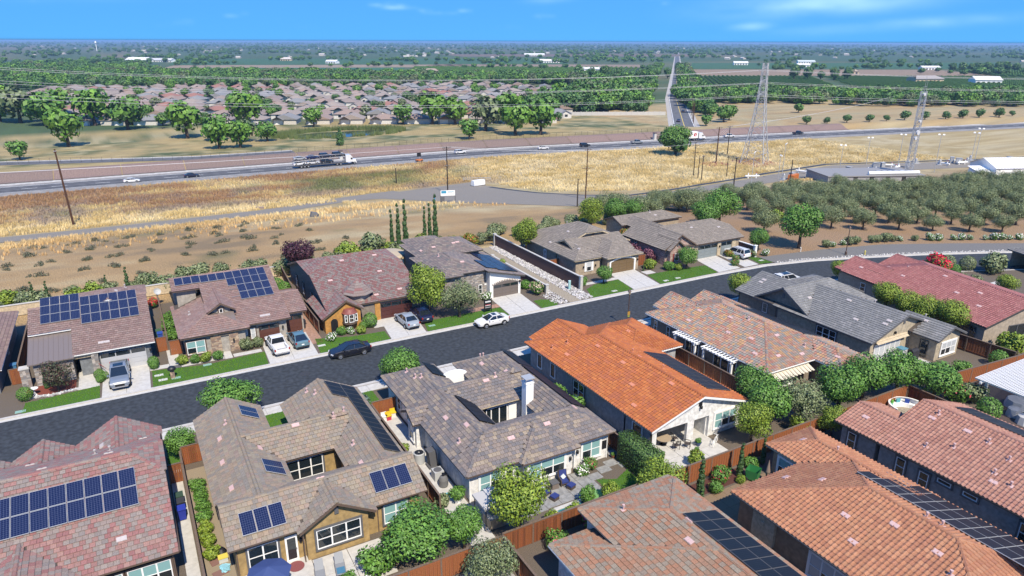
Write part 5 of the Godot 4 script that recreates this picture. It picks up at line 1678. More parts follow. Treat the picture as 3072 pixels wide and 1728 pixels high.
func near_trees() -> void:
	var P := func(a: Array) -> void: plant(a[0],a[1],a[2],a[3],a[4],a[5],a[6],a[7] if a.size() > 7 else "",-99.0,"",a[8] if a.size() > 8 else 1.0,a[9] if a.size() > 9 else 1.0)
	var T := [
		["street_tree","round green street tree at the kerb before the tan courtyard house","tree","green",5.4,65.0,1.15,"",0.95,1.25],
		["street_tree","small leafy street tree next to the red tiled house","tree","green",0.6,60.9,0.72],
		["street_tree","dark green street tree before the white courtyard house","tree","green",22.6,64.5,1.1,"",0.95,1.1],
		["garden_tree","broad green garden tree behind the tan gabled bay","tree","green",14.3,38.6,1.15,"",0.85,1.2],
		["garden_tree","leafy low tree beside the wooden back fence of the tan house","tree","green",17.4,38.0,0.8],
		["shrub","mounded green shrub at the edge of the white patio","shrub","bush",11.2,38.9,1.4],
		["shrub","low bright shrub along the tan wall","shrub","limebush",13.1,41.2,0.8],
		["shrub","glossy shrub by the pale patio steps","shrub","bush",8.9,38.6,0.7],
		["shrub","white flowering shrub beside the loungers","shrub","white",10.2,37.6,0.8],
		["garden_tree","yellow-green rounded tree beside the plunge pool","tree","lime",21.6,37.4,1.22,"",1.05,0.98],
		["olive_tree","grey-green young olive tree over the gravel corner bed","tree","olive",17.3,33.9,0.95],
		["garden_tree","dense yellow-green tree between lawn and wooden fence","tree","lime",33.3,35.2,0.92,"",0.95,1.1],
		["shrub","feathery shrub between the pool and the small lawn","shrub","bush",28.4,38.2,0.75,"",1.4],
		["shrub","gold-green conical shrub beside the small lawn","shrub","limebush",30.2,37.7,0.8,"",1.25],
		["shrub","lime round shrub at the pool end","shrub","limebush",26.5,37.3,0.75],
		["shrub","yellow tufted shrub by the pool coping","shrub","limebush",24.6,37.4,0.65,"",1.3],
		["rose_bush","red rose bush below the white house window","shrub","rosebed",31.3,42.0,0.75],
		["rose_bush","white flowered bush beside the patio door lamps","shrub","white",30.2,41.6,0.9],
		["bougainvillea","magenta bougainvillea climbing the wooden fence","shrub","magenta",26.7,35.1,0.95,"",1.3],
		["shrub","green espalier bush against the wooden fence","shrub","bush",29.2,35.2,0.7,"",1.4],
		["shrub","dark rose tangle at the corner of the fence","shrub","rosebed",23.3,35.0,1.0],
		["shrub","low green mound under the dense tree by the tile roof","shrub","bush",30.6,33.9,0.6],
		["shrub","bright mound beside the fence corner behind the gravel","shrub","limebush",19.2,30.6,0.8],
		["shrub","patio edge shrub with golden leaves beside the orange roofed house","shrub","limebush",39.6,37.8,0.85,"",1.3],
		["garden_tree","airy yellow-green tree behind the orange roofed house","tree","lime",46.4,38.0,1.0,"",1.0,0.95],
		["garden_tree","tall green tree at the corner of the multicoloured roof","tree","green",51.6,42.6,1.15],
		["garden_tree","full dark green tree beside the awning","tree","green",50.2,39.4,1.2],
		["olive_tree","silvery olive tree behind the awning windows","tree","olive",53.4,38.4,1.25],
		["garden_tree","leafy green tree at the long fence","tree","green",58.2,37.8,1.3],
		["garden_tree","dense green tree in the middle of the long back hedge","tree","green",62.6,38.2,1.3],
		["garden_tree","spreading green tree by the grey barbecue patio","tree","green",66.6,37.2,1.25],
		["garden_tree","low spreading tree next to the white patio cover","tree","green",69.2,34.8,1.15,"",0.85,1.2],
		["garden_tree","small bright green tree behind the orange fence","tree","lime",53.9,35.2,0.72],
		["shrub","vivid green bush at the foot of the silvery olive","shrub","limebush",51.8,37.0,1.2],
		["side_tree","clipped green tree between the grey and rose-red roofs, nearest the street","tree","lime",87.6,52.6,1.05],
		["side_tree","second clipped tree between the grey and rose-red roofs","tree","lime",87.2,49.4,0.98],
		["side_tree","third clipped tree between the grey and rose-red roofs","tree","lime",87.2,46.8,1.0],
		["side_tree","clipped tree between the roofs beside the satellite dish","tree","lime",87.8,44.0,1.1],
		["street_tree","yellow-green street tree before the grey gabled house","tree","lime",73.6,65.4,1.0],
		["street_tree","loose yellow-green street tree before the rose-red roof","tree","lime",93.6,64.2,0.85],
		["garden_tree","round lime tree by the pale path of the porch house","tree","lime",109.6,48.6,0.8],
		["bougainvillea","bright crimson bougainvillea mound behind the rose-red roof","shrub","crimson",109.8,59.0,2.4],
		["shrub","clipped grey-green shrub next to the crimson bougainvillea","shrub","ball2",115.6,60.6,1.5],
		["shrub","clipped grey-green globe before the shaded porch","shrub","ball2",117.8,58.6,1.5],
		["shrub","large grey-green shrub beside the porch roof","shrub","olivebush",119.8,55.8,2.3],
		["shrub","low clipped mound at the pale path","shrub","ball0",113.6,58.2,1.1],
		["shrub","flat grey mound beside the rose-red roof","shrub","olivebush",108.6,55.0,1.4],
		["shrub","grey lavender mound by the white path","shrub","olivebush",111.0,53.4,1.2],
		["shrub","yellow-green shrub behind the rose-red roofed house","shrub","limebush",88.8,37.4,1.9],
		["shrub","clipped green dome by the long orange fence","shrub","ball0",84.0,36.2,1.2],
		["shrub","dark clump by the paved corner of the grey house","shrub","bush",78.6,37.2,1.0],
		["shrub","clipped green dome beside the covered patio furniture","shrub","ball1",70.7,30.2,1.35],
		["shrub","autumn-toned shrub bed along the long fence","shrub","rosebed",71.5,34.0,1.5],
		["shrub","grey shrub bed under the white patio cover's edge","shrub","olivebush",72.6,32.8,1.4],
		["cypress_tree","thin clipped cypress at the fence by the green cart","tree","cypress",41.8,34.9,0.72],
		["cypress_tree","thin clipped cypress by the salmon roof corner","tree","cypress",45.0,35.3,0.62],
		["cypress_tree","tall clipped cypress beside the yellow-green tree","tree","cypress",36.8,34.4,0.85],
		["cypress_tree","short clipped cypress at the end of the tan paving","tree","cypress",35.4,32.9,0.62],
		["rose_bush","leafy rose standard in the red mulch bed","shrub","rosebed",40.0,35.2,0.95],
		["shrub","dark green ground shrub in the mulch bed by the cart","shrub","bush",38.4,34.2,0.65],
		["shrub","long low green shrub along the fence by the thin cypress","shrub","bush",43.6,35.3,0.75],
		["shrub","small golden shrub in the mulch bed","shrub","limebush",41.2,34.2,0.45],
		["shrub","green screening shrub on the pebble side yard of the tan house","shrub","limebush",17.6,51.6,0.95],
		["shrub","screening shrub beside the air conditioner","shrub","olivebush",18.0,43.4,0.75],
		["shrub","tall screening shrub between orange roof and dark solar strip","shrub","bush",35.6,54.0,1.1],
		["shrub","screening shrub below the grey side windows","shrub","bush",35.7,51.0,1.2],
		["shrub","blue-grey shrub in the strip lawn by the red fence","shrub","bluegrey",17.3,62.0,1.0],
		["shrub","small yellow shrub in the strip lawn","shrub","limebush",16.9,63.0,0.6],
		# across the street
		["street_tree","bright yellow-green tree shading the dark sedan","tree","lime",33.0,81.6,1.4,"",1.15],
		["street_tree","soft green tree before the stone front","tree","olive",36.4,79.4,1.35,"",1.0],
		["plum_tree","dark purple plum tree behind the ochre cottage","tree","purple",22.0,106.6,1.3,"",1.0],
		["garden_tree","small dark reddish tree in the rock-edged bed","tree","darkred",-9.4,80.4,0.8],
		["lawn_tree","small round tree on a pale trunk on the wedge lawn","tree","green",61.6,81.4,0.72,"",0.95],
		["garden_tree","tall lime tree inside the brick wall","tree","lime",59.0,100.5,1.25,"",1.15],
		["garden_tree","upright green tree behind the beige house","tree","lime",78.4,108.5,1.3,"",1.2],
		["garden_tree","broad green tree behind the brick gabled house","tree","green",86.0,111.0,1.35],
		["garden_tree","rounded green tree at the end of the back row","tree","green",91.0,111.0,1.2],
		["shrub","orange-tipped photinia between the two brown roofs","shrub","orange",79.4,98.6,1.7],
		["shrub","long green hedge shrub between the two brown roofs","shrub","limebush",77.0,96.0,1.7],
		["shrub","yellow-green hedge end by the slate wall","shrub","limebush",76.2,93.2,1.3],
		["shrub","mauve flowering shrub beside the brick gable","shrub","mauve",74.4,90.2,1.6],
		["shrub","second mauve shrub beside the brick gable, lower down","shrub","mauve",74.6,86.8,1.6],
		["lawn_tree","slender dark tree on the lawn before the brick gable","tree","green",77.8,80.8,0.9],
		["shrub","bright green shrub at the corner of the arched garage","shrub","limebush",72.6,83.8,1.2],
		["shrub","green shrub under the brick gable window","shrub","bush",75.0,81.8,1.0],
		["shrub","yellow-brown shrub by the garage door of the brick gabled house","shrub","limebush",76.2,81.0,0.8],
		["oak_tree","large dense green oak at the bend below the olive grove","tree","green",104.6,80.8,1.95,"",1.0],
		["lawn_tree","small green tree beside the end wall","tree","green",96.6,83.0,1.0],
		["garden_tree","deep green tree left of the olive grove","tree","green",103.0,99.0,1.9],
		["garden_tree","spreading green tree behind the end wall","tree","green",97.0,96.5,1.6],
		["olive_tree","grey olive beside the bare path","tree","olive",107.5,91.5,1.35],
		["shrub","yellow broom shrub on the bare path","shrub","limebush",117.0,97.2,1.8],
		["shrub","pink flowering oleander by the low wall","shrub","pink",50.2,82.2,1.25],
		["shrub","dark green shrub behind the low garden wall","shrub","bush",50.0,85.2,0.95],
		["shrub","yellow-green clump beside the gravel path","shrub","limebush",51.4,95.0,1.1],
		["hedge","clipped green hedge block by the ochre cottage door","shrub","ball1",24.9,82.0,1.15],
		["shrub","small clipped bush under the copper bay","shrub","ball0",23.8,81.6,0.65],
		["shrub","white hydrangea under the copper bay","shrub","white",22.0,81.0,0.85],
		["shrub","green clump at the arched doorway","shrub","bush",20.9,81.2,0.75],
		["shrub","white daisies in the cottage front bed","shrub","white",19.3,79.9,0.95],
		["shrub","low leafy bed under the ochre gable","shrub","limebush",23.2,80.4,0.7],
		["shrub","grass clump in the grey gravel bed by the brown gate","shrub","limebush",2.6,81.5,0.8],
		["shrub","round shrub in the grey gravel bed","shrub","bush",3.9,81.2,0.7],
		["shrub","spiky shrub in the grey gravel bed","shrub","limebush",5.0,81.0,0.75],
		["shrub","low clump at the end of the grey gravel bed","shrub","bush",6.3,81.0,0.7],
		["shrub","grey lavender bed before the white windows","shrub","olivebush",9.7,82.2,0.95],
		["shrub","grey lavender bed beside the brown garage doors","shrub","olivebush",11.0,82.4,0.8],
		["topiary","double ball topiary at the slate garage corner","shrub","ball0",-0.35,82.5,0.75],
		["topiary","low ball topiary at the slate garage corner","shrub","ball0",-0.3,81.7,0.6],
		["topiary","ball topiary at the stone pier","shrub","ball0",-5.7,82.1,0.65],
		["topiary","small ball topiary near the lawn corner","shrub","ball1",-5.6,80.9,0.55],
		["topiary","topiary ball on the driveway edge","shrub","ball1",-5.2,81.5,0.55],
		["cypress_tree","small cypress against the grey stone wall","tree","cypress",-10.6,82.0,0.6],
		["shrub","yellow-green clipped mound in the red mulch corner","shrub","ball0",-12.3,80.0,0.9],
		["shrub","dark green topiary globe in the grey side yard","shrub","ball0",16.8,104.5,1.1],
		["shrub","second topiary globe in the grey side yard","shrub","ball0",17.4,102.0,1.2],
		["shrub","third topiary globe in the grey side yard","shrub","ball0",17.8,99.3,1.3],
		["shrub","lush green vine along the side path of the dormer house","shrub","bush",2.2,96.0,1.0],
		["shrub","green vine bed along the side path, middle","shrub","bush",2.2,93.0,1.0],
		["shrub","green vine bed by the brown gate","shrub","bush",2.2,89.8,0.9],
		["rose_bush","red climbing roses at the end of the side path","shrub","crimson",0.9,103.0,0.9],
		["rose_bush","red roses behind the solar house","shrub","crimson",-8.6,107.0,1.1],
		["shrub","yellow-green shrub behind the solar house","shrub","limebush",-6.2,109.0,2.0],
		["shrub","golden shrub behind the ochre cottage roof","shrub","limebush",31.0,112.0,2.4],
		["shrub","grey-green tall shrub behind the ochre cottage roof","shrub","olivebush",35.5,113.0,2.6],
		["shrub","orange shrub at the iron fence end of the path","shrub","orange",53.0,110.0,1.6],
		["shrub","red geranium clump by the blue-grey garage","shrub","orange",89.0,82.5,0.9],
		["shrub","flower clump in the driveway strip","shrub","rosebed",88.2,80.3,0.8],
		["shrub","flower clump at the kerb end of the driveway strip","shrub","rosebed",86.2,78.3,0.8],
		["shrub","potted cone bush left of the arched garage","shrub","cypress",64.7,83.6,0.32],
		["shrub","potted cone bush right of the arched garage door","shrub","cypress",71.0,83.4,0.32],
		["shrub","white oleander hedge by the driveway edge","shrub","white",42.6,83.6,1.1],
		["shrub","low green mound at the foot of the brick wall","shrub","bush",58.4,82.4,0.9],
	]
	for a in T: P.call(a)
	# vines and grass along the pebble side yard
	for k in 7: plant("shrub","bright green vine along the fence beside the blue bin" if k < 4 else "green hedge strip along the fence by the tan path","shrub","bush" if k < 4 else "limebush",1.3 + 0.1 * sin(k),55.2 - k * 1.55,0.7,"plants along the side fence")
	# white roses below the grove
	var rs := [[92.5,80.6],[95.6,80.4],[109.4,78.8],[110.8,78.4],[113.4,78.3],[114.8,77.9],[116.2,77.6],[119.6,76.8],[121.0,76.5],[122.4,75.9],[123.9,75.4],[125.3,75.0],[128.0,73.8],[130.8,72.6],[132.3,71.8],[134.9,70.6],[136.3,69.9],[137.8,69.2],[140.4,67.8],[141.8,67.0],[143.2,66.3],[144.6,65.6],[146.2,64.8]]
	for i in rs.size():
		plant("rose_bush","white rose bush in the row below the olive grove","shrub","white" if hsh(i,3) < 0.75 else "olivebush",rs[i][0],rs[i][1],R(0.7,1.3),"white roses along the grove verge")
	# grey-green screen behind the far gardens
	for i in 74:
		var u := -34.0 + i * 1.75 + R(-0.5,0.5)
		if u > 92: break
		var v := 111.0 + R(-1.5,3.0) + (2.0 if u > 56 else 0.0)
		var g := hsh(i,9) < 0.8
		var w := "the dark grey house" if u < -13 else ("the solar house wall" if u < 2 else ("the dormer house wall" if u < 19 else ("the ochre cottage" if u < 34 else ("the stone fronted house" if u < 50 else ("the brick walled path" if u < 60 else ("the beige house" if u < 76 else "the brick gabled house"))))))
		plant("screen_shrub","%s screening shrub behind %s" % ["grey-green" if g else "yellow-green",w],"shrub","olivebush" if g else "limebush",u,v,R(0.9,1.8),"%s screen behind %s" % ["grey-green" if g else "yellow-green",w])
	# young saplings lost in weeds on the dry slope
	for row in 5:
		for i in 14:
			var u := -22.0 + i * 5.6 + row * 1.2 + R(-0.6,0.6)
			var v := 120.0 + row * 10.5 + R(-0.8,0.8)
			if u > 44 - row * 4: continue
			for k in 2:
				plant("weed_clump","dusty weed clump around a young planting on the bare slope","weeds","weed",u + R(-1.2,1.2),v + R(-2.2,2.2),R(0.55,1.15),"weed clumps in rows on the bare slope")
	for c in [[39.6,114.0,0.98],[40.7,113.6,1.12],[41.9,113.4,1.2],[46.1,114.7,0.95],[47.2,115.0,1.0],[48.3,115.0,1.2]]:
		plant("cypress_tree","tall narrow cypress in a row of three behind the stone fronted house","tree","cypress",c[0],c[1],c[2] * 1.35,"paired rows of tall cypresses",-99.0,"",1.25,0.8)
	for c in [[-13.4,111.0,0.85],[-11.8,111.2,0.8],[-4.6,112.0,0.7],[-1.9,110.5,0.95],[1.1,110.0,0.6]]:
		plant("cypress_tree","young pointed cypress along the back wall of the solar house","tree","cypress",c[0],c[1],c[2],"young cypresses along the back wall")
	# clipped box hedge between the white and the orange roofed houses
	var hb := MB.new()
	var g := RandomNumberGenerator.new()
	g.seed = 77
	for i in 5200:
		var q := V3(g.randf_range(-1,1),g.randf_range(0,1),g.randf_range(-1,1))
		var ax := g.randi() % 5
		if ax == 0: q.x = 1
		elif ax == 1: q.x = -1
		elif ax == 2: q.y = 1
		elif ax == 3: q.z = 1
		else: q.z = -1
		var rr := Vector2(q.x,q.z)
		if rr.length() > 1.16: rr = rr.normalized() * 1.16
		var p := V3(rr.x * 0.95,0.05 + q.y * 2.5,rr.y * 2.3) + V3(g.randf_range(-0.06,0.06),g.randf_range(-0.06,0.06),g.randf_range(-0.06,0.06))
		var nn := (V3(rr.x,(q.y - 0.5) * 1.4,rr.y * 0.6) + V3(g.randf_range(-0.7,0.7),g.randf_range(-0.5,0.8),g.randf_range(-0.7,0.7))).normalized()
		var x := nn.cross(V3(g.randf_range(-1,1),g.randf_range(-1,1),0.3)).normalized()
		var y := nn.cross(x)
		hb.col = [C3(0.07,0.14,0.025),C3(0.055,0.115,0.02),C3(0.09,0.16,0.03)][g.randi() % 3] * g.randf_range(0.8,1.2)
		hb.leaf(p - x * 0.08,p - y * 0.05,p + x * 0.08,p + y * 0.05,nn)
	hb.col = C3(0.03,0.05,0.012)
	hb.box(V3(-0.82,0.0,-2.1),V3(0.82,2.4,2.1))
	solo("box_hedge",hb.mesh(M.leaf),"tall clipped box hedge between the white house and the orange roof","hedge",P3(35.0,0.1,39.9))
func olive_grove() -> void:
	var n := 0
	for i in range(-1,19):
		for j in range(0,12):
			var u := 117.0 + i * 5.3 + j * 3.7 + R(-0.5,0.5)
			var v := 91.0 - i * 3.6 + j * 5.2 + R(-0.5,0.5)
			if u > 258 or v < 40: continue
			# stop at the yard fence
			if v + 0.35 * (u - 60) > 158 + 0.10 * (u - 130): continue
			if u < 113 and v > 90 and v < 102: continue
			var p := P3(u,Th(u,v) + 2,v)
			if not in_view(p): continue
			var w := "in the grove row just above the white roses" if j == 0 else ("at the grove edge along the plant compound" if v + 0.35 * (u - 60) > 146 + 0.10 * (u - 130) else ("in the second grove row above the roses" if j == 1 else "deep inside the hillside grove"))
			var o := plant("olive_tree","silvery olive tree %s" % w,"tree","olive",u,v,R(1.0,1.42),"olive trees %s" % w,Th(u,v),"",R(0.9,1.05))
			n += 1
	# loose olives and scrub running down beside the brick gabled house
	for i in 16:
		var u := 92.0 + R(0,26)
		var v := 106.0 + R(0,20)
		plant("olive_tree","grey olive tree in the thicket behind the back gardens","tree","olive",u,v,R(1.1,1.5),"olive thicket behind the back gardens",Th(u,v))

func sheet(called: String,pts: Array,m: Material,y: float,kind := "structure") -> MeshInstance3D:
	var b := MB.new()
	var pg := PackedVector2Array()
	for p in pts: pg.push_back(Vector2(p[0],p[1]))
	b.poly(pg,y)
	return struct(called,b.mesh(m),kind)
var lawn_pts := []
func lawn(pts: Array) -> void:
	var c := R(0.85,1.15)
	var b := MB.new()
	b.col = Color(c,c,c)
	var pg := PackedVector2Array()
	for p in pts: pg.push_back(Vector2(p[0],p[1]))
	b.poly(pg,0.15)
	struct("lawn",b.mesh(M.lawn))
	lawn_pts.append(pg)
func slabs(called: String,u0: float,v0: float,u1: float,v1: float,nu: int,nv: int,m: Material,y := 0.155,skew := 0.0,gap := 0.02) -> void:
	var root := struct(called,null)
	var am := MB.new()
	for i in nu:
		for j in nv:
			var b := MB.new()
			var a0 := lerpf(u0,u1,float(i) / nu) + gap; var a1 := lerpf(u0,u1,float(i + 1) / nu) - gap
			var c0 := lerpf(v0,v1,float(j) / nv) + gap; var c1 := lerpf(v0,v1,float(j + 1) / nv) - gap
			var s0 := skew * (c0 - v0) / (v1 - v0); var s1 := skew * (c1 - v0) / (v1 - v0)
			var q := [P3(a0 + s0,y,c0),P3(a1 + s0,y,c0),P3(a1 + s1,y,c1),P3(a0 + s1,y,c1)]
			b.quad(q[0],q[1],q[2],q[3])
			for k in 4: b.quad(q[k] - V3(0,0.06,0),q[(k + 1) % 4] - V3(0,0.06,0),q[(k + 1) % 4],q[k])
			part(root,"slab",b.mesh(m))
	am.poly(PackedVector2Array([Vector2(u0,v0),Vector2(u1,v0),Vector2(u1 + skew,v1),Vector2(u0 + skew,v1)]),y - 0.035)
	root.mesh = am.mesh(flat(C3(0.2,0.19,0.17)))
func stucco_wall(label: String,u0: float,v0: float,u1: float,v1: float,h: float,m: Material,cap: Material,called := "garden_wall") -> void:
	var t := thing(called,label,"wall",P3((u0 + u1) / 2,0.08,(v0 + v1) / 2))
	var a := P3(u0,0,v0) - P3((u0 + u1) / 2,0,(v0 + v1) / 2); var b := -a
	var w := MB.new()
	w.bar(a + V3(0,h / 2,0),b + V3(0,h / 2,0),0.2,h)
	part(t,"wall",w.mesh(m))
	var c := MB.new()
	c.bar(a + V3(0,h + 0.05,0),b + V3(0,h + 0.05,0),0.34,0.1)
	part(t,"cap",c.mesh(cap))
	for e in [a,b]:
		var p := MB.new()
		p.box(e + V3(-0.22,0,-0.22),e + V3(0.22,h + 0.12,0.22)); p.box(e + V3(-0.28,h + 0.12,-0.28),e + V3(0.28,h + 0.22,0.28))
		part(t,"pillar",p.mesh(cap))
func yards() -> void:
	# driveways
	for d in [[-5.55,76.75,-0.95,83.9,2,3,0.2],[11.3,76.75,16.85,84.2,2,2,0.3],[25.9,76.75,30.6,84.2,2,2,0.9],[42.7,76.75,47.6,84.2,2,2,0.7],[64.0,77.0,69.0,84.7,2,2,1.2],[81.2,77.0,86.0,84.2,2,2,1.6],[87.0,77.0,90.2,84.2,1,2,1.2]]:
		slabs("driveway",d[0],d[1],d[2],d[3],d[4],d[5],M.concrete,0.16,d[6])
	for d in [[-7.7,79.9,-5.7,85.2],[1.2,81.5,2.4,86.5],[7.0,80.6,7.9,84.4],[-0.8,81.3,1.3,82.3],[8.0,80.7,11.2,81.6],[57.8,82.0,65.0,82.9],[70.3,81.7,72.2,83.2],[25.2,81.2,26.9,83.8],[2.4,80.7,7.0,81.6]]:
		slabs("front_walk",d[0],d[1],d[2],d[3],maxi(1,int((d[2] - d[0]) / 1.6)),maxi(1,int((d[3] - d[1]) / 1.6)),M.concrete,0.152)
	slabs("rose_walk",16.9,80.0,18.4,95.0,1,10,mat("terracotta",L(0.40,0.24,0.17),0.85,"soft",0.4),0.15)
	slabs("brick_walk",38.5,80.2,43.2,81.4,3,1,mat("terracotta",L(0.40,0.24,0.17)),0.15)
	lawn([[-12.5,76.8],[-5.7,76.8],[-5.7,80.0],[-9.0,79.6],[-12.3,79.2]])
	lawn([[-0.75,76.8],[11.15,76.8],[11.4,80.5],[5.0,80.0],[-0.6,81.2]])
	lawn([[17.1,76.8],[25.8,76.8],[26.0,79.6],[22,79.9],[17.6,81.4]])
	lawn([[30.8,76.8],[42.6,76.8],[42.9,80.0],[31.6,80.2]])
	lawn([[47.9,76.9],[50.4,76.9],[51.0,77.9],[50.6,79.2],[49.6,79.9],[48.3,80.0]])
	lawn([[56.5,77.0],[63.8,77.0],[64.8,81.8],[60.0,81.6],[57.8,80.4]])
	lawn([[69.2,77.0],[81.0,77.0],[81.9,80.8],[77.5,81.2],[73.0,81.4],[70.2,81.4]])
	lawn([[90.6,77.0],[93.2,76.6],[93.0,80.0],[91.6,80.8]])
	lawn([[-0.5,59.9],[1.9,59.9],[1.9,64.8],[-0.5,64.8]])
	lawn([[7.9,57.5],[9.4,57.5],[10.4,61.5],[10.4,64.9],[7.9,64.9]])
	lawn([[16.9,60.2],[19.4,60.2],[19.4,64.9],[16.9,64.9]])
	lawn([[25.6,58.9],[27.1,58.9],[27.1,64.9],[25.6,64.9]])
	lawn([[30.8,36.4],[34.0,36.4],[34.0,40.3],[32.4,39.6],[30.8,40.4]])
	for d in [[10.4,61.8,11.4,64.9],[8.0,56.0,9.4,57.4]]: slabs("front_walk",d[0],d[1],d[2],d[3],1,2,M.concrete,0.152)
	# grass blades over the lawns
	var bl := MB.new()
	for k in 3:
		var a := k * 2.1
		var x := V3(cos(a),0,sin(a)) * 0.035
		bl.tri(x,-x,V3(0.03 * sin(a * 3),0.09,0.03 * cos(a)))
	var mm := MultiMesh.new()
	mm.transform_format = MultiMesh.TRANSFORM_3D
	mm.use_colors = true
	mm.mesh = bl.mesh(M.leaf)
	var xs := []
	for pg in lawn_pts:
		var lo := Vector2(1e9,1e9); var hi := -lo
		for q in pg:
			lo = lo.min(q); hi = hi.max(q)
		var nb := int((hi.x - lo.x) * (hi.y - lo.y) * 34)
		for i in nb:
			var q := Vector2(R(lo.x,hi.x),R(lo.y,hi.y))
			if Geometry2D.is_point_in_polygon(q,pg): xs.append(q)
	mm.instance_count = xs.size()
	for i in xs.size():
		mm.set_instance_transform(i,Transform3D(Basis(Vector3.UP,R(0,TAU)).scaled(Vector3.ONE * R(0.7,1.4)),P3(xs[i].x,0.145,xs[i].y)))
		var f := fn2.get_noise_2d(xs[i].x * 3,xs[i].y * 3)
		mm.set_instance_color(i,Color(0.10 + 0.05 * f + R(-0.02,0.03),0.24 + 0.05 * f + R(-0.04,0.04),0.016))
	var mi := MultiMeshInstance3D.new()
	mi.multimesh = mm; mi.name = "lawn_grass"
	add_child(mi)
	mi.set_meta("kind","stuff"); tag(mi,"short bright green grass of the front lawns","grass")
	# utility lids in the lawns
	var lid := MB.new()
	lid.box(V3(-0.45,0,-0.25),V3(0.45,0.05,0.25))
	for e in [[0.0,79.6,0],[0.3,78.2,0],[1.6,78.0,1],[5.0,79.9,1],[17.8,79.0,0],[32.0,78.4,1],[70.9,77.8,0],[73.4,77.9,0],[92.3,78.3,0],[61.0,77.8,0],[-12.6,77.4,1]]:
		solo("meter_lid",lid.mesh(flat(C3(0.5,0.5,0.47) if e[2] == 0 else C3(0.22,0.36,0.30))),"small %s utility box lid set in the turf" % ("concrete" if e[2] == 0 else "green plastic"),"utility lid",P3(e[0],0.13,e[1]),0.0,"utility lids in the turf, %s" % ("concrete" if e[2] == 0 else "green"))
	# gravel path between the walls
	slabs("garden_path",52.6,77.0,54.4,107.5,1,12,mat("path_tan",L(0.40,0.34,0.25),0.9,"fine",0.3),0.15,1.0)
	var rk := MB.new()
	for i in 4200:
		var v := R(77.2,107.5)
		var w := 52.6 + (v - 77.0) / 30.5
		var u := R(w + 1.85,56.8) if hsh(i,5) < 0.7 else R(50.4 + (1.4 if v > 81.5 else 0.0),w - 0.05)
		if v > 98 and u < w: continue
		var s := R(0.1,0.26)
		var g := R(0.2,0.62)
		rk.col = Color(g,g * R(0.94,1.0),g * R(0.9,1.0))
		rk.obox(Transform3D(Basis(V3(R(-1,1),R(-1,1),R(-1,1)).normalized(),R(0,3)),P3(u,0.15,v)),V3(s,s * 0.55,s * 0.8))
	var ro := struct("river_rocks",rk.mesh(M.vplain),"stuff")
	tag(ro,"grey river rocks bedding the walled path","rocks")
	var brick := mat("wall_brick",L(0.16,0.085,0.068),0.9,"fine",0.5)
	stucco_wall("long brown brick wall with a pale cap beside the rock bedded path",57.0,80.8,57.0,108.2,2.0,brick,M.concrete)
	stucco_wall("low wall with a pale cap beside the oleander",51.7,81.9,51.7,99.0,1.2,brick,M.concrete)
	stucco_wall("red brown end wall with a white cap beside the white car",92.9,80.4,92.9,90.5,1.9,brick,M.trim_white)
	stucco_wall("cream garden back wall behind the solar house",-42.0,108.6,4.0,108.6,1.5,M.cream,M.concrete)
	stucco_wall("cream back wall behind the dormer house",4.0,109.2,24.0,109.2,1.5,M.cream,M.concrete)
	# iron railing at the end of the path
	var ir := thing("iron_fence","black iron railing closing the end of the rock bedded path","fence",P3(53.0,0.1,109.0))
	var rl := MB.new()
	rl.bar(V3(-4,1.5,0),V3(4,1.5,0),0.05); rl.bar(V3(-4,0.25,0),V3(4,0.25,0),0.05)
	part(ir,"rail",rl.mesh(M.black))
	for k in 41:
		var b := MB.new()
		b.bar(V3(-4 + k * 0.2,0,0),V3(-4 + k * 0.2,1.7,0),0.03)
		part(ir,"bar",b.mesh(M.black))
	# patios
	slabs("patio",2.4,36.3,7.4,42.9,2,3,M.concrete,0.15); slabs("patio",7.4,38.2,12.4,42.2,2,2,M.concrete,0.15)
	slabs("stone_patio",20.0,38.9,25.2,42.7,4,3,M.paving,0.15); slabs("stone_patio",25.2,39.0,30.6,42.1,4,3,M.paving,0.15)
	slabs("side_yard",18.0,37.5,20.0,59.0,1,9,M.concrete,0.15)
	for e in [[31.0,40.8],[32.3,41.3],[33.4,41.8],[34.4,41.2],[34.6,43.0],[34.6,44.6],[34.6,46.2]]: slabs("stepping_slab",e[0] - 0.6,e[1] - 0.45,e[0] + 0.6,e[1] + 0.45,1,1,M.paving,0.17)
	slabs("patio",37.3,37.2,44.0,44.7,3,3,M.concrete,0.15)
	slabs("paver_patio",34.9,30.2,44.0,34.2,9,4,M.paver_tan,0.15,0.0,0.008)
	slabs("side_yard",-0.55,44.0,0.35,59.0,1,8,M.concrete,0.15)
	slabs("side_yard",49.2,46.5,52.4,53.2,2,4,M.concrete,0.15)
	slabs("patio",71.5,39.8,78.3,43.6,3,2,M.concrete,0.15); slabs("patio",61.0,32.5,66.5,36.0,3,2,mat("path_tan",L(0.4,0.34,0.25)),0.15)
	slabs("porch_path",110.5,51.5,117.5,53.0,4,1,M.concrete,0.16)
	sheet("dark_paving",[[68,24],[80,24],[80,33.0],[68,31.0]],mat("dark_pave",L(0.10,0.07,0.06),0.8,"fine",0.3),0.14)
	sheet("pebble_bed",[[0.7,43.0],[2.5,43.0],[2.5,58.5],[0.7,58.5]],mat("pebbles",L(0.42,0.34,0.23),0.95,"grit",1.2),0.14)
	sheet("gravel_bed",[[12,33.5],[19.3,30],[19.3,35.7],[12,35.7]],mat("pale_gravel",L(0.5,0.48,0.45),0.95,"grit",0.8),0.14)
	sheet("mulch_bed",[[36.2,34.4],[42.6,34.4],[42.4,35.9],[36.2,35.9]],mat("mulch",L(0.14,0.05,0.035),0.95,"rough",0.8),0.15)
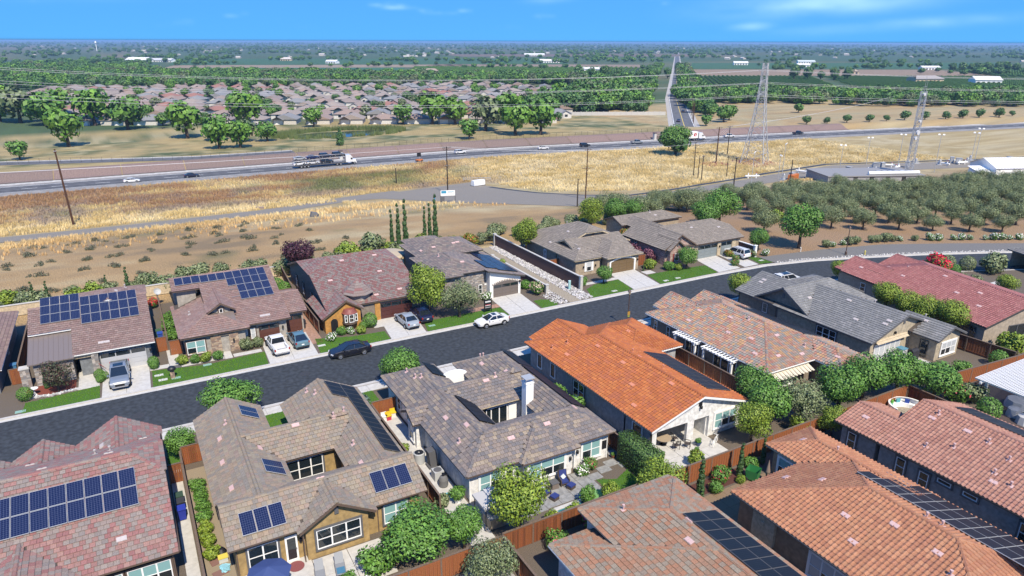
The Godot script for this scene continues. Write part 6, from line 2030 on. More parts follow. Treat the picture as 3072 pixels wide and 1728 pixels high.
	sheet("mulch_bed",[[-12.4,80.1],[-7.9,80.3],[-7.9,82.9],[-12.4,82.9]],mat("mulch_red",L(0.30,0.07,0.04),0.95,"rough",0.8),0.15)
	sheet("gravel_bed",[[1.4,80.7],[7.0,80.7],[7.0,82.4],[1.4,82.4]],mat("grey_gravel",L(0.16,0.16,0.165),0.95,"grit",0.8),0.14)
	# rocks round the mulch bed
	var rb := MB.new()
	for i in 60:
		var t := i / 60.0
		rb.col = Color.WHITE * R(0.3,0.6)
		rb.obox(Transform3D(Basis(V3(R(-1,1),1,R(-1,1)).normalized(),R(0,3)),P3(lerpf(-12.4,-7.6,t),0.2,80.0 + 0.15 * sin(t * 9) + R(-0.1,0.1))),V3(R(0.15,0.3),0.16,R(0.12,0.25)))
	tag(struct("border_rocks",rb.mesh(M.vplain),"stuff"),"pale rocks edging the red mulch bed","rocks")
	# plunge pool
	var pool := thing("plunge_pool","small teal plunge pool with pale coping behind the white house","pool",P3(27.2,0.1,37.6))
	var cop := MB.new()
	for e in [[V3(-1.9,0,-1.2),V3(1.9,0.12,-0.85)],[V3(-1.9,0,0.85),V3(1.9,0.12,1.2)],[V3(-1.9,0,-0.848),V3(-1.55,0.119,0.848)],[V3(1.55,0,-0.848),V3(1.9,0.119,0.848)]]: cop.box(e[0],e[1])
	part(pool,"coping",cop.mesh(M.concrete))
	var wt := MB.new()
	wt.box(V3(-1.55,0.0,-0.85),V3(1.55,0.06,0.85))
	part(pool,"water",wt.mesh(mat("pool_water",L(0.03,0.16,0.17),0.05)))
	var pg := MB.new()
	pg.lathe(Vector3.ZERO,[[0.95,0.0],[0.93,0.02],[0.01,0.021]],24)
	solo("putting_green",pg.mesh(flat(C3(0.14,0.30,0.09),0.9)),"round pale putting green at the edge of the small lawn","putting green",P3(29.6,0.15,38.4))
	furniture()
	# lawn mailbox,lamp etc.
	var mbx := thing("mailbox","dark double mailbox on a stone pillar in the front lawn","mailbox",P3(1.3,0.13,78.2))
	var pm := MB.new()
	pm.box(V3(-0.22,0,-0.22),V3(0.22,1.0,0.22))
	part(mbx,"pillar",pm.mesh(M.stone_brown))
	var bx := MB.new()
	bx.lathe(V3(0,1.0,0),[[0.42,0.0],[0.42,0.22],[0.3,0.36],[0.01,0.4]],10)
	part(mbx,"box",bx.mesh(M.black))
	var gp := thing("gate_pillar","stone gate pillar with a pale cap beside the brown side gate","pillar",P3(-12.2,0.1,83.3))
	pbox(gp,"shaft",M.stone_grey,V3(-0.55,0,-0.4),V3(0.3,2.2,0.4))
	pbox(gp,"cap",M.concrete,V3(-0.62,2.2,-0.47),V3(0.37,2.32,0.47))
	# utility marker post by the brick wall
	var up := thing("utility_post","pale teal utility post in the rock bed","post",P3(55.5,0.1,81.6))
	ptube(up,"tube",flat(C3(0.30,0.52,0.5)),[Vector3.ZERO,V3(0,1.35,0)],[0.2,0.2],12)
	plathe(up,"lid",flat(C3(0.42,0.6,0.58)),V3(0,1.35,0),[[0.22,0.0],[0.21,0.08],[0.02,0.12]],12)
	# sale sign: dark board between two posts,its small print too worn to read
	var ss := thing("yard_sign","black house-sale board on two posts in the lawn behind the white coupe","sign",P3(40.6,0.13,79.2))
	var s1 := MB.new(); s1.bar(V3(-0.55,0,0),V3(-0.55,2.0,0),0.07); s1.bar(V3(0.55,0,0),V3(0.55,2.0,0),0.07); part(ss,"post",s1.mesh(M.black))
	pbox(ss,"board",M.black,V3(-0.5,0.35,-0.03),V3(0.5,1.85,0.03))
	for e in [[1.55,0.22,C3(0.75,0.75,0.75),5],[1.1,0.08,C3(0.5,0.03,0.05),1],[1.0,0.12,C3(0.65,0.6,0.62),6],[0.72,0.1,C3(0.55,0.55,0.57),7]]:
		var s3 := MB.new()
		for k in e[3]:
			var w: float = 0.84 / e[3]
			s3.box(V3(-0.42 + k * w + 0.015,e[0] - e[1] / 2,0.03),V3(-0.42 + (k + 1) * w - 0.015,e[0] + e[1] / 2 * (0.7 + 0.3 * hsh(k,e[3])),0.036))
		part(ss,"print",s3.mesh(flat(e[2])))
	lamp_post(P3(54.2,0.13,66.0),"brown street lamp with a small sign beside the orange roof")
	lamp_post(P3(108.3,0.05,73.9),"brown street lamp at the bend under the olive grove")
	# hydrant
	var hy := MB.new()
	hy.lathe(Vector3.ZERO,[[0.17,0.0],[0.17,0.05],[0.11,0.06],[0.11,0.5],[0.15,0.52],[0.13,0.62],[0.05,0.72],[0.01,0.74]],10)
	hy.tube([V3(-0.2,0.42,0),V3(0.2,0.42,0)],[0.06,0.06],8)
	solo("fire_hydrant",hy.mesh(flat(C3(0.52,0.45,0.12))),"yellow fire hydrant on the gravel verge","hydrant",P3(111.4,0.03,72.4))
	var wm := MB.new()
	wm.tube([Vector3.ZERO,V3(0,0.7,0),V3(-0.1,0.85,0),V3(-0.25,0.82,0)],[0.06,0.06,0.06,0.06],8)
	solo("vent_pipe",wm.mesh(M.white),"white bent pipe standing under the big oak","pipe",P3(102.8,0.0,78.9))
func lamp_post(at: Vector3,label: String) -> void:
	var t := thing("street_lamp",label,"street lamp",at)
	var m := flat(C3(0.075,0.045,0.035),0.5)
	var p := MB.new()
	p.lathe(Vector3.ZERO,[[0.2,0.0],[0.2,0.5],[0.12,0.6],[0.075,0.75],[0.06,4.3],[0.09,4.4]],10)
	part(t,"pole",p.mesh(m))
	var g := MB.new()
	g.lathe(V3(0,4.4,0),[[0.1,0.0],[0.2,0.42]],6)
	part(t,"lantern",g.mesh(mat("lantern",L(0.45,0.36,0.24),0.3)))
	var c := MB.new()
	c.lathe(V3(0,4.82,0),[[0.26,0.0],[0.2,0.1],[0.05,0.28],[0.01,0.36]],6)
	part(t,"cap",c.mesh(m))
	if at.x < 60:
		var s := MB.new()
		s.box(V3(-0.2,1.6,0.08),V3(0.2,2.1,0.1)); part(t,"sign",s.mesh(flat(C3(0.35,0.2,0.03))))
		pbox(t,"sign",flat(C3(0.25,0.3,0.04)),V3(-0.16,1.35,0.08),V3(0.16,1.55,0.1))
func fence(label: String,u0: float,v0: float,u1: float,v1: float,h := 1.8,tone := 1.0) -> void:
	var A := Vector2(u0,v0); var B := Vector2(u1,v1)
	var l := (B - A).length()
	var t := thing("wooden_fence",label,"fence",P3(u0,0.1,v0),atan2(v1 - v0,u1 - u0))
	var n := maxi(1,int(round(l / 2.4)))
	var w := l / n
	var pm := MB.new()
	pm.box(V3(-0.06,0,-0.06),V3(0.06,h + 0.02,0.06))
	var post := pm.mesh(M.fence_cap)
	var vars := []
	for q in 3:
		var b := MB.new()
		var k := int(w / 0.145)
		for i in k:
			var g := tone * (0.75 + 0.5 * hsh(i,q,int(u0 * 3)))
			b.col = Color(g,g * (0.9 + 0.15 * hsh(i,q,2)),g)
			var dz := 0.012 if i % 2 else 0.0
			b.box(V3(w * i / k + 0.006,0.06,0.022 - dz),V3(w * (i + 1) / k - 0.006,h - 0.14,0.044 - dz))
		b.col = Color.WHITE * tone
		for y in [0.25,h - 0.3]: b.box(V3(0,y,-0.03),V3(w,y + 0.09,0.008))
		b.box(V3(0.06,h - 0.14,-0.02),V3(w - 0.06,h - 0.02,0.05))
		vars.append(b.mesh(M.fence))
	var cm := MB.new()
	cm.box(V3(0.0,h + 0.02,-0.075),V3(w - 0.01,h + 0.06,0.085))
	var cap := cm.mesh(M.fence_cap)
	for i in n:
		part(t,"panel",vars[i % 3]).position = V3(i * w,0,0)
		part(t,"cap_rail",cap).position = V3(i * w,0,0)
	for i in n + 1: part(t,"post",post).position = V3(i * w,0,0)
func fences() -> void:
	for f in [
		["orange board fence behind the tan house",0.6,36.0,19.4,36.0,1.8,1.25],["dark fence leg running down from the gravel corner",19.5,29.0,19.5,36.0,1.8,0.8],
		["weathered red board fence behind the plunge pool",19.6,36.2,34.6,36.2,1.8,0.75],["short fence leg between the lawn and the brown tile roof",34.7,30.8,34.7,36.0,1.8,0.6],
		["long orange board fence behind the orange roofed house",34.8,36.2,66.9,36.3,1.8,1.2],["red fence side by the curved bench",67.0,30.6,67.0,36.2,1.8,0.7],
		["long orange fence behind the grey roofed house",71.8,35.8,92.0,34.0,1.8,1.25],["dark red gate beside the clipped hedge",34.9,41.6,34.9,44.2,1.8,0.6],
		["grey weathered fence between the red tiled and tan houses",0.5,36.2,0.5,59.4,1.5,0.55],["red gate beside the small street tree",0.6,59.5,2.4,59.5,1.8,0.9],["red side gate across the bin alley",-0.6,57.0,0.45,57.0,1.8,0.8],
		["fence between the tan and the white courtyard houses",17.5,42.6,17.5,59.1,1.7,0.7],["orange gate beside the blue-grey shrub",17.6,59.2,20.0,59.2,1.8,1.1],
		["red fence beside the white pergolas",52.7,45.6,52.7,58.0,1.8,0.85],["red fence between the grey and rose-red houses",85.2,35.2,84.6,45.5,1.9,0.65],
		["fence between the multicoloured and grey roofs",69.2,40.5,69.2,60.0,1.6,0.8],
		["brown gate beside the slate garage",0.25,86.4,1.45,86.4,1.8,1.2],["brown gate beside the grey window wall",1.6,84.7,2.9,84.7,1.8,1.1],["pale side fence by the vine bed",1.55,86.6,1.55,106.0,1.4,0.5],
		["brown fence beside the dark grey house",-13.2,86.0,-13.2,100.0,1.8,0.9],["red panel fence beside the topiary globes",18.5,82.6,18.5,97.0,1.8,0.9],["red cross fence behind the brown garages",15.4,96.8,18.4,96.8,1.8,1.1],
		["long side fence behind the topiary globes",18.6,97.0,19.4,109.0,1.7,0.7],["red gate beside the arched garage",71.6,86.0,73.4,86.0,1.8,0.9],["small gate inside the brick wall",57.2,91.0,59.6,91.0,1.7,0.9],
		["brown gate between the stone pillars",-13.9,84.6,-12.7,84.6,1.8,1.0],["retaining fence boards beside the ochre cottage",19.0,86.0,19.0,92.0,1.6,0.9]]:
		fence(f[0],f[1],f[2],f[3],f[4],f[5],f[6])
func furniture() -> void:
	# blue lounge chairs with footstools
	var wick := flat(C3(0.07,0.05,0.04)); var blue := flat(C3(0.02,0.035,0.16),0.8)
	for e in [[25.9,40.7,0.4,"blue cushioned wicker armchair next to the plunge pool"],[28.1,41.2,-0.2,"blue cushioned wicker armchair beside the rose bed"]]:
		var t := thing("patio_chair",e[3],"chair",P3(e[0],0.15,e[1]),e[2],"blue patio armchairs")
		var f := MB.new()
		f.box(V3(-0.4,0.0,-0.35),V3(-0.32,0.6,0.4)); f.box(V3(0.32,0.0,-0.35),V3(0.4,0.6,0.4)); f.box(V3(-0.32,0.2,-0.35),V3(0.32,0.3,0.4)); f.obox(Transform3D(Basis(Vector3.RIGHT,-0.25),V3(0,0.65,-0.42)),V3(0.8,0.85,0.07))
		part(t,"frame",f.mesh(wick))
		pbox(t,"seat_cushion",blue,V3(-0.31,0.3,-0.33),V3(0.31,0.45,0.4))
		pobox(t,"back_cushion",blue,Transform3D(Basis(Vector3.RIGHT,-0.25),V3(0,0.72,-0.33)),V3(0.62,0.75,0.12))
		pobox(t,"pillow",flat(C3(0.5,0.55,0.55)),Transform3D(Basis(Vector3.RIGHT,-0.4) * Basis(Vector3.BACK,0.6),V3(0,0.6,-0.18)),V3(0.34,0.34,0.1))
	for e in [[26.3,39.8,"blue footstool before the pool-side armchair"],[28.3,40.4,"blue footstool before the rose-side armchair"]]:
		var t := thing("footstool",e[2],"stool",P3(e[0],0.15,e[1]),0.3)
		pbox(t,"base",wick,V3(-0.3,0,-0.25),V3(0.3,0.28,0.25))
		pbox(t,"cushion",blue,V3(-0.31,0.28,-0.26),V3(0.31,0.4,0.26))
	var st := thing("side_table","square wicker side table between the blue armchairs","table",P3(27.1,0.15,41.2))
	pbox(st,"base",flat(C3(0.16,0.13,0.11)),V3(-0.32,0,-0.32),V3(0.32,0.5,0.32))
	pbox(st,"top",M.grey_trim,V3(-0.36,0.5,-0.36),V3(0.36,0.56,0.36))
	# bench on the stone patio
	var bn := thing("garden_bench","black slatted bench by the white house door","bench",P3(22.8,0.15,42.0),0.1)
	for k in 5:
		pbox(bn,"slat",M.black,V3(-0.6,0.42,-0.25 + k * 0.1),V3(0.6,0.45,-0.17 + k * 0.1))
	for e in [-0.55,0.55]:
		pbox(bn,"leg",M.black,V3(e - 0.04,0,-0.25),V3(e + 0.04,0.42,0.25))
	# grill gazebo
	var gz := thing("grill_gazebo","white two-tier canopy on black posts over an outdoor counter","gazebo",P3(20.5,0.15,39.9),0.0)
	for e in [[-0.85,-0.95],[0.85,-0.95],[-0.85,0.95],[0.85,0.95]]:
		pbar(gz,"post",M.black,V3(e[0],0,e[1]),V3(e[0],2.1,e[1]),0.06)
	var cn := MB.new()
	var cr := [V3(-1.0,2.1,1.1),V3(1.0,2.1,1.1),V3(1.0,2.1,-1.1),V3(-1.0,2.1,-1.1)]
	for k in 4:
		var p: Vector3 = cr[k]; var q: Vector3 = cr[(k + 1) % 4]
		var p2 := V3(p.x * 0.3,2.7,p.z * 0.3); var q2 := V3(q.x * 0.3,2.7,q.z * 0.3)
		cn.quad(p,q,q2,p2); cn.quad(p - V3(0,0.16,0),q - V3(0,0.16,0),q,p)
	part(gz,"canopy",cn.mesh(flat(C3(0.52,0.5,0.47))))
	var tp := MB.new()
	for k in 4:
		var p: Vector3 = cr[k] * 0.4; var q: Vector3 = cr[(k + 1) % 4] * 0.4
		p.y = 2.74; q.y = 2.74
		tp.tri(p,q,V3(0,3.0,0))
	part(gz,"top_canopy",tp.mesh(flat(C3(0.52,0.5,0.47))))
	var co := thing("outdoor_counter","tan outdoor kitchen counter with a pale top under the gazebo","counter",P3(20.7,0.15,39.6))
	pbox(co,"base",M.cream,V3(-0.7,0,-0.6),V3(0.7,0.9,0.7))
	pbox(co,"top",M.concrete,V3(-0.78,0.9,-0.68),V3(0.78,0.98,0.78))
	pbox(co,"grill",M.metal,V3(-0.4,0.98,-0.3),V3(0.3,1.15,0.3))
	# air conditioner,pool heater,filter
	var ac := thing("air_conditioner","tall round-cornered air conditioner beside the grey utility hood","air conditioner",P3(18.75,0.15,50.0))
	plathe(ac,"casing",flat(C3(0.36,0.37,0.37)),Vector3.ZERO,[[0.48,0.0],[0.5,0.05],[0.5,0.95],[0.42,1.0],[0.40,0.98],[0.01,0.94]],12)
	plathe(ac,"fan_guard",M.black,V3(0,1.01,0),[[0.4,0.0],[0.33,0.015],[0.2,0.005],[0.1,0.015]],12)
	var uh := MB.new(); uh.obox(Transform3D(Basis(Vector3.BACK,0.12),V3(0,0.85,0)),V3(0.7,1.7,0.8)); uh.box(V3(-0.45,0,-0.45),V3(0.45,0.2,0.45))
	solo("utility_hood",uh.mesh(flat(C3(0.09,0.09,0.095))),"dark grey utility hood against the side wall","cabinet",P3(19.5,0.15,48.9))
	var ph := thing("pool_heater","pale grey pool heater box beside the filter tank","heater",P3(19.2,0.15,47.0))
	pbox(ph,"casing",flat(C3(0.4,0.41,0.41)),V3(-0.42,0,-0.42),V3(0.42,0.85,0.42))
	plathe(ph,"fan_guard",M.grey_trim,V3(0,0.85,0),[[0.36,0.0],[0.34,0.04],[0.01,0.05]],12)
	var pf := thing("filter_tank","grey domed pool filter tank with a black valve","tank",P3(19.2,0.15,45.8))
	plathe(pf,"tank",flat(C3(0.13,0.13,0.13)),Vector3.ZERO,[[0.36,0.0],[0.4,0.1],[0.4,0.65],[0.3,0.9],[0.12,0.98],[0.01,1.0]],14)
	var f2 := MB.new(); f2.tube([V3(0,0.95,0),V3(0,1.2,0)],[0.1,0.14],8); f2.bar(V3(0,1.1,0),V3(0.35,1.05,0.1),0.08); part(pf,"valve",f2.mesh(M.black))
	var hs := MB.new(); hs.tube([V3(0,0.1,0),V3(0.4,0.1,0.3),V3(0.2,0.1,0.7),V3(-0.3,0.1,0.4),V3(-0.1,0.12,0.0),V3(0.35,0.14,0.5)],[0.06,0.06,0.06,0.06,0.06,0.06],6)
	solo("pool_hose",hs.mesh(flat(C3(0.12,0.42,0.5))),"coiled turquoise pool hose in the side yard","hose",P3(19.0,0.15,44.6))
	var pp := thing("potted_tree","leafy shrub in a white pot by the red board","potted plant",P3(19.3,0.15,43.2))
	plathe(pp,"pot",M.white,Vector3.ZERO,[[0.24,0.0],[0.34,0.5],[0.3,0.5],[0.28,0.42],[0.01,0.42]],12)
	var g2 := part(pp,"crown",CR["bush1"]); g2.position = V3(0,0.4,0); g2.scale = Vector3.ONE * 0.75
	# toys in the side yard
	for e in [[18.9,58.3,"red toddler seat with a yellow tray",C3(0.4,0.03,0.06),C3(0.6,0.42,0.02)],[19.5,58.7,"yellow plastic toy bench with white legs",C3(0.62,0.6,0.55),C3(0.6,0.45,0.02)],[18.5,60.0 - 1.6,"white plastic play kitchen",C3(0.62,0.62,0.6),C3(0.66,0.66,0.64)]]:
		var t := thing("plastic_toy",e[2],"toy",P3(e[0],0.15,e[1]))
		pbox(t,"base",flat(e[3]),V3(-0.22,0,-0.2),V3(0.22,0.42,0.2))
		var c := MB.new(); c.box(V3(-0.28,0.42,-0.24),V3(0.28,0.5,0.24)); c.box(V3(-0.28,0.5,-0.24),V3(0.28,0.78,-0.18)); part(t,"top",c.mesh(flat(e[4])))
	# bins
	for e in [[-0.15,51.6,C3(0.015,0.03,0.28),"blue wheeled bin in the alley by the red tiled house"],[-0.15,52.6,C3(0.03,0.03,0.035),"black wheeled bin in the alley by the red tiled house"],[-0.15,53.5,C3(0.03,0.06,0.035),"dark green wheeled bin in the alley by the red tiled house"],[0.9,90.0,C3(0.02,0.06,0.3),"blue wheeled bin on the path by the slate garage"],[0.8,91.0,C3(0.04,0.09,0.04),"green wheeled bin on the path by the slate garage"],[-13.9,88.0,C3(0.05,0.16,0.32),"blue recycling bin beside the dark grey house"],[17.2,85.6,C3(0.02,0.02,0.025),"black wheeled bin beside the brown garage door"]]:
		var t := thing("wheeled_bin",e[3],"bin",P3(e[0],0.15,e[1]))
		var b := MB.new()
		var q := [V3(-0.24,0.08,0.26),V3(0.24,0.08,0.26),V3(0.24,0.08,-0.22),V3(-0.24,0.08,-0.22)]
		for k in 4:
			var p: Vector3 = q[k]; var r: Vector3 = q[(k + 1) % 4]
			b.quad(p,r,V3(r.x * 1.22,1.0,r.z * 1.22),V3(p.x * 1.22,1.0,p.z * 1.22))
		part(t,"body",b.mesh(flat(e[2])))
		pobox(t,"lid",flat(e[2]),Transform3D(Basis(Vector3.RIGHT,0.08),V3(0,1.04,0.02)),V3(0.64,0.07,0.7))
		for s in [-0.25,0.25]:
			ptube(t,"wheel",M.rubber,[V3(s - 0.04,0.1,-0.25),V3(s + 0.04,0.1,-0.25)],[0.1,0.1],10)
	# clutter in the pebble yard
	var cl := MB.new(); cl.lathe(Vector3.ZERO,[[0.3,0.0],[0.36,0.25],[0.2,0.5],[0.02,0.56]],9); solo("rubbish_bag",cl.mesh(M.black),"black bag slumped on the pebbles","bag",P3(1.9,0.14,46.0))
	var tb := thing("storage_tub","clear tub with a yellow lid on the pebbles","tub",P3(1.9,0.14,45.2))
	pbox(tb,"body",flat(C3(0.5,0.52,0.5)),V3(-0.3,0,-0.22),V3(0.3,0.35,0.22))
	pbox(tb,"lid",flat(C3(0.6,0.5,0.08)),V3(-0.33,0.35,-0.25),V3(0.33,0.42,0.25))
	var tw := MB.new()
	for k in 6: tw.obox(Transform3D(Basis(V3(0.2,1,0.1).normalized(),k * 1.1),V3(0.08 * sin(k * 2.0),0.08 + k * 0.035,0.1 * cos(k * 3.0))),V3(0.55,0.06,0.4))
	solo("folded_towels",tw.mesh(flat(C3(0.25,0.5,0.58))),"heap of pale blue towels on the pebbles","towels",P3(1.9,0.14,44.2))
	for k in 4:
		var b := MB.new(); b.box(V3(-0.5,0,-0.3),V3(0.5,0.06,0.3)); solo("stepping_stone",b.mesh(flat(C3(0.2,0.11,0.09))),"reddish stepping stone in the pebble yard","paving stone",P3(1.55,0.14,46.6 - k * 1.3),0.2,"reddish stepping stones in the pebble yard")
	# blue parasol and loungers on the tan house patio
	var um := thing("parasol","dark blue parasol on the tan house patio","parasol",P3(4.2,0.15,39.8))
	var u1 := MB.new()
	for k in 8:
		var a := TAU * k / 8; var c := TAU * (k + 1) / 8
		u1.tri(V3(1.45 * cos(a),2.15,1.45 * sin(a)),V3(0,2.65,0),V3(1.45 * cos(c),2.15,1.45 * sin(c)))
	part(um,"canopy",u1.mesh(flat(C3(0.035,0.06,0.17),0.8)))
	ptube(um,"pole",M.metal,[Vector3.ZERO,V3(0,2.6,0)],[0.03,0.03],8)
	for e in [[7.5,40.3,"grey sling lounger beside the bare shrub pot"],[8.9,40.3,"grey sling lounger with a blue towel"]]:
		var t := thing("sun_lounger",e[2],"lounger",P3(e[0],0.15,e[1]),-0.15,"grey sling loungers")
		var f := MB.new(); f.bar(V3(-0.32,0.32,-0.6),V3(-0.32,0.32,0.9),0.05); f.bar(V3(0.32,0.32,-0.6),V3(0.32,0.32,0.9),0.05)
		for s in [[-0.32,-0.5],[0.32,-0.5],[-0.32,0.8],[0.32,0.8]]: f.bar(V3(s[0],0,s[1]),V3(s[0],0.32,s[1]),0.05)
		part(t,"frame",f.mesh(M.metal))
		var s := MB.new(); s.box(V3(-0.3,0.32,-0.3),V3(0.3,0.35,0.9)); s.obox(Transform3D(Basis(Vector3.RIGHT,0.75),V3(0,0.6,-0.55)),V3(0.6,0.03,0.75)); part(t,"sling",s.mesh(flat(C3(0.22,0.23,0.24))))
		if e[0] > 8:
			pbox(t,"towel",flat(C3(0.05,0.16,0.26)),V3(-0.28,0.35,0.2),V3(0.28,0.4,0.8))
	var mt := MB.new(); mt.lathe(Vector3.ZERO,[[0.55,0.0],[0.55,0.02],[0.01,0.021]],20); solo("door_mat",mt.mesh(flat(C3(0.2,0.06,0.06))),"round red door mat before the glass door","mat",P3(6.3,0.16,42.1))
	# patio dining set under the orange roof
	var dt := thing("patio_table","round stone-topped patio table in the covered patio","table",P3(39.4,0.15,41.9))
	plathe(dt,"top",flat(C3(0.32,0.25,0.17)),V3(0,0.7,0),[[0.01,-0.02],[0.75,-0.02],[0.75,0.03],[0.01,0.035]],20)
	plathe(dt,"pedestal",M.black,Vector3.ZERO,[[0.35,0.0],[0.08,0.08],[0.08,0.66],[0.3,0.69]],10)
	for e in [[39.9,40.7,3.0],[40.6,41.7,1.4],[38.3,42.4,-1.5],[39.4,43.2,0.1],[41.0,40.4,2.2]]:
		var t := thing("patio_chair","black wrought iron chair around the stone patio table" ,"chair",P3(e[0],0.15,e[1]),e[2],"iron chairs of the covered patio")
		var f := MB.new()
		for s in [[-0.24,-0.22],[0.24,-0.22],[-0.24,0.22],[0.24,0.22]]: f.bar(V3(s[0],0,s[1]),V3(s[0],0.44,s[1]),0.035)
		f.bar(V3(-0.24,0.44,-0.22),V3(-0.26,1.0,-0.32),0.035); f.bar(V3(0.24,0.44,-0.22),V3(0.26,1.0,-0.32),0.035)
		for k in 5: f.bar(V3(-0.2 + k * 0.1,0.5,-0.23),V3(-0.2 + k * 0.1,0.98,-0.31),0.018)
		f.bar(V3(-0.26,1.0,-0.32),V3(0.26,1.0,-0.32),0.04); f.bar(V3(-0.26,0.66,0.2),V3(-0.26,0.66,-0.26),0.03); f.bar(V3(0.26,0.66,0.2),V3(0.26,0.66,-0.26),0.03)
		part(t,"frame",f.mesh(M.black))
		pbox(t,"seat",flat(C3(0.10,0.08,0.07)),V3(-0.24,0.42,-0.22),V3(0.24,0.47,0.24))
	for e in [[42.1,40.2,0.3,C3(0.03,0.06,0.16),"dark blue glazed pot by the patio opening"],[41.2,39.4,0.22,C3(0.25,0.07,0.03),"terracotta pot by the patio opening"],[38.0,40.3,0.22,C3(0.2,0.14,0.09),"stone pot at the patio corner"],[34.1,42.4,0.2,C3(0.24,0.1,0.05),"small clay pot by the plaque wall"],[30.0,41.5,0.26,C3(0.5,0.5,0.48),"white pot with roses by the patio lamp"]]:
		var t := thing("flower_pot",e[4],"pot",P3(e[0],0.15,e[1]))
		var r: float = e[2]
		plathe(t,"pot",flat(e[3],0.4),Vector3.ZERO,[[r * 0.6,0.0],[r,r * 1.1],[r * 1.1,r * 1.2],[r * 0.9,r * 1.2],[0.01,r * 1.1]],12)
		var c := part(t,"plant",CR["bush0"]); c.position = V3(0,r * 0.9,0); c.scale = Vector3.ONE * r * 1.1
	var gr := thing("garden_bicycle","white decorative bicycle planter on the pale patio","bicycle",P3(43.6,0.15,39.6),0.5)
	for s in [-0.5,0.5]:
		var w := MB.new()
		var pts := []; var rad := []
		for k in 17:
			var a := TAU * k / 16
			pts.append(V3(s + 0.32 * cos(a),0.33 + 0.32 * sin(a),0)); rad.append(0.025)
		w.tube(pts,rad,5,false); part(gr,"wheel",w.mesh(M.white))
	var fr := MB.new(); fr.bar(V3(-0.5,0.33,0),V3(-0.15,0.75,0),0.03); fr.bar(V3(-0.15,0.75,0),V3(0.4,0.7,0),0.03); fr.bar(V3(0.5,0.33,0),V3(0.35,0.95,0),0.03); fr.bar(V3(0.2,0.95,-0.2),V3(0.2,0.95,0.2),0.03); fr.bar(V3(-0.5,0.33,0),V3(0.05,0.33,0),0.03); fr.bar(V3(0.05,0.33,0),V3(-0.15,0.8,0),0.03); part(gr,"frame",fr.mesh(M.white))
	# green yard cart
	var ct := thing("yard_cart","green open waste cart on the tan paving","cart",P3(42.4,0.15,34.0),0.4)
	var k1 := MB.new()
	var qq := [V3(-0.42,0.15,0.42),V3(0.42,0.15,0.42),V3(0.42,0.15,-0.42),V3(-0.42,0.15,-0.42)]
	for k in 4:
		var p: Vector3 = qq[k]; var r: Vector3 = qq[(k + 1) % 4]
		k1.quad(p,r,V3(r.x * 1.25,1.05,r.z * 1.25),V3(p.x * 1.25,1.05,p.z * 1.25)); k1.quad(r,p,V3(p.x * 1.22,1.05,p.z * 1.22),V3(r.x * 1.22,1.05,r.z * 1.22))
	k1.quad(qq[0],qq[1],qq[2],qq[3])
	part(ct,"tub",k1.mesh(flat(C3(0.03,0.19,0.055),0.5)))
	for s in [-0.45,0.45]:
		ptube(ct,"wheel",M.rubber,[V3(s - 0.05,0.16,-0.4),V3(s + 0.05,0.16,-0.4)],[0.16,0.16],12)
	# closed parasol and paddle boards by the salmon roof
	var pb := MB.new(); pb.lathe(Vector3.ZERO,[[0.05,0.0],[0.1,0.4],[0.2,1.0],[0.05,1.9],[0.02,2.1]],8); solo("closed_parasol",pb.mesh(flat(C3(0.2,0.15,0.12))),"closed brown parasol on the tan paving","parasol",P3(43.2,0.15,33.2))
	# curved bench with striped cushions
	var cb := thing("curved_bench","curved white garden bench with blue and green cushions","bench",P3(64.6,0.15,34.6))
	var w1 := MB.new()
	for k in 16:
		var a := PI * k / 16; var c := PI * (k + 1) / 16
		for e in [[1.75,0.9],[1.25,0.42]]:
			w1.quad(V3(e[0] * cos(a),0,-e[0] * sin(a)),V3(e[0] * cos(c),0,-e[0] * sin(c)),V3(e[0] * cos(c),e[1],-e[0] * sin(c)),V3(e[0] * cos(a),e[1],-e[0] * sin(a)))
		w1.quad(V3(1.25 * cos(a),0.42,-1.25 * sin(a)),V3(1.62 * cos(a),0.42,-1.62 * sin(a)),V3(1.62 * cos(c),0.42,-1.62 * sin(c)),V3(1.25 * cos(c),0.42,-1.25 * sin(c)))
		w1.quad(V3(1.6 * cos(a),0.9,-1.6 * sin(a)),V3(1.77 * cos(a),0.9,-1.77 * sin(a)),V3(1.77 * cos(c),0.9,-1.77 * sin(c)),V3(1.6 * cos(c),0.9,-1.6 * sin(c)))
	part(cb,"seat",w1.mesh(M.white))
	for k in 4:
		var a := 0.6 + k * 0.6
		pobox(cb,"cushion",flat([C3(0.02,0.06,0.3),C3(0.1,0.35,0.4),C3(0.1,0.35,0.05),C3(0.15,0.4,0.3)][k]),Transform3D(Basis(Vector3.UP,a),V3(1.45 * cos(a),0.62,-1.45 * sin(a))),V3(0.14,0.4,0.42))
	# covered grill and dining things behind the grey house
	var gl := thing("covered_grill","barbecue under a black cover by the cream window wall","grill",P3(77.0,0.15,41.9))
	var gm := MB.new(); gm.obox(Transform3D(Basis(),V3(0,0.55,0)),V3(1.2,1.1,0.7)); gm.tube([V3(-0.6,1.1,0),V3(0.6,1.1,0)],[0.32,0.32],10); part(gl,"cover",gm.mesh(flat(C3(0.025,0.025,0.03),0.6)))
	var ws := thing("water_fountain","grey box fountain with a blue top by the cream window wall","fountain",P3(75.4,0.15,42.4))
	pbox(ws,"box",flat(C3(0.4,0.4,0.4)),V3(-0.45,0,-0.4),V3(0.45,1.6,0.4))
	pbox(ws,"lid",flat(C3(0.1,0.25,0.32),0.3),V3(-0.5,1.6,-0.45),V3(0.5,1.68,0.45))
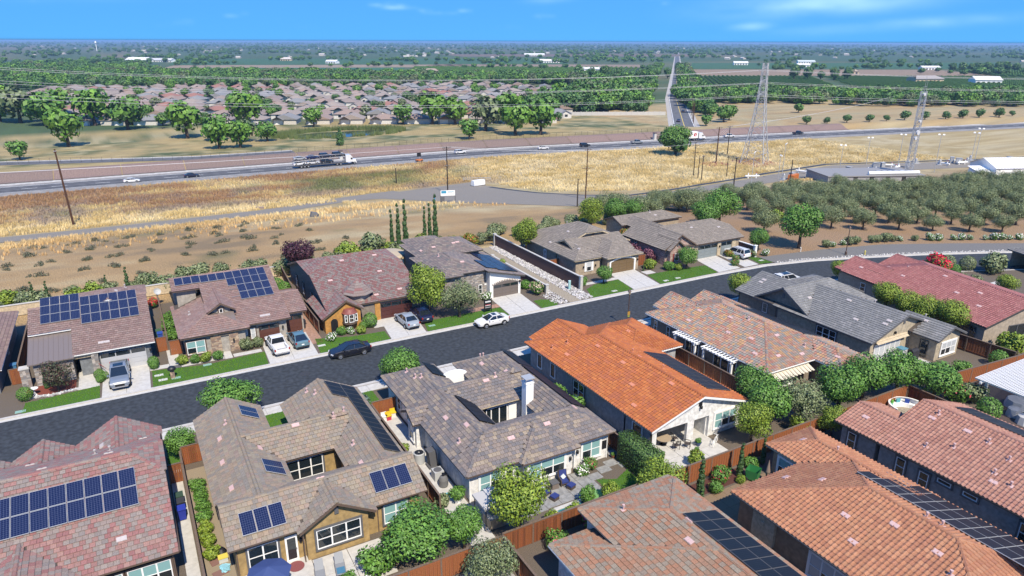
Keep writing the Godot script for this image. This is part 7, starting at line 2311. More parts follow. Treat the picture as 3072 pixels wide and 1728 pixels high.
	for e in [[73.4,29.2,0.0,"pale grey covered patio chair beneath the white patio cover"],[72.6,27.9,0.5,"pale grey covered patio table beside the clipped dome"],[75.6,30.0,0.8,"lilac-grey covered dining set in the shade"]]:
		var t := MB.new()
		var s := 1.0 if e[0] < 75 else 1.7
		for k in 8:
			var a := TAU * k / 8; var c := TAU * (k + 1) / 8
			t.quad(V3(0.75 * s * cos(a),0,0.65 * s * sin(a)),V3(0.62 * s * cos(a),0.8,0.52 * s * sin(a)),V3(0.62 * s * cos(c),0.8,0.52 * s * sin(c)),V3(0.75 * s * cos(c),0,0.65 * s * sin(c)))
			t.tri(V3(0.62 * s * cos(a),0.8,0.52 * s * sin(a)),V3(0,0.95,0),V3(0.62 * s * cos(c),0.8,0.52 * s * sin(c)))
		solo("covered_furniture",t.mesh(flat(C3(0.42,0.42,0.42))),e[3],"furniture cover",P3(e[0],0.15,e[1]),e[2])
	# white louvred patio cover at the edge of the view
	var pc := thing("patio_cover","white louvred patio cover on square posts","patio cover",P3(72.4,0.12,28.0))
	for e in [[1.2,-4.2],[1.2,2.6],[9.5,-4.2],[9.5,2.6]]:
		pbox(pc,"post",M.trim_white,V3(e[0] - 0.12,0,e[1] - 0.12),V3(e[0] + 0.12,2.45,e[1] + 0.12))
	for z in [-4.2,2.6]:
		pbox(pc,"beam",M.trim_white,V3(-0.2,2.45,z - 0.1),V3(11,2.65,z + 0.1))
	for k in 13:
		pbox(pc,"rafter",M.trim_white,V3(0.1 + k * 0.85,2.65,-4.9),V3(0.2 + k * 0.85,2.82,3.4))
	for k in 42:
		pobox(pc,"louvre",flat(C3(0.5,0.51,0.52)),Transform3D(Basis(Vector3.RIGHT,0.25),V3(5.4,2.87,-4.75 + k * 0.195)),V3(11,0.03,0.11))
	# satellite dish
	for e in [[1.6,104.0,1.9,"grey satellite dish behind the solar house"],[88.2,41.4,1.6,"grey satellite dish between the clipped tree and the rose-red roof"]]:
		var t := thing("satellite_dish",e[3],"satellite dish",P3(e[0],0.1,e[1]))
		ptube(t,"mast",M.galv,[Vector3.ZERO,V3(0,e[2],0)],[0.04,0.04],8)
		var b := MB.new(); b.lathe(Vector3.ZERO,[[0.02,0.0],[0.3,0.06],[0.48,0.18]],14)
		var d := part(t,"dish",b.mesh(flat(C3(0.4,0.42,0.44)))); d.position = V3(0,e[2],0); d.rotation = V3(1.0,0.3,0)
	# spa side parts in the D alley
	var spa := MB.new(); spa.tube([V3(0,0.1,0),V3(0.5,0.2,0.6),V3(0.2,0.15,1.4),V3(-0.5,0.2,2.2)],[0.12,0.12,0.12,0.12],6); solo("garden_hose",spa.mesh(flat(C3(0.3,0.24,0.14))),"thick tan hose curling in the alley beside the pergolas","hose",P3(51.0,0.15,50.5))
	var rt := thing("bird_bath","white stone bird bath in the red mulch corner","bird bath",P3(-11.6,0.15,80.9))
	plathe(rt,"pedestal",M.white,Vector3.ZERO,[[0.22,0.0],[0.1,0.1],[0.08,0.5],[0.14,0.58]],10)
	plathe(rt,"basin",M.white,V3(0,0.58,0),[[0.1,0.0],[0.42,0.14],[0.38,0.14],[0.01,0.06]],14)

# ---- vehicles: +x is the front
const SEDAN := {"st": [[-2.4,0.66,0.42,0.80],[-2.3,0.80,0.30,0.98],[-1.95,0.89,0.27,1.05],[-1.2,0.92,0.25,1.01],[0.9,0.92,0.25,0.98],[1.3,0.91,0.26,0.95],[1.95,0.88,0.28,0.86],[2.28,0.80,0.32,0.74],[2.42,0.60,0.40,0.62]],"gb": [-1.85,1.2,0.82,0.96],"gt": [-1.05,0.3,0.60,1.42],"wx": [-1.42,1.42],"wr": 0.33,"hw": 0.92}
const COUPE := {"st": [[-2.2,0.66,0.42,0.84],[-2.1,0.80,0.30,1.0],[-1.8,0.89,0.27,1.06],[-1.1,0.92,0.25,1.0],[0.8,0.92,0.25,0.97],[1.2,0.91,0.26,0.95],[1.85,0.88,0.28,0.87],[2.15,0.80,0.32,0.74],[2.28,0.60,0.40,0.60]],"gb": [-1.75,1.1,0.80,0.96],"gt": [-0.85,0.15,0.56,1.38],"wx": [-1.32,1.32],"wr": 0.34,"hw": 0.92}
const HATCH := {"st": [[-2.2,0.72,0.40,0.90],[-2.12,0.82,0.30,1.05],[-1.8,0.88,0.27,1.08],[-1.0,0.88,0.25,1.03],[0.9,0.88,0.25,1.0],[1.4,0.87,0.26,0.95],[1.95,0.82,0.28,0.82],[2.2,0.70,0.34,0.66]],"gb": [-2.08,1.5,0.80,1.0],"gt": [-1.0,0.2,0.58,1.5],"wx": [-1.35,1.35],"wr": 0.32,"hw": 0.88}
const SUV := {"st": [[-2.4,0.78,0.45,1.0],[-2.32,0.90,0.36,1.12],[-1.9,0.94,0.34,1.14],[0.8,0.94,0.34,1.10],[1.15,0.93,0.34,1.08],[1.95,0.91,0.36,1.02],[2.3,0.84,0.40,0.88],[2.42,0.66,0.46,0.72]],"gb": [-2.3,1.1,0.86,1.09],"gt": [-2.1,0.35,0.68,1.72],"wx": [-1.42,1.45],"wr": 0.37,"hw": 0.94}
const PICK := {"st": [[-2.9,0.86,0.55,1.05],[-2.84,0.94,0.48,1.12],[-2.3,0.97,0.42,1.14],[0.9,0.97,0.40,1.14],[1.5,0.96,0.40,1.14],[2.4,0.94,0.42,1.10],[2.78,0.88,0.46,0.98],[2.9,0.74,0.52,0.80]],"gb": [-0.85,1.5,0.88,1.12],"gt": [-0.7,0.7,0.70,1.86],"wx": [-1.75,1.85],"wr": 0.40,"hw": 0.97,"bed": [-2.75,-0.95]}
const SMALLPICK := {"st": [[-2.55,0.82,0.52,1.0],[-2.5,0.88,0.44,1.05],[-2.0,0.91,0.38,1.07],[0.8,0.91,0.36,1.07],[1.3,0.90,0.36,1.06],[2.1,0.88,0.38,1.0],[2.42,0.82,0.42,0.88],[2.52,0.66,0.48,0.72]],"gb": [-0.75,1.3,0.83,1.05],"gt": [-0.6,0.55,0.66,1.70],"wx": [-1.55,1.6],"wr": 0.37,"hw": 0.91,"bed": [-2.42,-0.82]}
var wheel_cache := {}
func car(called: String,label: String,cat: String,T: Dictionary,c: Color,u: float,v: float,turn: float,y := 0.013,group := "",detail := true) -> Node3D:
	var t := thing(called,label,cat,P3(u,y,v),turn,group)
	car_parts(t,T,c,detail)
	return t
func car_parts(t: Node3D,T: Dictionary,c: Color,detail := true) -> void:
	var pm := paint(c)
	var b := MB.new()
	var st: Array = T.st
	var rings := []
	for s in st:
		var x: float = s[0]; var w: float = s[1]; var yb: float = s[2]; var yt: float = s[3]
		var ym := lerpf(yb,yt,0.5)
		rings.append([V3(x,yb,w * 0.9),V3(x,lerpf(yb,yt,0.18),w * 0.985),V3(x,ym,w),V3(x,lerpf(yb,yt,0.86),w * 0.965),V3(x,yt - 0.015,w * 0.86),V3(x,yt,w * 0.7),V3(x,yt + 0.012,0.0)])
	var bed: Array = T.get("bed",[])
	for i in rings.size() - 1:
		for k in rings[i].size() - 1:
			var inbed: bool = bed.size() and k >= 5 and st[i][0] >= bed[0] - 0.4 and st[i + 1][0] <= bed[1] + 2.0 and st[i][0] < bed[1]
			if inbed: continue
			var a: Vector3 = rings[i][k]; var d: Vector3 = rings[i + 1][k]; var e: Vector3 = rings[i + 1][k + 1]; var f: Vector3 = rings[i][k + 1]
			b.quad(a,d,e,f)
			var m := V3(1,1,-1)
			b.quad(d * m,a * m,f * m,e * m)
	for e in [0,rings.size() - 1]:
		for k in rings[e].size() - 1:
			var a: Vector3 = rings[e][k]; var f: Vector3 = rings[e][k + 1]
			var m := V3(1,1,-1)
			if e == 0: b.quad(a * m,a,f,f * m)
			else: b.quad(a,a * m,f * m,f)
	if bed.size():   # deck between cab and bonnet,bed sides
		var w: float = T.hw * 0.7
		var yt: float = st[3][3]
		b.quad(V3(bed[1],yt,w),V3(st[4][0],yt,w),V3(st[4][0],yt,-w),V3(bed[1],yt,-w))
	var body := part(t,"body",b.mesh(pm))
	if bed.size():
		var w: float = T.hw * 0.76
		var yt: float = st[3][3]
		var bd := MB.new()
		bd.quad(V3(bed[0],0.62,w),V3(bed[1],0.62,w),V3(bed[1],0.62,-w),V3(bed[0],0.62,-w))
		bd.quad(V3(bed[0],0.62,-w),V3(bed[1],0.62,-w),V3(bed[1],yt,-w),V3(bed[0],yt,-w)); bd.quad(V3(bed[1],0.62,w),V3(bed[0],0.62,w),V3(bed[0],yt,w),V3(bed[1],yt,w))
		bd.quad(V3(bed[1],0.62,-w),V3(bed[1],0.62,w),V3(bed[1],yt,w),V3(bed[1],yt,-w)); bd.quad(V3(bed[0],0.62,w),V3(bed[0],0.62,-w),V3(bed[0],yt,-w),V3(bed[0],yt,w))
		part(t,"cargo_bed",bd.mesh(flat(c * 0.8)))
		var rl := MB.new()
		for s in [-1.0,1.0]: rl.box(V3(bed[0] - 0.1,yt - 0.01,minf(s * w,s * (w + 0.13))),V3(bed[1],yt + 0.03,maxf(s * w,s * (w + 0.13))))
		rl.box(V3(bed[0] - 0.12,yt - 0.01,-w),V3(bed[0] - 0.01,yt + 0.028,w))
		part(t,"bed_rail",rl.mesh(pm))
	# glasshouse
	var g: Array = T.gb; var r: Array = T.gt
	var y0: float = g[3]; var y1: float = r[3]
	var A := [V3(g[0],y0,g[2]),V3(g[1],y0,g[2]),V3(g[1],y0,-g[2]),V3(g[0],y0,-g[2])]
	var B := [V3(r[0],y1,r[2]),V3(r[1],y1,r[2]),V3(r[1],y1,-r[2]),V3(r[0],y1,-r[2])]
	var names := ["side_window","windscreen","side_window","rear_window"]
	for k in 4:
		var q := MB.new()
		var a: Vector3 = A[k]; var d: Vector3 = A[(k + 1) % 4]; var e: Vector3 = B[(k + 1) % 4]; var f: Vector3 = B[k]
		q.quad(a,d,e,f)
		part(t,names[k],q.mesh(M.car_glass))
	var rf := MB.new()
	var n := 6
	for i in n:
		for j in n:
			var f := func(x: float,z: float) -> Vector3:
				var px := lerpf(r[0] - 0.06,r[1] + 0.05,x); var pz := lerpf(-r[2] - 0.03,r[2] + 0.03,z)
				return V3(px,y1 + 0.055 * (1 - pow(2 * x - 1,2)) * (1 - 0.5 * pow(2 * z - 1,2)) + 0.012,pz)
			rf.quad(f.call(float(i) / n,float(j + 1) / n),f.call(float(i + 1) / n,float(j + 1) / n),f.call(float(i + 1) / n,float(j) / n),f.call(float(i) / n,float(j) / n))
	for k in 4: rf.bar(A[k] + V3(0,-0.02,0),B[k] + V3(0,0.01,0),0.09,0.06)
	for s in [0,3]:
		rf.bar(B[0] if s == 0 else B[3],B[1] if s == 0 else B[2],0.07,0.05)
		var kk: float = 0.5
		rf.bar(A[0 if s == 0 else 3].lerp(A[1 if s == 0 else 2],kk),B[0 if s == 0 else 3].lerp(B[1 if s == 0 else 2],kk),0.06,0.05)
		if T == SUV: rf.bar(A[0 if s == 0 else 3].lerp(A[1 if s == 0 else 2],0.24),B[0 if s == 0 else 3].lerp(B[1 if s == 0 else 2],0.22),0.08,0.05)
	part(t,"roof",rf.mesh(pm))
	# wheels
	var wr: float = T.wr
	var key := "%.2f%s" % [wr,detail]
	if not wheel_cache.has(key):
		var ty := MB.new()
		var seg := 18 if detail else 10
		ty.lathe(Vector3.ZERO,[[wr * 0.66,-0.1],[wr,-0.1],[wr,0.1],[wr * 0.66,0.1]],seg)
		var rm := MB.new()
		rm.lathe(Vector3.ZERO,[[wr * 0.66,0.085],[wr * 0.6,0.06],[wr * 0.2,0.075],[0.01,0.08]],seg)
		for k in 5:
			var a := TAU * k / 5
			rm.obox(Transform3D(Basis(Vector3.UP,a),V3(cos(a) * wr * 0.36,0.085,-sin(a) * wr * 0.36)),V3(wr * 0.5,0.025,wr * 0.14))
		wheel_cache[key] = [ty.mesh(M.rubber),rm.mesh(M.chrome)]
	for x in T.wx:
		for s in [-1.0,1.0]:
			var w := part(t,"wheel",null)
			w.position = V3(x,wr,s * (T.hw - 0.09)); w.rotation.x = PI / 2 * s
			part(w,"tyre",wheel_cache[key][0]); part(w,"rim",wheel_cache[key][1])
			var ar := MB.new()
			for k in 9:
				var a0 := PI * k / 9; var a1 := PI * (k + 1) / 9
				var q0 := V3(x + (wr + 0.07) * cos(a0),wr + (wr + 0.07) * sin(a0),s * (T.hw + 0.012)); var q1 := V3(x + (wr + 0.07) * cos(a1),wr + (wr + 0.07) * sin(a1),s * (T.hw + 0.012))
				ar.tri(V3(x,wr,s * (T.hw + 0.006)),q0,q1)
			part(t,"wheel_arch",ar.mesh(M.black))
			w.position.z = s * (T.hw - 0.04)
	# lamps,plates,mirrors
	var fx: float = st[-1][0]; var rx: float = st[0][0]
	var fw: float = st[-2][1]
	for s in [-1.0,1.0]:
		pobox(t,"headlight",M.clear_lamp,Transform3D(Basis(Vector3.UP,-s * 0.45),V3(st[-2][0] + 0.05,st[-2][3] - 0.1,s * (fw - 0.14))),V3(0.1,0.14,0.36))
		pobox(t,"tail_light",M.red_lamp,Transform3D(Basis(),V3(st[1][0] - 0.03,st[1][3] - 0.14,s * (st[1][1] - 0.07))),V3(0.12,0.22,0.16))
		pbox(t,"mirror",pm,V3(g[1] - 0.35,y0 + 0.02,minf(s * (T.hw - 0.02),s * (T.hw + 0.17))),V3(g[1] - 0.2,y0 + 0.16,maxf(s * (T.hw - 0.02),s * (T.hw + 0.17))))
	if detail:
		pbox(t,"grille",M.black,V3(fx - 0.06,st[-1][2] + 0.02,-0.45),V3(fx + 0.015,st[-1][3] - 0.02,0.45))
		pbox(t,"number_plate",M.white,V3(rx - 0.02,0.62,-0.15),V3(rx + 0.02,0.75,0.15))
		for s in [-1.0,1.0]:
			for k in 2:
				pbox(t,"door_handle",M.chrome,V3(-0.75 + k * 1.0,y0 - 0.16,s * T.hw - 0.015),V3(-0.55 + k * 1.0,y0 - 0.12,s * T.hw + 0.015))
			pbox(t,"sill",M.black,V3(T.wx[0] + wr + 0.1,st[3][2] - 0.05,s * T.hw * 0.93 - 0.02),V3(T.wx[1] - wr - 0.1,st[3][2] + 0.06,s * T.hw * 0.93 + 0.02))
		pbox(t,"front_bumper",M.black if T != PICK else M.chrome,V3(fx - 0.12,st[-1][2] - 0.12,-st[-2][1] * 0.86),V3(fx + 0.02,st[-1][2] + 0.02,st[-2][1] * 0.86))
		pbox(t,"rear_bumper",M.black if not T.has("bed") else M.chrome,V3(rx - 0.04,st[0][2] - 0.1,-st[1][1] * 0.86),V3(rx + 0.12,st[0][2] + 0.06,st[1][1] * 0.86))
func vehicles() -> void:
	var P := PI / 2
	var c := car("parked_sedan","glossy black sedan parked at the kerb before the ochre cottage","car",SEDAN,C3(0.008,0.009,0.016),20.2,75.2,PI)
	c = car("parked_coupe","white coupe with a dark sunroof parked below the sale board","car",COUPE,C3(0.66,0.66,0.66),39.2,75.3,PI)
	sunroof(c,COUPE)
	c = car("pickup_truck","silver grey pickup nose-out on the driveway of the slate garage","pickup",PICK,C3(0.17,0.20,0.245),-3.7,80.4,-P - 0.02,0.16)
	sunroof(c,PICK)
	pbox(c,"bed_cover",flat(C3(0.10,0.11,0.115)),V3(-2.85,1.12,-0.82),V3(-0.9,1.17,0.82))
	car("pickup_truck","white pickup with an open empty bed before the brown garage door","pickup",SMALLPICK,C3(0.68,0.68,0.68),12.9,80.5,P + 0.05,0.16)
	car("parked_hatchback","teal grey hatchback beside the white pickup","car",HATCH,C3(0.09,0.17,0.21),15.5,81.0,P + 0.04,0.16)
	car("parked_sedan","silver sedan nose-in before the maroon garage door","car",SEDAN,C3(0.28,0.32,0.37),29.4,80.5,P + 0.04,0.16)
	car("parked_sedan","dark blue sedan half hidden under the yellow-green tree","car",SEDAN,C3(0.012,0.016,0.05),31.8,81.6,P,0.14)
	c = car("parked_suv","older white sport utility car beside the red brown end wall","car",SUV,C3(0.62,0.63,0.65),90.2,82.0,P + 0.06,0.16)
	roof_rack(c)
	c = car("parked_suv","white sport utility car at the kerb behind the grey roof","car",SUV,C3(0.66,0.66,0.66),86.6,68.1,-0.05)
	roof_rack(c); sunroof(c,SUV)
	# on the highway
	for e in [["white sedan on the highway behind the tall leaning pole",SEDAN,C3(0.66,0.66,0.66),2.3,256.6],["dark blue sedan on the highway ahead of the white sedan",SEDAN,C3(0.012,0.014,0.035),20.3,257.4],["white compact suv on the highway beyond the arrow board",SUV,C3(0.66,0.66,0.66),122.4,262.6],["white sedan on the highway behind the black suv",SEDAN,C3(0.66,0.66,0.66),159.0,257.0],["black suv on the highway by the bare pole",SUV,C3(0.012,0.012,0.014),179.4,255.2],["grey pickup on the highway behind the roadside oak",PICK,C3(0.22,0.24,0.26),205.8,252.2],["white pickup on the highway ahead of the grocery lorry",PICK,C3(0.66,0.66,0.66),259.5,248.8],["black pickup on the highway beyond the steel pylon",PICK,C3(0.012,0.012,0.014),299.0,241.0]]:
		var f0 := fcen(e[3] - 3); var f1 := fcen(e[3] + 3)
		car("highway_car" if e[1] != PICK else "highway_pickup",e[0],"car" if e[1] != PICK else "pickup",e[1],e[2],e[3],e[4],atan2(f1 - f0,6),Th(e[3],e[4]) + 0.06,"",false)
	for e in [[268.0,297.6,C3(0.03,0.035,0.08),"blue car at the start of the county road"],[307.6,337.8,C3(0.012,0.012,0.02),"dark car further up the county road"],[369.0,414.5,C3(0.02,0.02,0.025),"black car on the county road by the white fence"],[440.0,487.0,C3(0.6,0.6,0.6),"white car far up the county road"],[620.0,688.0,C3(0.5,0.5,0.5),"pale car near the county road bend"]]:
		car("road_car",e[3],"car",SEDAN,e[2],e[0] + 1.6,e[1] - 1.5,atan2(146,124),-5.9,"",false)
	car_carrier()
	grocery_lorry()
func sunroof(c: Node3D,T: Dictionary) -> void:
	var r: Array = T.gt
	var b := MB.new()
	b.box(V3(lerpf(r[0],r[1],0.35),r[3] + 0.05,-r[2] * 0.68),V3(lerpf(r[0],r[1],0.9),r[3] + 0.073,r[2] * 0.68))
	part(c,"sunroof",b.mesh(M.car_glass))
func roof_rack(c: Node3D) -> void:
	for s in [-0.55,0.55]:
		pbar(c,"roof_rail",M.black,V3(-1.9,1.82,s),V3(0.1,1.82,s),0.05)
func cab(t: Node3D,x: float,m: Material) -> void:   # bonneted tractor unit,front at x
	var b := MB.new()
	b.box(V3(x - 3.6,1.0,-1.15),V3(x - 1.7,3.6,1.15)); b.box(V3(x - 1.7,1.0,-1.1),V3(x - 0.95,2.55,1.1))
	b.quad(V3(x - 1.7,3.6,1.1),V3(x - 0.95,2.55,1.1),V3(x - 0.95,2.55,-1.1),V3(x - 1.7,3.6,-1.1))
	b.tri(V3(x - 1.7,2.55,1.1),V3(x - 0.95,2.55,1.1),V3(x - 1.7,3.6,1.1)); b.tri(V3(x - 1.7,2.55,-1.1),V3(x - 1.7,3.6,-1.1),V3(x - 0.95,2.55,-1.1))
	part(t,"cab",b.mesh(m))
	var h := MB.new(); h.box(V3(x - 0.95,0.9,-0.85),V3(x + 0.3,1.9,0.85)); h.box(V3(x - 0.7,0.55,-1.2),V3(x + 0.45,1.1,1.2)); part(t,"bonnet",h.mesh(m))
	var w := MB.new(); w.quad(V3(x - 1.62,3.35,1.0),V3(x - 0.93,2.5,1.0),V3(x - 0.93,2.5,-1.0),V3(x - 1.62,3.35,-1.0)); part(t,"windscreen",w.mesh(M.car_glass))
	for s in [-1.0,1.0]:
		pbox(t,"side_window",M.car_glass,V3(x - 1.75,1.9,s * 1.16 - 0.01),V3(x - 1.05,2.5,s * 1.16 + 0.01))
		ptube(t,"fuel_tank",M.chrome,[V3(x - 3.0,0.7,s * 1.0),V3(x - 1.9,0.7,s * 1.0)],[0.32,0.32],10)
	pbox(t,"grille",M.chrome,V3(x + 0.45,0.7,-0.6),V3(x + 0.49,1.6,0.6))
func truck_wheels(t: Node3D,xs: Array,r := 0.5) -> void:
	for x in xs:
		for s in [-1.05,1.05]:
			var a := MB.new(); a.tube([V3(x,r,s - 0.17),V3(x,r,s + 0.17)],[r,r],14)
			var w := part(t,"wheel",a.mesh(M.rubber))
			ptube(w,"rim",M.chrome,[V3(x,r,s - 0.18),V3(x,r,s + 0.18)],[r * 0.55,r * 0.55],10)
func car_carrier() -> void:
	var f := fcen(66.0)
	var t := thing("car_carrier","white bonneted lorry hauling a double-deck car transporter","truck",P3(66.0,-8.44,f - 3.0))
	cab(t,10.9,paint(C3(0.66,0.66,0.65)))
	truck_wheels(t,[10.6,5.3,4.0,-6.6,-7.9,-9.1])
	var dk: Material = M.grey_trim
	pbox(t,"chassis",dk,V3(-11.5,0.75,-1.1),V3(9.0,1.0,1.1))
	for e in [[-11.8,2.5,-4.0,2.8],[-4.0,2.8,2.2,3.0],[2.2,3.0,7.4,3.1]]:
		for s in [-1.15,1.15]:
			pbar(t,"deck_rail",M.galv,V3(e[0],e[1],s),V3(e[2],e[3],s),0.16,0.22)
		var d := MB.new()
		for k in 7: d.bar(V3(lerpf(e[0],e[2],k / 6.0),lerpf(e[1],e[3],k / 6.0),-1.1),V3(lerpf(e[0],e[2],k / 6.0),lerpf(e[1],e[3],k / 6.0),1.1),0.3,0.06)
		part(t,"deck",d.mesh(dk))
	for x in [-11.0,-8.0,-4.0,-0.5,2.6,6.8]:
		for s in [-1.15,1.15]:
			pbar(t,"post",dk,V3(x,0.9,s),V3(x + 0.3,2.8,s),0.14)
	# the cars it carries
	for e in [[-9.2,2.78,SEDAN,C3(0.30,0.31,0.32),0.0,"silver sedan on the rear top deck of the transporter"],[-4.6,2.9,SEDAN,C3(0.012,0.016,0.06),0.0,"dark blue sedan on the middle top deck of the transporter"],[0.2,3.05,SUV,C3(0.014,0.018,0.04),0.0,"navy crossover on the front top deck of the transporter"],[5.0,3.15,SUV,C3(0.02,0.02,0.024),0.0,"black off-road car behind the white transporter cab"],[-9.4,0.95,SEDAN,C3(0.62,0.62,0.62),0.08,"white sedan on the tail ramp of the transporter"],[-4.6,1.0,SEDAN,C3(0.5,0.5,0.5),0.0,"pale sedan on the lower deck of the transporter"],[0.4,1.02,SUV,C3(0.012,0.012,0.014),0.0,"black suv on the lower deck of the transporter"]]:
		var c := car("carried_car",e[5],"car",e[2],e[3],66.0 + e[0],f - 3.0,0.0,-8.44 + e[1],"",false)
		c.rotation.z = e[4]
func grocery_lorry() -> void:
	var u := 233.0
	var f := fcen(u)
	var ang := atan2(fcen(u + 5) - fcen(u - 5),10)
	var t := thing("grocery_lorry","white box trailer lorry with a red round emblem behind the roadside oak","truck",P3(u,-8.44,f + 1.5),ang)
	cab(t,9.2,paint(C3(0.66,0.66,0.66)))
	truck_wheels(t,[8.9,4.4,3.1,-6.4,-7.7])
	pbox(t,"trailer_box",M.white,V3(-9.0,1.2,-1.28),V3(5.0,4.1,1.28))
	pbox(t,"chassis",M.grey_trim,V3(-9.0,0.9,-1.1),V3(5.0,1.2,1.1))
	pbox(t,"refrigeration_unit",M.grey_trim,V3(4.9,1.3,-1.2),V3(5.5,3.6,1.2))
	# emblem: white curve on a red disc,and a brown food picture
	var ring := MB.new(); ring.tube([V3(3.4,2.8,1.285),V3(3.4,2.8,1.30)],[0.85,0.85],24)
	part(t,"emblem_disc",ring.mesh(flat(C3(0.42,0.012,0.012))))
	var sw := MB.new()
	for k in 10:
		var a := k / 10.0
		sw.obox(Transform3D(Basis(Vector3.BACK,0.7 * sin(a * TAU)),V3(3.4 + 0.28 * sin(a * TAU),2.15 + a * 1.3,1.305)),V3(0.3,0.2,0.012))
	part(t,"emblem_curve",sw.mesh(M.white))
	for e in [[-0.2,2.9,1.2,0.35,C3(0.22,0.07,0.03)],[-0.2,2.45,1.3,0.25,C3(0.38,0.16,0.09)],[-0.2,2.05,1.1,0.18,C3(0.5,0.34,0.26)]]:
		var m := MB.new()
		for k in 16:
			var a := TAU * k / 16; var c := TAU * (k + 1) / 16
			m.tri(V3(e[0],e[1],1.287),V3(e[0] + e[2] * cos(a),e[1] + e[3] * sin(a),1.287),V3(e[0] + e[2] * cos(c),e[1] + e[3] * sin(c),1.287))
		part(t,"picture",m.mesh(flat(e[4])))

# ---- poles,pylons,fences and odds and ends in the dry field
func wire(called: String,label: String,pts: Array,sag: float,r := 0.03) -> void:
	var b := MB.new()
	for i in pts.size() - 1:
		var A: Vector3 = pts[i]; var B: Vector3 = pts[i + 1]
		var q := []; var rr := []
		for k in 13:
			var s := k / 12.0
			q.append(A.lerp(B,s) - V3(0,sag * 4 * s * (1 - s),0)); rr.append(r)
		b.tube(q,rr,4,false)
	solo(called,b.mesh(flat(C3(0.55,0.55,0.56))),label,"wire",Vector3.ZERO,0.0,label + "s")
func pole(label: String,u: float,v: float,h: float,arms: Array,lean := 0.0,dark := true,r := 0.17) -> Node3D:
	var t := thing("utility_pole",label,"pole",P3(u,Th(u,v) - 0.1,v))
	t.rotation.z = lean
	var m: Material = M.pole_dark if dark else M.pole
	ptube(t,"shaft",m,[Vector3.ZERO,V3(0,h * 0.5,0),V3(0,h,0)],[r,r * 0.85,r * 0.65],9)
	for a in arms:
		var y: float = h + a[0]
		pbar(t,"cross_arm",m,V3(-a[1] / 2,y,0.12),V3(a[1] / 2,y,0.12),0.11)
		for s in [-1.0,1.0]:
			pbar(t,"brace",m,V3(s * a[1] * 0.35,y,0.12),V3(0,y - 0.7,0.14),0.06)
		for k in 4:
			var x: float = lerpf(-a[1] / 2 + 0.1,a[1] / 2 - 0.1,k / 3.0)
			plathe(t,"insulator",flat(C3(0.45,0.45,0.46),0.3),V3(x,y + 0.05,0.12),[[0.05,0.0],[0.08,0.08],[0.05,0.16],[0.01,0.2]],6)
	return t
func lattice(t: Node3D,prof: Array,leg_r: float,brace_r: float,m: Material) -> void:
	# prof: [height,half width]
	for s in [[-1,-1],[1,-1],[1,1],[-1,1]]:
		var b := MB.new()
		for i in prof.size() - 1: b.bar(V3(s[0] * prof[i][1],prof[i][0],s[1] * prof[i][1]),V3(s[0] * prof[i + 1][1],prof[i + 1][0],s[1] * prof[i + 1][1]),leg_r)
		part(t,"leg",b.mesh(m))
	for i in prof.size() - 1:
		var b := MB.new()
		var h0: float = prof[i][0]; var w0: float = prof[i][1]; var h1: float = prof[i + 1][0]; var w1: float = prof[i + 1][1]
		var q := [Vector2(-1,-1),Vector2(1,-1),Vector2(1,1),Vector2(-1,1)]
		for k in 4:
			var p: Vector2 = q[k]; var r: Vector2 = q[(k + 1) % 4]
			b.bar(V3(p.x * w0,h0,p.y * w0),V3(r.x * w1,h1,r.y * w1),brace_r); b.bar(V3(r.x * w0,h0,r.y * w0),V3(p.x * w1,h1,p.y * w1),brace_r)
			b.bar(V3(p.x * w1,h1,p.y * w1),V3(r.x * w1,h1,r.y * w1),brace_r)
		part(t,"bracing",b.mesh(m))
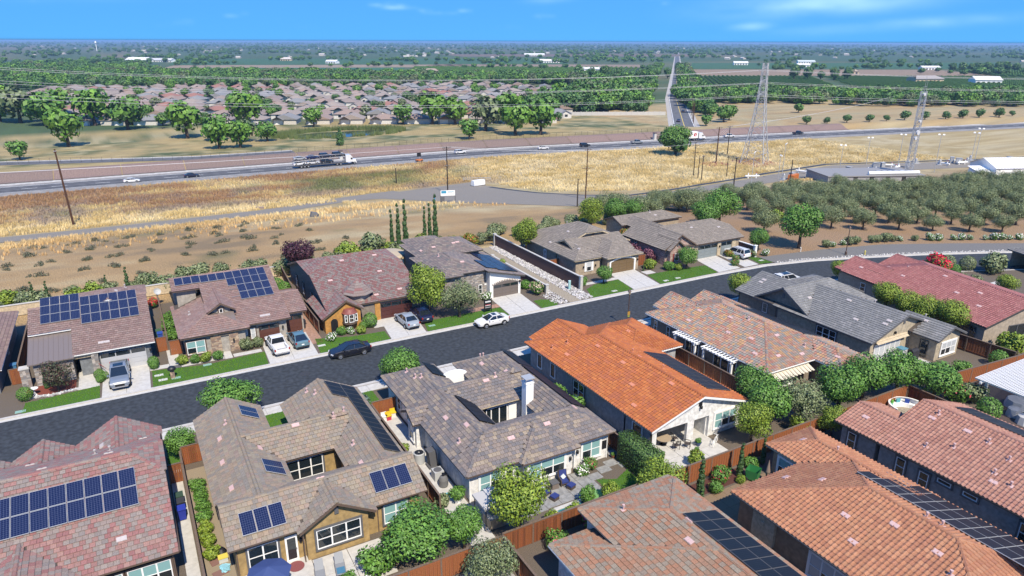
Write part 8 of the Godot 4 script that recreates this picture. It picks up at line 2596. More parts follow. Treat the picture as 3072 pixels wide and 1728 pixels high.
func field_things() -> void:
	pole("tall reddish wooden pole leaning over the dry slope",-12.1,193.2,18.4,[[-0.6,0.7]],0.035,false,0.26)
	pole("wooden pole with a cross arm beside the blue and white board",82.9,187.0,13.6,[[-0.2,3.0],[-5.5,1.6]],0.0,true,0.2)
	pole("short bare pole standing in the weeds beyond the gravel road",76.8,213.8,5.2,[],0.0,true,0.18)
	pole("wooden pole with two cross arms in the gravel yard",106.1,149.8,13.3,[[-0.2,2.6],[-5.0,2.8]],-0.01,false,0.18)
	pole("bare wooden pole beside the gravel yard edge",94.7,137.0,6.8,[],0.0,true,0.17)
	pole("pole with crossed arms beside the roadside oak",171.0,178.2,11.8,[[-1.2,3.4],[-3.6,3.4]],0.02,true,0.18)
	pole("thin bare pole in the group by the straw slope",167.4,172.3,8.0,[],0.0,true,0.16)
	pole("pole with a small crossbar in the group by the straw slope",165.9,169.1,8.4,[[-0.3,1.2]],0.0,true,0.16)
	pole("thick reddish pole on red gravel near the pylon",198.8,195.8,13.5,[[-0.2,3.4]],0.0,false,0.26)
	pole("dark pole with a top crossbar near the pylon",216.7,207.7,11.8,[[-0.2,3.0]],0.0,true,0.2)
	pole("slim pole beside the pylon footing",178.0,169.9,7.6,[],0.0,true,0.14)
	pole("dark bare pole by the grove end of the yard",156.3,146.0,9.6,[[-0.3,1.4]],0.0,true,0.19)
	pole("dark bare pole standing among the olive tops",175.1,141.7,8.2,[],0.0,true,0.19)
	# steel pylon
	var py := thing("steel_pylon","tall grey lattice power pylon on red gravel","pylon",P3(212.5,-8.6,189.5),0.5)
	lattice(py,[[0,4.3],[4.0,3.75],[8.0,3.2],[12.0,2.65],[15.5,2.2],[18.5,1.85],[21.5,1.6],[24.0,1.4],[26.5,1.25],[29.0,1.1],[31.5,1.0],[34.0,0.9],[36.5,0.8]],0.22,0.11,M.galv)
	for e in [[25.0,5.2],[29.5,4.4],[34.0,3.6]]:
		for s in [-1.0,1.0]:
			var b := MB.new()
			for z in [-1.0,1.0]: b.bar(V3(0,e[0],z),V3(s * e[1],e[0] + 0.6,0),0.11); b.bar(V3(0,e[0] + 1.6,z),V3(s * e[1],e[0] + 0.6,0),0.11)
			for k in 4: b.bar(V3(s * e[1] * (k + 1) / 5.0,e[0] + 0.12 * (k + 1),0.8 - k * 0.2),V3(s * e[1] * (k + 1) / 5.0,e[0] + 1.6 - 0.2 * (k + 1),-(0.8 - k * 0.2)),0.08)
			part(py,"cross_arm",b.mesh(M.galv))
			plathe(py,"insulator",flat(C3(0.4,0.42,0.44)),V3(s * e[1],e[0] - 1.0,0),[[0.04,0.0],[0.14,0.1],[0.05,0.3],[0.14,0.5],[0.05,0.7],[0.14,0.9],[0.03,1.6]],6)
	drape("red_gravel",[[205,181],[219,181],[221,196],[206,197]],mat("red_gravel",L(0.36,0.10,0.075),0.95,"grit",0.2),0.06,8.0)
	drape("red_gravel",[[191,191],[201,190],[202,198],[192,199]],M.red_gravel,0.06,8.0)
	# radio mast
	var rm := thing("radio_mast","square lattice radio mast with round dishes behind the grove","mast",P3(222.5,-7.2,134.6),0.3)
	var pr := []
	for k in 17: pr.append([k * 1.75,0.95 - k * 0.012])
	lattice(rm,pr,0.15,0.08,M.galv)
	for e in [[15.5,-1.3,0.6,0.75],[13.8,-1.3,0.2,0.6],[19.0,-1.1,0.5,0.45],[27.2,-1.2,0.3,0.5]]:
		ptube(rm,"dish",flat(C3(0.5,0.51,0.52)),[V3(e[1],e[0],e[2]),V3(e[1] - 0.15,e[0],e[2] + 0.45)],[e[3],e[3]],14)
	var an := MB.new(); an.bar(V3(0,28,0),V3(0,32.5,0),0.08); an.bar(V3(-2.2,29.4,0),V3(2.2,29.4,0),0.06); an.bar(V3(-0.7,28,0.7),V3(-0.7,31,0.7),0.07); part(rm,"antenna",an.mesh(M.galv))
	# compound lights and plant
	for e in [[195.3,161.6,11.0],[190.2,158.8,7.6],[245.4,165.3,10.0],[249.3,155.3,12.0],[249.6,141.9,13.0],[251.5,131.5,14.0],[284.9,147.6,13.0],[173.5,155.0,9.6],[216.0,155.0,10.0]]:
		var t := thing("floodlight_mast","thin grey floodlight mast in the fenced compound","light mast",P3(e[0],Th(e[0],e[1]),e[1]),hsh(int(e[0]),3) * 3,"floodlight masts of the compound")
		ptube(t,"pole",M.galv,[Vector3.ZERO,V3(0,e[2],0)],[0.11,0.07],7)
		pbar(t,"head_bar",M.galv,V3(-0.8,e[2],0),V3(0.8,e[2],0),0.08)
		for s in [-0.7,0.7]:
			pobox(t,"floodlight",M.white,Transform3D(Basis(Vector3.RIGHT,0.6),V3(s,e[2] + 0.2,0.1)),V3(0.6,0.45,0.25))
	# long flat grey building with ducts behind the grove
	var fb := thing("flat_building","low flat-roofed grey plant building behind the olive grove","building",P3(212,-7.4,143),-0.42)
	pbox(fb,"wall",stucco(C3(0.36,0.36,0.36)),V3(-16,0,-7),V3(16,2.4,7))
	pbox(fb,"roof",flat(C3(0.24,0.235,0.23)),V3(-16.3,2.4,-7.3),V3(16.3,2.7,7.3))
	for k in 6:
		pbox(fb,"roof_unit",M.galv,V3(2 + k * 2.0,2.7,2.5),V3(3.4 + k * 2.0,3.5,4.5))
	ptube(fb,"duct",M.white,[V3(-2,3.2,5.6),V3(15,3.3,5.6)],[0.55,0.55],8)
	for k in 5:
		pbox(fb,"door" if k % 2 else "window",M.dark_trim if k % 2 else M.glass,V3(-13 + k * 5.4,0.1,7.0),V3(-11.6 + k * 5.4,2.4,7.06))
	var mb2 := thing("metal_building","white metal building with a ribbed gable roof by the compound","building",P3(258,-6.8,121),-0.42)
	pbox(mb2,"wall",M.white,V3(-11,0,-6),V3(16,4.0,6))
	var m2 := MB.new()
	for s in [-1.0,1.0]:
		for k in 27:
			var x0 := -11.4 + k * 1.03
			m2.quad(V3(x0,3.9,s * 6.4),V3(x0 + 0.95,3.9,s * 6.4),V3(x0 + 0.95,6.4,0),V3(x0,6.4,0))
			m2.bar(V3(x0 + 0.98,3.95,s * 6.4),V3(x0 + 0.98,6.45,0),0.09)
	m2.tri(V3(-11,4,6),V3(-11,6.4,0),V3(-11,4,-6)); m2.tri(V3(16,4,-6),V3(16,6.4,0),V3(16,4,6))
	part(mb2,"roof",m2.mesh(M.trim_white))
	var m3 := MB.new(); m3.box(V3(-16,0,0),V3(-11,2.6,5)); m3.quad(V3(-16.3,2.6,5.3),V3(-10.9,2.6,5.3),V3(-10.9,3.8,-0.3),V3(-16.3,3.8,-0.3)); part(mb2,"lean_to",m3.mesh(M.white))
	# plant and cabinets in the compound
	var kinds := ["grey steel cabinet in the compound yard","white pipe manifold in the compound yard","grey valve skid in the compound yard"]
	for i in 30:
		var u := R(184,300)
		var v := 157.0 - (u - 215) * 0.16 + R(-5.5,6.5)
		if u > 235: v = 160.0 - (u - 235) * 0.22 + R(-4,6)
		var k := i % 3
		var t := thing("plant_cabinet" if k == 0 else ("pipe_manifold" if k == 1 else "valve_skid"),kinds[k],"machinery",P3(u,Th(u,v) + 0.05,v),R(0,3),kinds[k] + "s")
		var b := MB.new()
		if k == 0:
			b.box(V3(-1.0,0,-0.6),V3(1.0,2.2,0.6)); b.box(V3(-1.1,2.2,-0.7),V3(1.1,2.32,0.7)); part(t,"case",b.mesh(flat(C3(0.34,0.35,0.36))))
			pbox(t,"door",M.galv,V3(-0.85,0.2,0.6),V3(-0.05,2.0,0.64))
		elif k == 1:
			b.tube([V3(-2.4,0.8,0),V3(2.4,0.8,0)],[0.3,0.3],8); b.tube([V3(-1.4,0,0),V3(-1.4,1.8,0)],[0.2,0.2],7); b.tube([V3(1.4,0,0),V3(1.4,1.8,0)],[0.2,0.2],7); part(t,"pipework",b.mesh(M.white))
			plathe(t,"valve_wheel",flat(C3(0.35,0.04,0.03)),V3(-1.4,1.8,0),[[0.35,0.0],[0.35,0.06],[0.01,0.1]],8)
		else:
			b.box(V3(-1.3,0,-0.8),V3(1.3,0.3,0.8)); b.tube([V3(0,0.3,0),V3(0,1.7,0)],[0.5,0.45],10); b.bar(V3(-1.1,0.9,0),V3(1.1,0.9,0),0.22); part(t,"skid",b.mesh(M.galv))
			plathe(t,"dome",M.metal,V3(0,1.7,0),[[0.45,0.0],[0.25,0.25],[0.01,0.3]],10)
	var ob := MB.new(); ob.box(V3(-2.6,0.2,-1.0),V3(2.6,1.7,1.0)); ob.box(V3(-2.8,0,-1.1),V3(2.8,0.2,1.1)); solo("orange_skip",ob.mesh(flat(C3(0.45,0.13,0.02))),"orange steel skip in the compound yard","skip",P3(192.9,Th(192.9,155) + 0.05,155.0),0.4)
	# board,blue pipe and small structures by the gravel road
	var bd := thing("site_board","white site board with a blue emblem on a post frame","sign",P3(73.6,Th(73.6,166) ,166.0),-0.35)
	for s in [-1.9,1.9]:
		pbar(bd,"post",M.dark_trim,V3(s,0,0),V3(s,3.1,0),0.14)
	pbox(bd,"panel",M.white,V3(-1.9,1.7,0.05),V3(1.9,3.1,0.12))
	for e in [[-1.7,2.3,-0.4,3.0,C3(0.04,0.26,0.42)],[-0.1,2.65,1.6,2.8,C3(0.12,0.35,0.5)],[-0.1,2.35,1.2,2.48,C3(0.3,0.34,0.38)]]:
		pbox(bd,"print",flat(e[4]),V3(e[0],e[1],0.12),V3(e[2],e[3],0.128))
	pbox(bd,"meter_box",M.grey_trim,V3(-1.9,0.4,0.05),V3(-0.9,1.4,0.3))
	var bp := MB.new(); bp.tube([Vector3.ZERO,V3(0,1.4,0)],[0.14,0.14],8); bp.tube([V3(-0.35,1.2,0),V3(0.35,1.2,0)],[0.1,0.1],8); solo("standpipe",bp.mesh(flat(C3(0.05,0.32,0.5))),"bright blue standpipe beside the site board","pipe",P3(71.5,Th(71.5,170),170.0))
	var tk := thing("water_tank","white box tank at the top of the gravel yard","tank",P3(98.0,Th(98,197) + 0.05,197.2),0.2)
	pbox(tk,"body",M.white,V3(-2.2,0.2,-0.8),V3(2.2,1.7,0.8))
	pbox(tk,"frame",M.grey_trim,V3(-2.3,0,-0.9),V3(2.3,0.2,0.9))
	var gt := thing("pipe_gate","grey pipe gate across the track above the yard","gate",P3(102.0,Th(102,206) + 0.05,206.0),-0.35)
	for y in [0.5,1.0]:
		pbar(gt,"bar",M.galv,V3(-4.5,y,0),V3(4.5,y,0),0.14)
	for k in 5:
		pbar(gt,"post",M.galv,V3(-4.5 + k * 2.25,0,0),V3(-4.5 + k * 2.25,1.1,0),0.14)
	var bl := MB.new(); bl.obox(Transform3D(Basis(Vector3.FORWARD,0.3),V3(0,0.5,0)),V3(1.5,1.1,1.2)); bl.obox(Transform3D(Basis(Vector3.UP,0.8),V3(0.4,0.3,0.5)),V3(1.2,0.7,0.8)); solo("rubble_heap",bl.mesh(flat(C3(0.14,0.14,0.145))),"dark rubble lump on the bare slope","rubble",P3(37.8,Th(37.8,163),162.9))
	var bb := MB.new(); bb.obox(Transform3D(Basis(Vector3.FORWARD,0.1),V3(0,0.25,0)),V3(2.0,0.5,0.7)); solo("fallen_panel",bb.mesh(flat(C3(0.26,0.2,0.17))),"weathered panel lying by the gravel road","panel",P3(30.1,Th(30,189) + 0.05,189.3))
	# arrow board trailer on the shoulder
	var ab := thing("arrow_board","orange arrow board trailer on the highway shoulder","trailer",P3(100.0,-8.44,251.6))
	pbox(ab,"chassis",flat(C3(0.5,0.14,0.02)),V3(-1.3,0.4,-0.7),V3(1.3,0.9,0.7))
	pbox(ab,"board",M.black,V3(-0.8,1.9,-0.06),V3(0.8,3.4,0.06))
	pbar(ab,"mast",M.galv,V3(0,0.9,0),V3(0,1.9,0),0.12)
	for s in [-1.0,1.0]:
		ptube(ab,"wheel",M.rubber,[V3(s * 0.9,0.35,0.7),V3(s * 0.9,0.35,0.85)],[0.35,0.35],12)
	# bridge pylons of the bank: pale pillars with dark caps
	for e in [75.5,222.0]:
		var t := thing("bank_pillar","pale stone pillar with a dark cap at the foot of the red bank by the %s" % ("car transporter" if e < 100 else "roadside oak"),"pillar",P3(e,Th(e,fcen(e) + 10.3),fcen(e) + 10.2))
		pbox(t,"shaft",M.concrete,V3(-0.6,0,-0.6),V3(0.6,3.0,0.6))
		pbox(t,"cap",M.brown_trim,V3(-0.75,3.0,-0.75),V3(0.75,3.35,0.75))
	# roadside oak
	var oak := plant("oak_tree","huge dark green oak on the near side of the highway","tree","fardark0",198.2,218.0,3.4,"",-8.5,"far",0.86,1.0)
	part(oak,"crown",CR["green1"])
	# mesh fence along the bank
	var mf := thing("wire_fence","long wire mesh fence above the red bank","fence",P3(0,0,0))
	var prev := Vector3.ZERO
	for k in 96:
		var u := -60.0 + k * 3.2
		var v := fcen(u) + 19.5 + (18.0 * (1.0 - sm(-40.0,30.0,u)))
		var p := P3(u,Th(u,v),v)
		pbar(mf,"post",M.dark_trim,p,p + V3(0,1.7,0),0.08)
		if k > 0:
			var r := MB.new(); r.bar(prev + V3(0,1.65,0),p + V3(0,1.65,0),0.05); r.bar(prev + V3(0,0.9,0),p + V3(0,0.9,0),0.03); r.bar(prev + V3(0,0.3,0),p + V3(0,0.3,0),0.03)
			part(mf,"wire",r.mesh(M.dark_trim))
		prev = p
	# overhead lines
	var tops := func(u: float,v: float,h: float,dx: float) -> Vector3: return P3(u + dx,Th(u,v) + h,v)
	for dx in [-1.3,0.0,1.3]:
		wire("power_line","distribution wire running along the gravel yard poles",[P3(-160 + dx,10.5,205),tops.call(82.9,187.0,13.4,dx),tops.call(171.0,178.2,11.0,dx),tops.call(216.7,207.7,11.6,dx),P3(420,5.0,270)],1.6,0.025)
	for e in [[25.6,5.2],[30.1,4.4],[34.6,3.6]]:
		for s in [-1.0,1.0]:
			var q := V3(212.5,-8.6 + e[0] - 0.6,-189.5) + V3(s * e[1] * cos(0.5),0,-s * e[1] * sin(0.5))
			wire("power_line","transmission wire strung from the steel pylon",[q + V3(-330,8,-150),q,q + V3(420,6,140)],7.0,0.04)
	# scattered dry grass tufts in the field
	var tuft := MB.new()
	for k in 7:
		var a := k * 0.9
		var x := V3(cos(a),0,sin(a))
		tuft.tri(x * 0.1 + x.cross(Vector3.UP) * 0.07,x * 0.1 - x.cross(Vector3.UP) * 0.07,x * (0.2 + 0.06 * (k % 3)) + V3(0,0.55 + 0.1 * (k % 2),0))
	var mm := MultiMesh.new()
	mm.transform_format = MultiMesh.TRANSFORM_3D; mm.use_colors = true
	mm.mesh = tuft.mesh(M.leaf)
	var tr := []; var cols := []
	for i in 60000:
		var u := R(-60,290)
		var v := R(150,250)
		if v > fcen(u) - 12.5: continue
		var w := v + 0.35 * maxf(0,u - 60)
		if w < 165 and hsh(i,4) < 0.85: continue
		# keep off the gravel
		if u < 62 and absf(v - 181 - (10 if u > 50 else 0)) < 6.0: continue
		if u > 52 and Geometry2D.is_point_in_polygon(Vector2(u,v),PackedVector2Array([Vector2(52,180),Vector2(76,160),Vector2(94,136),Vector2(122,138),Vector2(197,154),Vector2(320,130),Vector2(320,150),Vector2(233,176),Vector2(197,172),Vector2(137,157),Vector2(108,172),Vector2(104,207),Vector2(84,203),Vector2(62,199)])): continue
		var c := gcol(u,v)
		tr.append(Transform3D(Basis(Vector3.UP,R(0,TAU)).scaled(Vector3.ONE * R(0.6,1.5)),P3(u,Th(u,v),v)))
		cols.append(c * R(0.85,1.35))
	mm.instance_count = tr.size()
	for i in tr.size():
		mm.set_instance_transform(i,tr[i]); mm.set_instance_color(i,cols[i])
	var mi := MultiMeshInstance3D.new()
	mi.multimesh = mm; mi.name = "dry_grass"
	add_child(mi)
	mi.set_meta("kind","stuff"); tag(mi,"dry straw and russet weeds between gravel road and highway","grass")

# ---- the valley beyond the highway
func far_house(roofc: Color,wallc: Color,form: int) -> Array:
	var w := 12.0 if form != 1 else 14.0
	var d := 13.0
	var mb := MB.new()
	mb.box(V3(-w / 2,0,-d / 2),V3(w / 2,2.7,d / 2))
	var gx := -w / 4 if form == 0 else w / 4
	mb.box(V3(gx - 2.6,0,d / 2),V3(gx + 2.6,2.7,d / 2 + 2.2))
	if form == 2: mb.quad(V3(-w / 2,2.7,d / 2),V3(w / 2,2.7,d / 2),V3(w / 2,2.7,d / 2),V3(0,4.9,d / 2))
	mb.tri(V3(gx - 2.6,2.7,d / 2 + 2.2),V3(gx + 2.6,2.7,d / 2 + 2.2),V3(gx,4.1,d / 2 + 2.2))
	mb.tri(V3(gx + 2.6,2.7,-d / 2 + 0.02),V3(gx - 2.6,2.7,-d / 2 + 0.02),V3(gx,4.1,-d / 2))
	var rf := MB.new()
	var X := w / 2 + 0.6; var Z := d / 2 + 0.6
	var h := 5.0
	var rz := Z - X * (0.9 if form != 2 else 0.02)
	var A := [V3(-X,2.6,Z),V3(X,2.6,Z),V3(X,2.6,-Z),V3(-X,2.6,-Z)]
	var p := V3(0,h,rz); var q := V3(0,h,-rz)
	rf.quad(A[1],A[2],q,p); rf.quad(A[3],A[0],p,q); rf.tri(A[0],A[1],p); rf.tri(A[2],A[3],q)
	for s in [1.0,-1.0]:
		rf.quad(V3(gx,4.25,s * (d / 2 + 2.7)),V3(gx + 3.1,2.55,s * (d / 2 + 2.7)),V3(gx + 3.1,2.55,0),V3(gx,4.25,0)); rf.quad(V3(gx - 3.1,2.55,s * (d / 2 + 2.7)),V3(gx,4.25,s * (d / 2 + 2.7)),V3(gx,4.25,0),V3(gx - 3.1,2.55,0))
	return [mb.mesh(stucco(wallc)),rf.mesh(mat("farroof%.2f%.2f" % [roofc.r,roofc.g],roofc.linear_to_srgb(),0.9,"rough",0.25))]
func mmesh(called: String,label: String,cat: String,mesh: Mesh,xf: Array,cols := []) -> void:
	var mm := MultiMesh.new()
	mm.transform_format = MultiMesh.TRANSFORM_3D
	mm.mesh = mesh
	mm.instance_count = xf.size()
	for i in xf.size(): mm.set_instance_transform(i,xf[i])
	var mi := MultiMeshInstance3D.new()
	mi.multimesh = mm; mi.name = numbered(called)
	add_child(mi)
	mi.set_meta("kind","stuff"); tag(mi,label,cat)
func txf(u: float,v: float,s: float,sy := 1.0) -> Transform3D:
	return Transform3D(Basis(Vector3.UP,R(0,TAU)).scaled(V3(s,s * sy,s)),P3(u,Th(u,v) - 0.1,v))
func valley() -> void:
	var roofs := [[C3(0.48,0.36,0.30),"tan tiled"],[C3(0.50,0.42,0.36),"pale brown tiled"],[C3(0.38,0.38,0.38),"grey tiled"],[C3(0.48,0.24,0.19),"red tiled"],[C3(0.43,0.35,0.31),"brown tiled"]]
	var protos := []
	for i in roofs.size():
		for f in 3: protos.append(far_house(roofs[i][0],C3(0.66,0.62,0.55) if f != 1 else C3(0.72,0.70,0.66),f))
	var poly := PackedVector2Array([Vector2(-24,404),Vector2(211,321),Vector2(236,350),Vector2(300,455),Vector2(352,560),Vector2(311,690),Vector2(113,780),Vector2(-95,720),Vector2(-66,560),Vector2(-30,480)])
	var e1 := Vector2(0.91,-0.42); var e2 := Vector2(0.42,0.91)
	var win := MB.new(); win.box(V3(-0.8,0,-0.03),V3(0.8,1.3,0.03))
	var winm := win.mesh(M.glass)
	var dr := MB.new(); dr.box(V3(-2.1,0,-0.04),V3(2.1,2.2,0.04))
	var drm := dr.mesh(M.white)
	var spots := []
	var n := 0
	for k in 15:
		for j in range(-9,24):
			var p := Vector2(-14,400) + e1 * (j * 17.0 + (k % 2) * 6.0) + e2 * k * 27.0
			if not Geometry2D.is_point_in_polygon(p,poly): continue
			var q := P3(p.x,-4,p.y)
			if not in_view(q): continue
			var pi := int(hsh(j,k,5) * roofs.size() * 2.999 * 0.9999 / 3.0 * 3.0) % protos.size()
			var rr: int = [0,1,0,2,4,1,3,2,0,4][int(hsh(j,k,8) * 9.99)]
			pi = rr * 3 + int(hsh(j,k,9) * 2.99)
			var front := k == 0
			var lab: String = "%s single-storey house %s" % [roofs[rr][1],"in the front row facing the pond" if k == 0 else ("in the middle rows of the valley estate" if k < 7 else "in the back rows of the valley estate")]
			var t := thing("estate_house",lab,"house",P3(p.x,-6.05,p.y),atan2(e1.y,e1.x) + (0.0 if k % 2 == 0 else PI) + R(-0.06,0.06),"houses of the valley estate, %s, %s" % [roofs[rr][1],"front row" if k == 0 else ("middle rows" if k < 7 else "back rows")])
			part(t,"wall",protos[pi][0]); part(t,"roof",protos[pi][1])
			if k < 7:
				for x in [-3.6,0.2,3.6]:
					var w := part(t,"window",winm); w.position = V3(x,0.9,6.55 if absf(x - (3.0 if pi % 3 else -3.0)) > 2.7 else 8.75)
				var g := part(t,"garage_door",drm); g.position = V3(3.0 if pi % 3 else -3.0,0,-6.56)
			n += 1
			spots.append(p)
	# front gardens: estate trees,each its own
	var kinds := ["farlime","far","farolive","fardark"]
	var kl := ["bright green","green","grey-green","dark green"]
	for i in 190:
		var s: Vector2 = spots[int(hsh(i,1,2) * (spots.size() - 1))]
		var p := s + e1 * 8.3 * (1.0 if hsh(i,4) < 0.5 else -1.0) + e2 * R(-10,12)
		var k := int(hsh(i,7) * 3.99)
		plant("estate_tree","%s tree between the houses of the valley estate" % kl[k],"tree",kinds[k],p.x,p.y,R(1.0,2.1),"%s estate trees" % kl[k],-6.0)
	# named trees along the pond and the bank
	for e in [[-17.2,339.2,4.0,"farlime","big bright green tree behind the leaning pole"],[35.5,304.1,3.0,"farlime","green park tree above the ramp"],[43.5,303.5,2.9,"farlime","second green park tree above the ramp"],[-31.5,308.6,1.9,"far","low round tree beside the ramp"],[162.1,286.5,4.2,"farlime","large bright green tree above the red bank"],[173.8,283.5,4.1,"farlime","large bright green tree nearest the white wall"],[157.4,308.1,4.6,"farolive","tall grey willow by the red bank"],[137.3,284.5,2.4,"far","low rounded tree at the pond end"],[81.1,291.3,1.2,"conifer","tiny dark conifer before the pond"],[38.0,330.0,3.2,"far","broad tree at the reedy pond end"],[48.0,322.0,2.6,"farolive","grey-green willow at the reedy pond end"],[57.0,318.0,2.4,"far","shrubby tree at the pond edge"],[28.0,345.0,4.2,"farlime","tall lime green tree by the front row houses"],[58.0,372.0,4.8,"farlime","tall bright tree among the front row houses"],[88.0,362.0,2.6,"farlime","round bright tree before a tan roof"],[132.0,352.0,2.8,"far","dark round tree at the end of the front row"],[146.0,346.0,4.4,"farlime","tall bright tree at the end of the front row"],[156.0,340.0,3.6,"farlime","bright tree at the estate corner"],[182.0,330.0,4.4,"farlime","spreading tree at the estate corner"],[6.0,392.0,4.4,"far","wide tree left of the front row"],[-8.0,420.0,4.8,"farlime","bright wide tree by the park lawn"],[-30.0,430.0,4.6,"far","broad green tree in the park behind the ramp"],[-42.0,450.0,5.0,"farolive","grey-green spreading tree in the park"],[-52.0,462.0,4.8,"farlime","bright park tree by the path"],[-26.0,452.0,4.4,"farlime","second bright tree behind the park path"],[-62.0,500.0,5.6,"far","tall park tree by the estate edge"]]:
		plant("park_tree",e[4],"tree",e[3],e[0],e[1],e[2],"",Th(e[0],e[1]))
	for i in 6: plant("palm_tree","thin palm among the front row houses","tree","palm0",14.0 + i * 9.0 + R(-3,3),392.0 - i * 4.0,1.5,"palms of the valley estate",-6.0)
	# white boundary wall beyond the highway
	for e in [[226.0,356.0,288.0,327.5,"long white panel wall beside the county road"],[204.0,331.0,226.0,341.0,"white panel wall at the estate corner"]]:
		var t := thing("panel_wall",e[4],"wall",P3(e[0],-6.0,e[1]),atan2(e[3] - e[1],e[2] - e[0]))
		var l := Vector2(e[2] - e[0],e[3] - e[1]).length()
		var k := int(l / 3.4)
		var b := MB.new(); b.box(V3(0.12,0,-0.06),V3(3.28,2.1,0.06))
		var c := MB.new(); c.box(V3(-0.16,0,-0.16),V3(0.16,2.4,0.16))
		var bm := b.mesh(M.concrete); var cm := c.mesh(M.concrete)
		for i in k:
			part(t,"panel",bm).position = V3(i * 3.4,0,0); part(t,"post",cm).position = V3(i * 3.4,0,0)
	# reeds round the pond
	var rd := MB.new()
	for k in 9:
		var a := k * 0.7
		rd.tri(V3(cos(a) * 0.5 + 0.1,0,sin(a) * 0.5),V3(cos(a) * 0.5 - 0.1,0,sin(a) * 0.5),V3(cos(a) * 0.7,1.5 + 0.3 * (k % 3),sin(a) * 0.7))
	rd.col = C3(0.2,0.21,0.08)
	for i in rd.c.size(): rd.c[i] = C3(0.12,0.16,0.05) * (0.8 + 0.4 * hsh(i / 3,2))
	var xf := []
	for i in 1500:
		var a := R(0,TAU)
		var r := R(1.0,1.35)
		var u := 92 + 23.5 * r * cos(a); var v := 330 + 11.5 * r * sin(a)
		if sin(a) < -0.25 and hsh(i,2) < 0.75: continue
		xf.append(txf(u,v,R(0.7,1.5)))
	mmesh("reeds","green reeds fringing the pond","reeds",rd.mesh(M.leaf),xf)
	# creek woods and shelter belts: trees too many and too close to count
	var woods := {"far": [],"fardark": [],"farolive": [],"farlime": []}
	var put := func(u: float,v: float,s: float) -> void:
		if not in_view(P3(u,0,v)): return
		var r := rng.randf()
		var k := "fardark" if r < 0.42 else ("far" if r < 0.72 else ("farolive" if r < 0.88 else "farlime"))
		woods[k].append(txf(u,v,s))
	# right-hand creek
	var ck := [[300.0,300.0],[352.0,385.0],[420.0,352.0],[445.0,320.0],[480.0,290.0],[540.0,262.0],[640.0,225.0],[800.0,170.0]]
	for i in ck.size() - 1:
		var a := Vector2(ck[i][0],ck[i][1]); var b := Vector2(ck[i + 1][0],ck[i + 1][1])
		var k := int((b - a).length() * 2.4)
		if i == 0: k = 14
		for j in k:
			var p := a.lerp(b,rng.randf())
			var off := R(0,1) * (95.0 if i > 0 else 14.0)
			put.call(p.x + off * 0.62,p.y + off * 0.78,R(1.3,2.8))
	# woods behind the white wall and along the county road
	for i in 260:
		var t := rng.randf()
		var p := Vector2(250,392).lerp(Vector2(420,590),t) + Vector2(R(-6,42),R(-34,6))
		put.call(p.x,p.y,R(2.0,3.8))
	for i in 160: put.call(R(228,300),366.0 - (0.0) + R(0,26) - 0.0,R(1.8,3.6))
	for i in 220:
		var t := R(0.05,1.0)
		var p := Vector2(262,300).lerp(Vector2(830,945),t) + Vector2(-0.75,0.66) * (R(12,30) * (1.0 if rng.randf() < 0.4 else -1.0))
		put.call(p.x,p.y,R(1.5,3.2))
	# big belt behind the estate
	for i in 1700:
		var t := rng.randf()
		var p := Vector2(-140,760).lerp(Vector2(420,620),t) + Vector2(R(-20,20),R(-10,420) * pow(1.0 - 0.75 * t,1.0))
		put.call(p.x,p.y,R(1.7,3.3))
	for i in 420:
		put.call(R(-190,60),R(960,1350),R(1.8,3.4))
	for k in woods: mmesh("far_woods",{"far": "mid green trees of the valley woods","fardark": "dark green trees of the valley woods","farolive": "grey-green trees of the valley woods","farlime": "bright green trees of the valley woods"}[k],"woods",CR[k + "1"],woods[k])
	for e in [[0,"dark conifer in the wood behind the white wall"]]:
		for i in 16: plant("conifer_tree",e[1],"tree","conifer",R(236,300),350.0 + R(-2,40) - 0.0,R(1.7,2.8),"conifers behind the white wall",-6.0)
	# bank saplings on the far right
	for i in 12:
		var u := 322.0 + i * 13.5
		plant("roadside_tree","small dark roadside tree beyond the highway","tree","fardark",u,fcen(u) + 19.0 + R(0,3),R(0.9,1.5),"saplings beyond the highway")
	for e in [[268.5,268.0,1.5],[290,277,2.6],[300,283,2.2],[318,300,1.4],[372.0,296.0,1.6]]: plant("scrub_tree","scrubby green tree on the bare ground by the county road","tree","far",e[0],e[1] + 6,e[2],"scrub by the county road",-6.0)
	# poles along the county road
	for i in 14:
		var t := i / 14.0
		var p := Vector2(270,285).lerp(Vector2(760,835),t * t * 0.9 + t * 0.1)
		var o := thing("road_pole","slim utility pole beside the county road","pole",P3(p.x,-6.0,p.y),0.8,"poles along the county road")
		ptube(o,"shaft",M.pole,[Vector3.ZERO,V3(0,11,0)],[0.16,0.1],6)
		pbar(o,"cross_arm",M.pole_dark,V3(-1.2,10.4,0),V3(1.2,10.4,0),0.1)
func field(called: String,pts: Array,c: Color,y: float) -> void:
	var b := MB.new()
	var pg := PackedVector2Array()
	for p in pts: pg.push_back(Vector2(p[0],p[1]))
	b.poly(pg,y)
	struct(called,b.mesh(mat("field%.3f%.3f" % [c.r,c.g],c.linear_to_srgb(),0.95,"rough",0.02)))
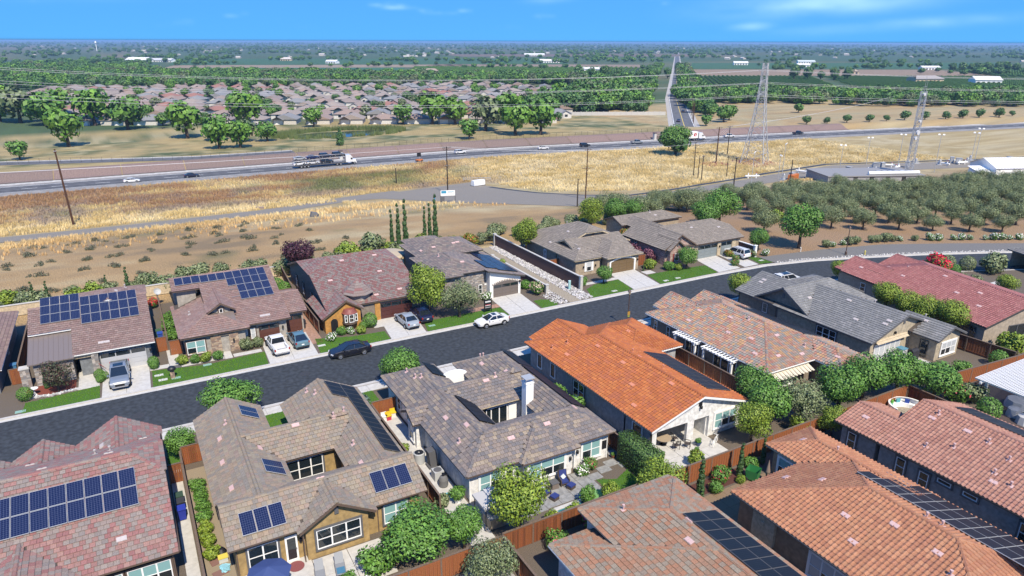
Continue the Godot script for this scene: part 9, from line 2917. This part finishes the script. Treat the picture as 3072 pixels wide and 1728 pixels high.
func far_plain() -> void:
	# field parcels
	field("orchard_field",[[470,505],[640,700],[790,628],[615,452]],C3(0.06,0.11,0.025),-5.9)
	field("orchard_field",[[625,446],[800,622],[1000,520],[900,380],[640,335],[560,400]],C3(0.07,0.13,0.025),-5.9)
	field("ploughed_field",[[660,715],[820,880],[1180,700],[1050,520],[830,632]],C3(0.42,0.30,0.19),-5.9)
	field("crop_field",[[1000,505],[1190,690],[1700,480],[1500,250]],C3(0.11,0.18,0.05),-5.9)
	field("crop_field",[[840,905],[1080,1160],[1800,900],[1300,680]],C3(0.06,0.17,0.06),-5.9)
	field("crop_field",[[40,1010],[100,1250],[440,1150],[330,900]],C3(0.055,0.185,0.075),-5.9)
	field("ploughed_field",[[80,1260],[110,1400],[600,1250],[560,1110]],C3(0.45,0.34,0.23),-5.9)
	field("orchard_field",[[345,890],[450,1140],[790,960],[560,700]],C3(0.045,0.095,0.025),-5.9)
	field("ploughed_field",[[470,1160],[560,1290],[900,1110],[810,985]],C3(0.40,0.30,0.20),-5.9)
	field("crop_field",[[100,1420],[160,1900],[1000,1600],[800,1200]],C3(0.06,0.17,0.065),-5.9)
	field("ploughed_field",[[900,1900],[1000,2300],[1900,2000],[1600,1700]],C3(0.26,0.19,0.135),-5.9)
	field("crop_field",[[-180,1350],[-260,1900],[130,1800],[70,1300]],C3(0.07,0.14,0.06),-5.9)
	field("crop_field",[[1300,1250],[1900,1800],[3200,1200],[2400,800]],C3(0.08,0.15,0.06),-5.9)
	# orchard rows: low bushy rows,counted only as a mass
	var row := crown([[0,0.9,0,1.2],[1.6,0.9,0.1,1.1],[-1.6,0.9,-0.1,1.1]],90,1.0,[C3(0.085,0.18,0.03),C3(0.065,0.145,0.025),C3(0.10,0.205,0.035)],321,0.3)
	var xf := []
	var add := func(quad: Array,rd: Vector2,gap: float,step: float,s: float) -> void:
		var pg := PackedVector2Array()
		var lo := Vector2(1e9,1e9); var hi := -lo
		for p in quad:
			var q := Vector2(p[0],p[1]); pg.push_back(q); lo = lo.min(q); hi = hi.max(q)
		var c := (lo + hi) / 2
		var ext := (hi - lo).length() / 2
		var nn := Vector2(-rd.y,rd.x)
		var a := -ext
		while a < ext:
			var b := -ext
			while b < ext:
				var p := c + nn * a + rd * b
				if Geometry2D.is_point_in_polygon(p,pg) and in_view(P3(p.x,-5,p.y)):
					xf.append(Transform3D(Basis(Vector3.UP,atan2(rd.y,rd.x)).scaled(V3(s,s * R(0.8,1.15),s)),P3(p.x,-6,p.y)))
				b += step
			a += gap
	add.call([[474,510],[642,698],[785,628],[615,457]],Vector2(0.65,0.76),5.5,4.4,1.0)
	add.call([[628,446],[802,618],[995,520],[898,385],[642,340],[565,400]],Vector2(0.65,0.76),5.5,4.4,1.0)
	add.call([[345,895],[450,1135],[785,960],[560,705]],Vector2(0.65,0.76),8.0,6.0,1.4)
	add.call([[1010,510],[1190,685],[1690,480],[1500,260]],Vector2(0.65,0.76),10.0,8.0,1.8)
	mmesh("orchard_rows","long low orchard rows on the valley floor","orchard",row,xf)
	# farmsteads and sheds
	for e in [[794,482,34,16,"wide grey-roofed farmhouse behind the orchard",C3(0.30,0.27,0.25),1],[827,436,26,18,"pale metal barn behind the orchard",C3(0.6,0.58,0.54),0],[1091,889,22,12,"white farm shed on the brown field",C3(0.65,0.65,0.63),0],[1076,1022,26,14,"white barn by the county road",C3(0.65,0.65,0.63),0],[1279,1036,34,14,"long white greenhouse barn",C3(0.5,0.55,0.53),0],[912,660,16,12,"ochre farmhouse between dark trees",C3(0.35,0.28,0.2),1],[1175,710,30,12,"pale barn beside the dark tree row",C3(0.6,0.6,0.58),0],[384,910,20,14,"brown-roofed farmhouse beyond the estate woods",C3(0.32,0.25,0.2),1],[620,879,34,12,"long white farm roof in the green field",C3(0.6,0.62,0.6),0],[805,1288,48,16,"long white packing shed",C3(0.68,0.68,0.66),0],[1151,1921,60,18,"distant white packing shed",C3(0.68,0.68,0.66),0],[66,1638,44,24,"white-roofed barn on the green plain",C3(0.68,0.68,0.66),0],[100,1640,70,16,"long pale shed beside the white-roofed barn",C3(0.5,0.5,0.5),0],[389,1407,22,14,"white barn by the far brown strip",C3(0.68,0.68,0.66),0],[352,1637,24,16,"pale house on the far strip",C3(0.55,0.5,0.45),1]]:
		var t := thing("farm_building",e[4],"building",P3(e[0],-6.0,e[1]),-0.75 + hsh(e[0],2) * 0.4)
		var w: float = e[2]; var d: float = e[3]
		var hh := 3.2 + d * 0.05
		var b := MB.new(); b.box(V3(-w / 2,0,-d / 2),V3(w / 2,hh,d / 2))
		b.tri(V3(-w / 2,hh,d / 2),V3(-w / 2,hh + d * 0.2,0),V3(-w / 2,hh,-d / 2)); b.tri(V3(w / 2,hh,-d / 2),V3(w / 2,hh + d * 0.2,0),V3(w / 2,hh,d / 2))
		part(t,"wall",b.mesh(M.white if e[6] == 0 else M.cream))
		var r := MB.new()
		for s in [-1.0,1.0]: r.quad(V3(-w / 2 - 0.8,hh - 0.1,s * (d / 2 + 0.8)),V3(w / 2 + 0.8,hh - 0.1,s * (d / 2 + 0.8)),V3(w / 2 + 0.8 - (d * 0.4 if e[6] else 0.0),hh + d * 0.2 + 0.1,0),V3(-w / 2 - 0.8 + (d * 0.4 if e[6] else 0.0),hh + d * 0.2 + 0.1,0))
		part(t,"roof",r.mesh(flat(e[5])))
		for k in int(w / 5):
			pbox(t,"door" if k % 2 else "window",M.glass,V3(-w / 2 + 1.5 + k * 5,0.4,d / 2),V3(-w / 2 + 4.0 + k * 5,2.4,d / 2 + 0.08))
	# distant settlement: roofs past counting,and trees to the horizon
	var hb := MB.new(); hb.box(V3(-6,0,-5),V3(6,3.0,5)); hb.quad(V3(-6.5,2.9,5.5),V3(6.5,2.9,5.5),V3(6.5,5.2,0),V3(-6.5,5.2,0)); hb.quad(V3(6.5,2.9,-5.5),V3(-6.5,2.9,-5.5),V3(-6.5,5.2,0),V3(6.5,5.2,0))
	var hx := []
	for i in 420:
		var d := 1900.0 * pow(3.4,rng.randf())
		var a := deg_to_rad(29.25 + R(-38,38))
		if a > deg_to_rad(29) and rng.randf() < 0.55: continue
		var u := sin(a) * d; var v := cos(a) * d
		var cl := fnz.get_noise_2d(u * 0.12,v * 0.12)
		if cl < 0.12: continue
		hx.append(Transform3D(Basis(Vector3.UP,R(0,3)).scaled(Vector3.ONE * R(0.7,1.3)),P3(u,-6,v)))
	mmesh("distant_settlement","pale distant roofs scattered across the plain","buildings",hb.mesh(flat(C3(0.50,0.46,0.41))),hx)
	var fx := []; var fd := []
	for i in 9000:
		var d := 1150.0 * pow(12.0,pow(rng.randf(),0.9))
		var a := deg_to_rad(29.25 + R(-38,38))
		var u := sin(a) * d; var v := cos(a) * d
		var cl := fnz.get_noise_2d(u * 0.09 + 40,v * 0.22)
		if cl < (0.04 if d > 2600 else 0.16): continue
		var s := R(1.6,3.0) * (1.0 + d / 7000.0)
		(fx if hsh(i,3) < 0.4 else fd).append(txf(u,v,s,0.8))
	mmesh("distant_trees","mid green trees dotting the far plain","trees",CR["far2"],fx)
	mmesh("distant_trees","dark tree belts across the far plain to the horizon","trees",CR["fardark2"],fd)
	# shelter rows of single dark trees on the right
	for e in [[1120,640,8,14.0],[700,580,5,16.0],[1015,905,3,20.0],[560,690,4,18.0],[480,700,4,16.0]]:
		for i in e[2]: plant("farm_tree","tall dark farm tree standing in a short row","tree","fardark",e[0] + i * e[3] * 0.8,e[1] - i * e[3] * 0.5,R(2.2,3.4),"dark farm trees in short rows",-6.0,"far",1.3)
	# white water tower pole far away
	var wt := MB.new(); wt.lathe(Vector3.ZERO,[[1.6,0.0],[1.2,26.0],[4.0,30.0],[4.0,34.0],[0.5,37.0]],12)
	solo("water_tower",wt.mesh(M.white),"slender white water tower on the far plain","tower",P3(-10,-6,3400))
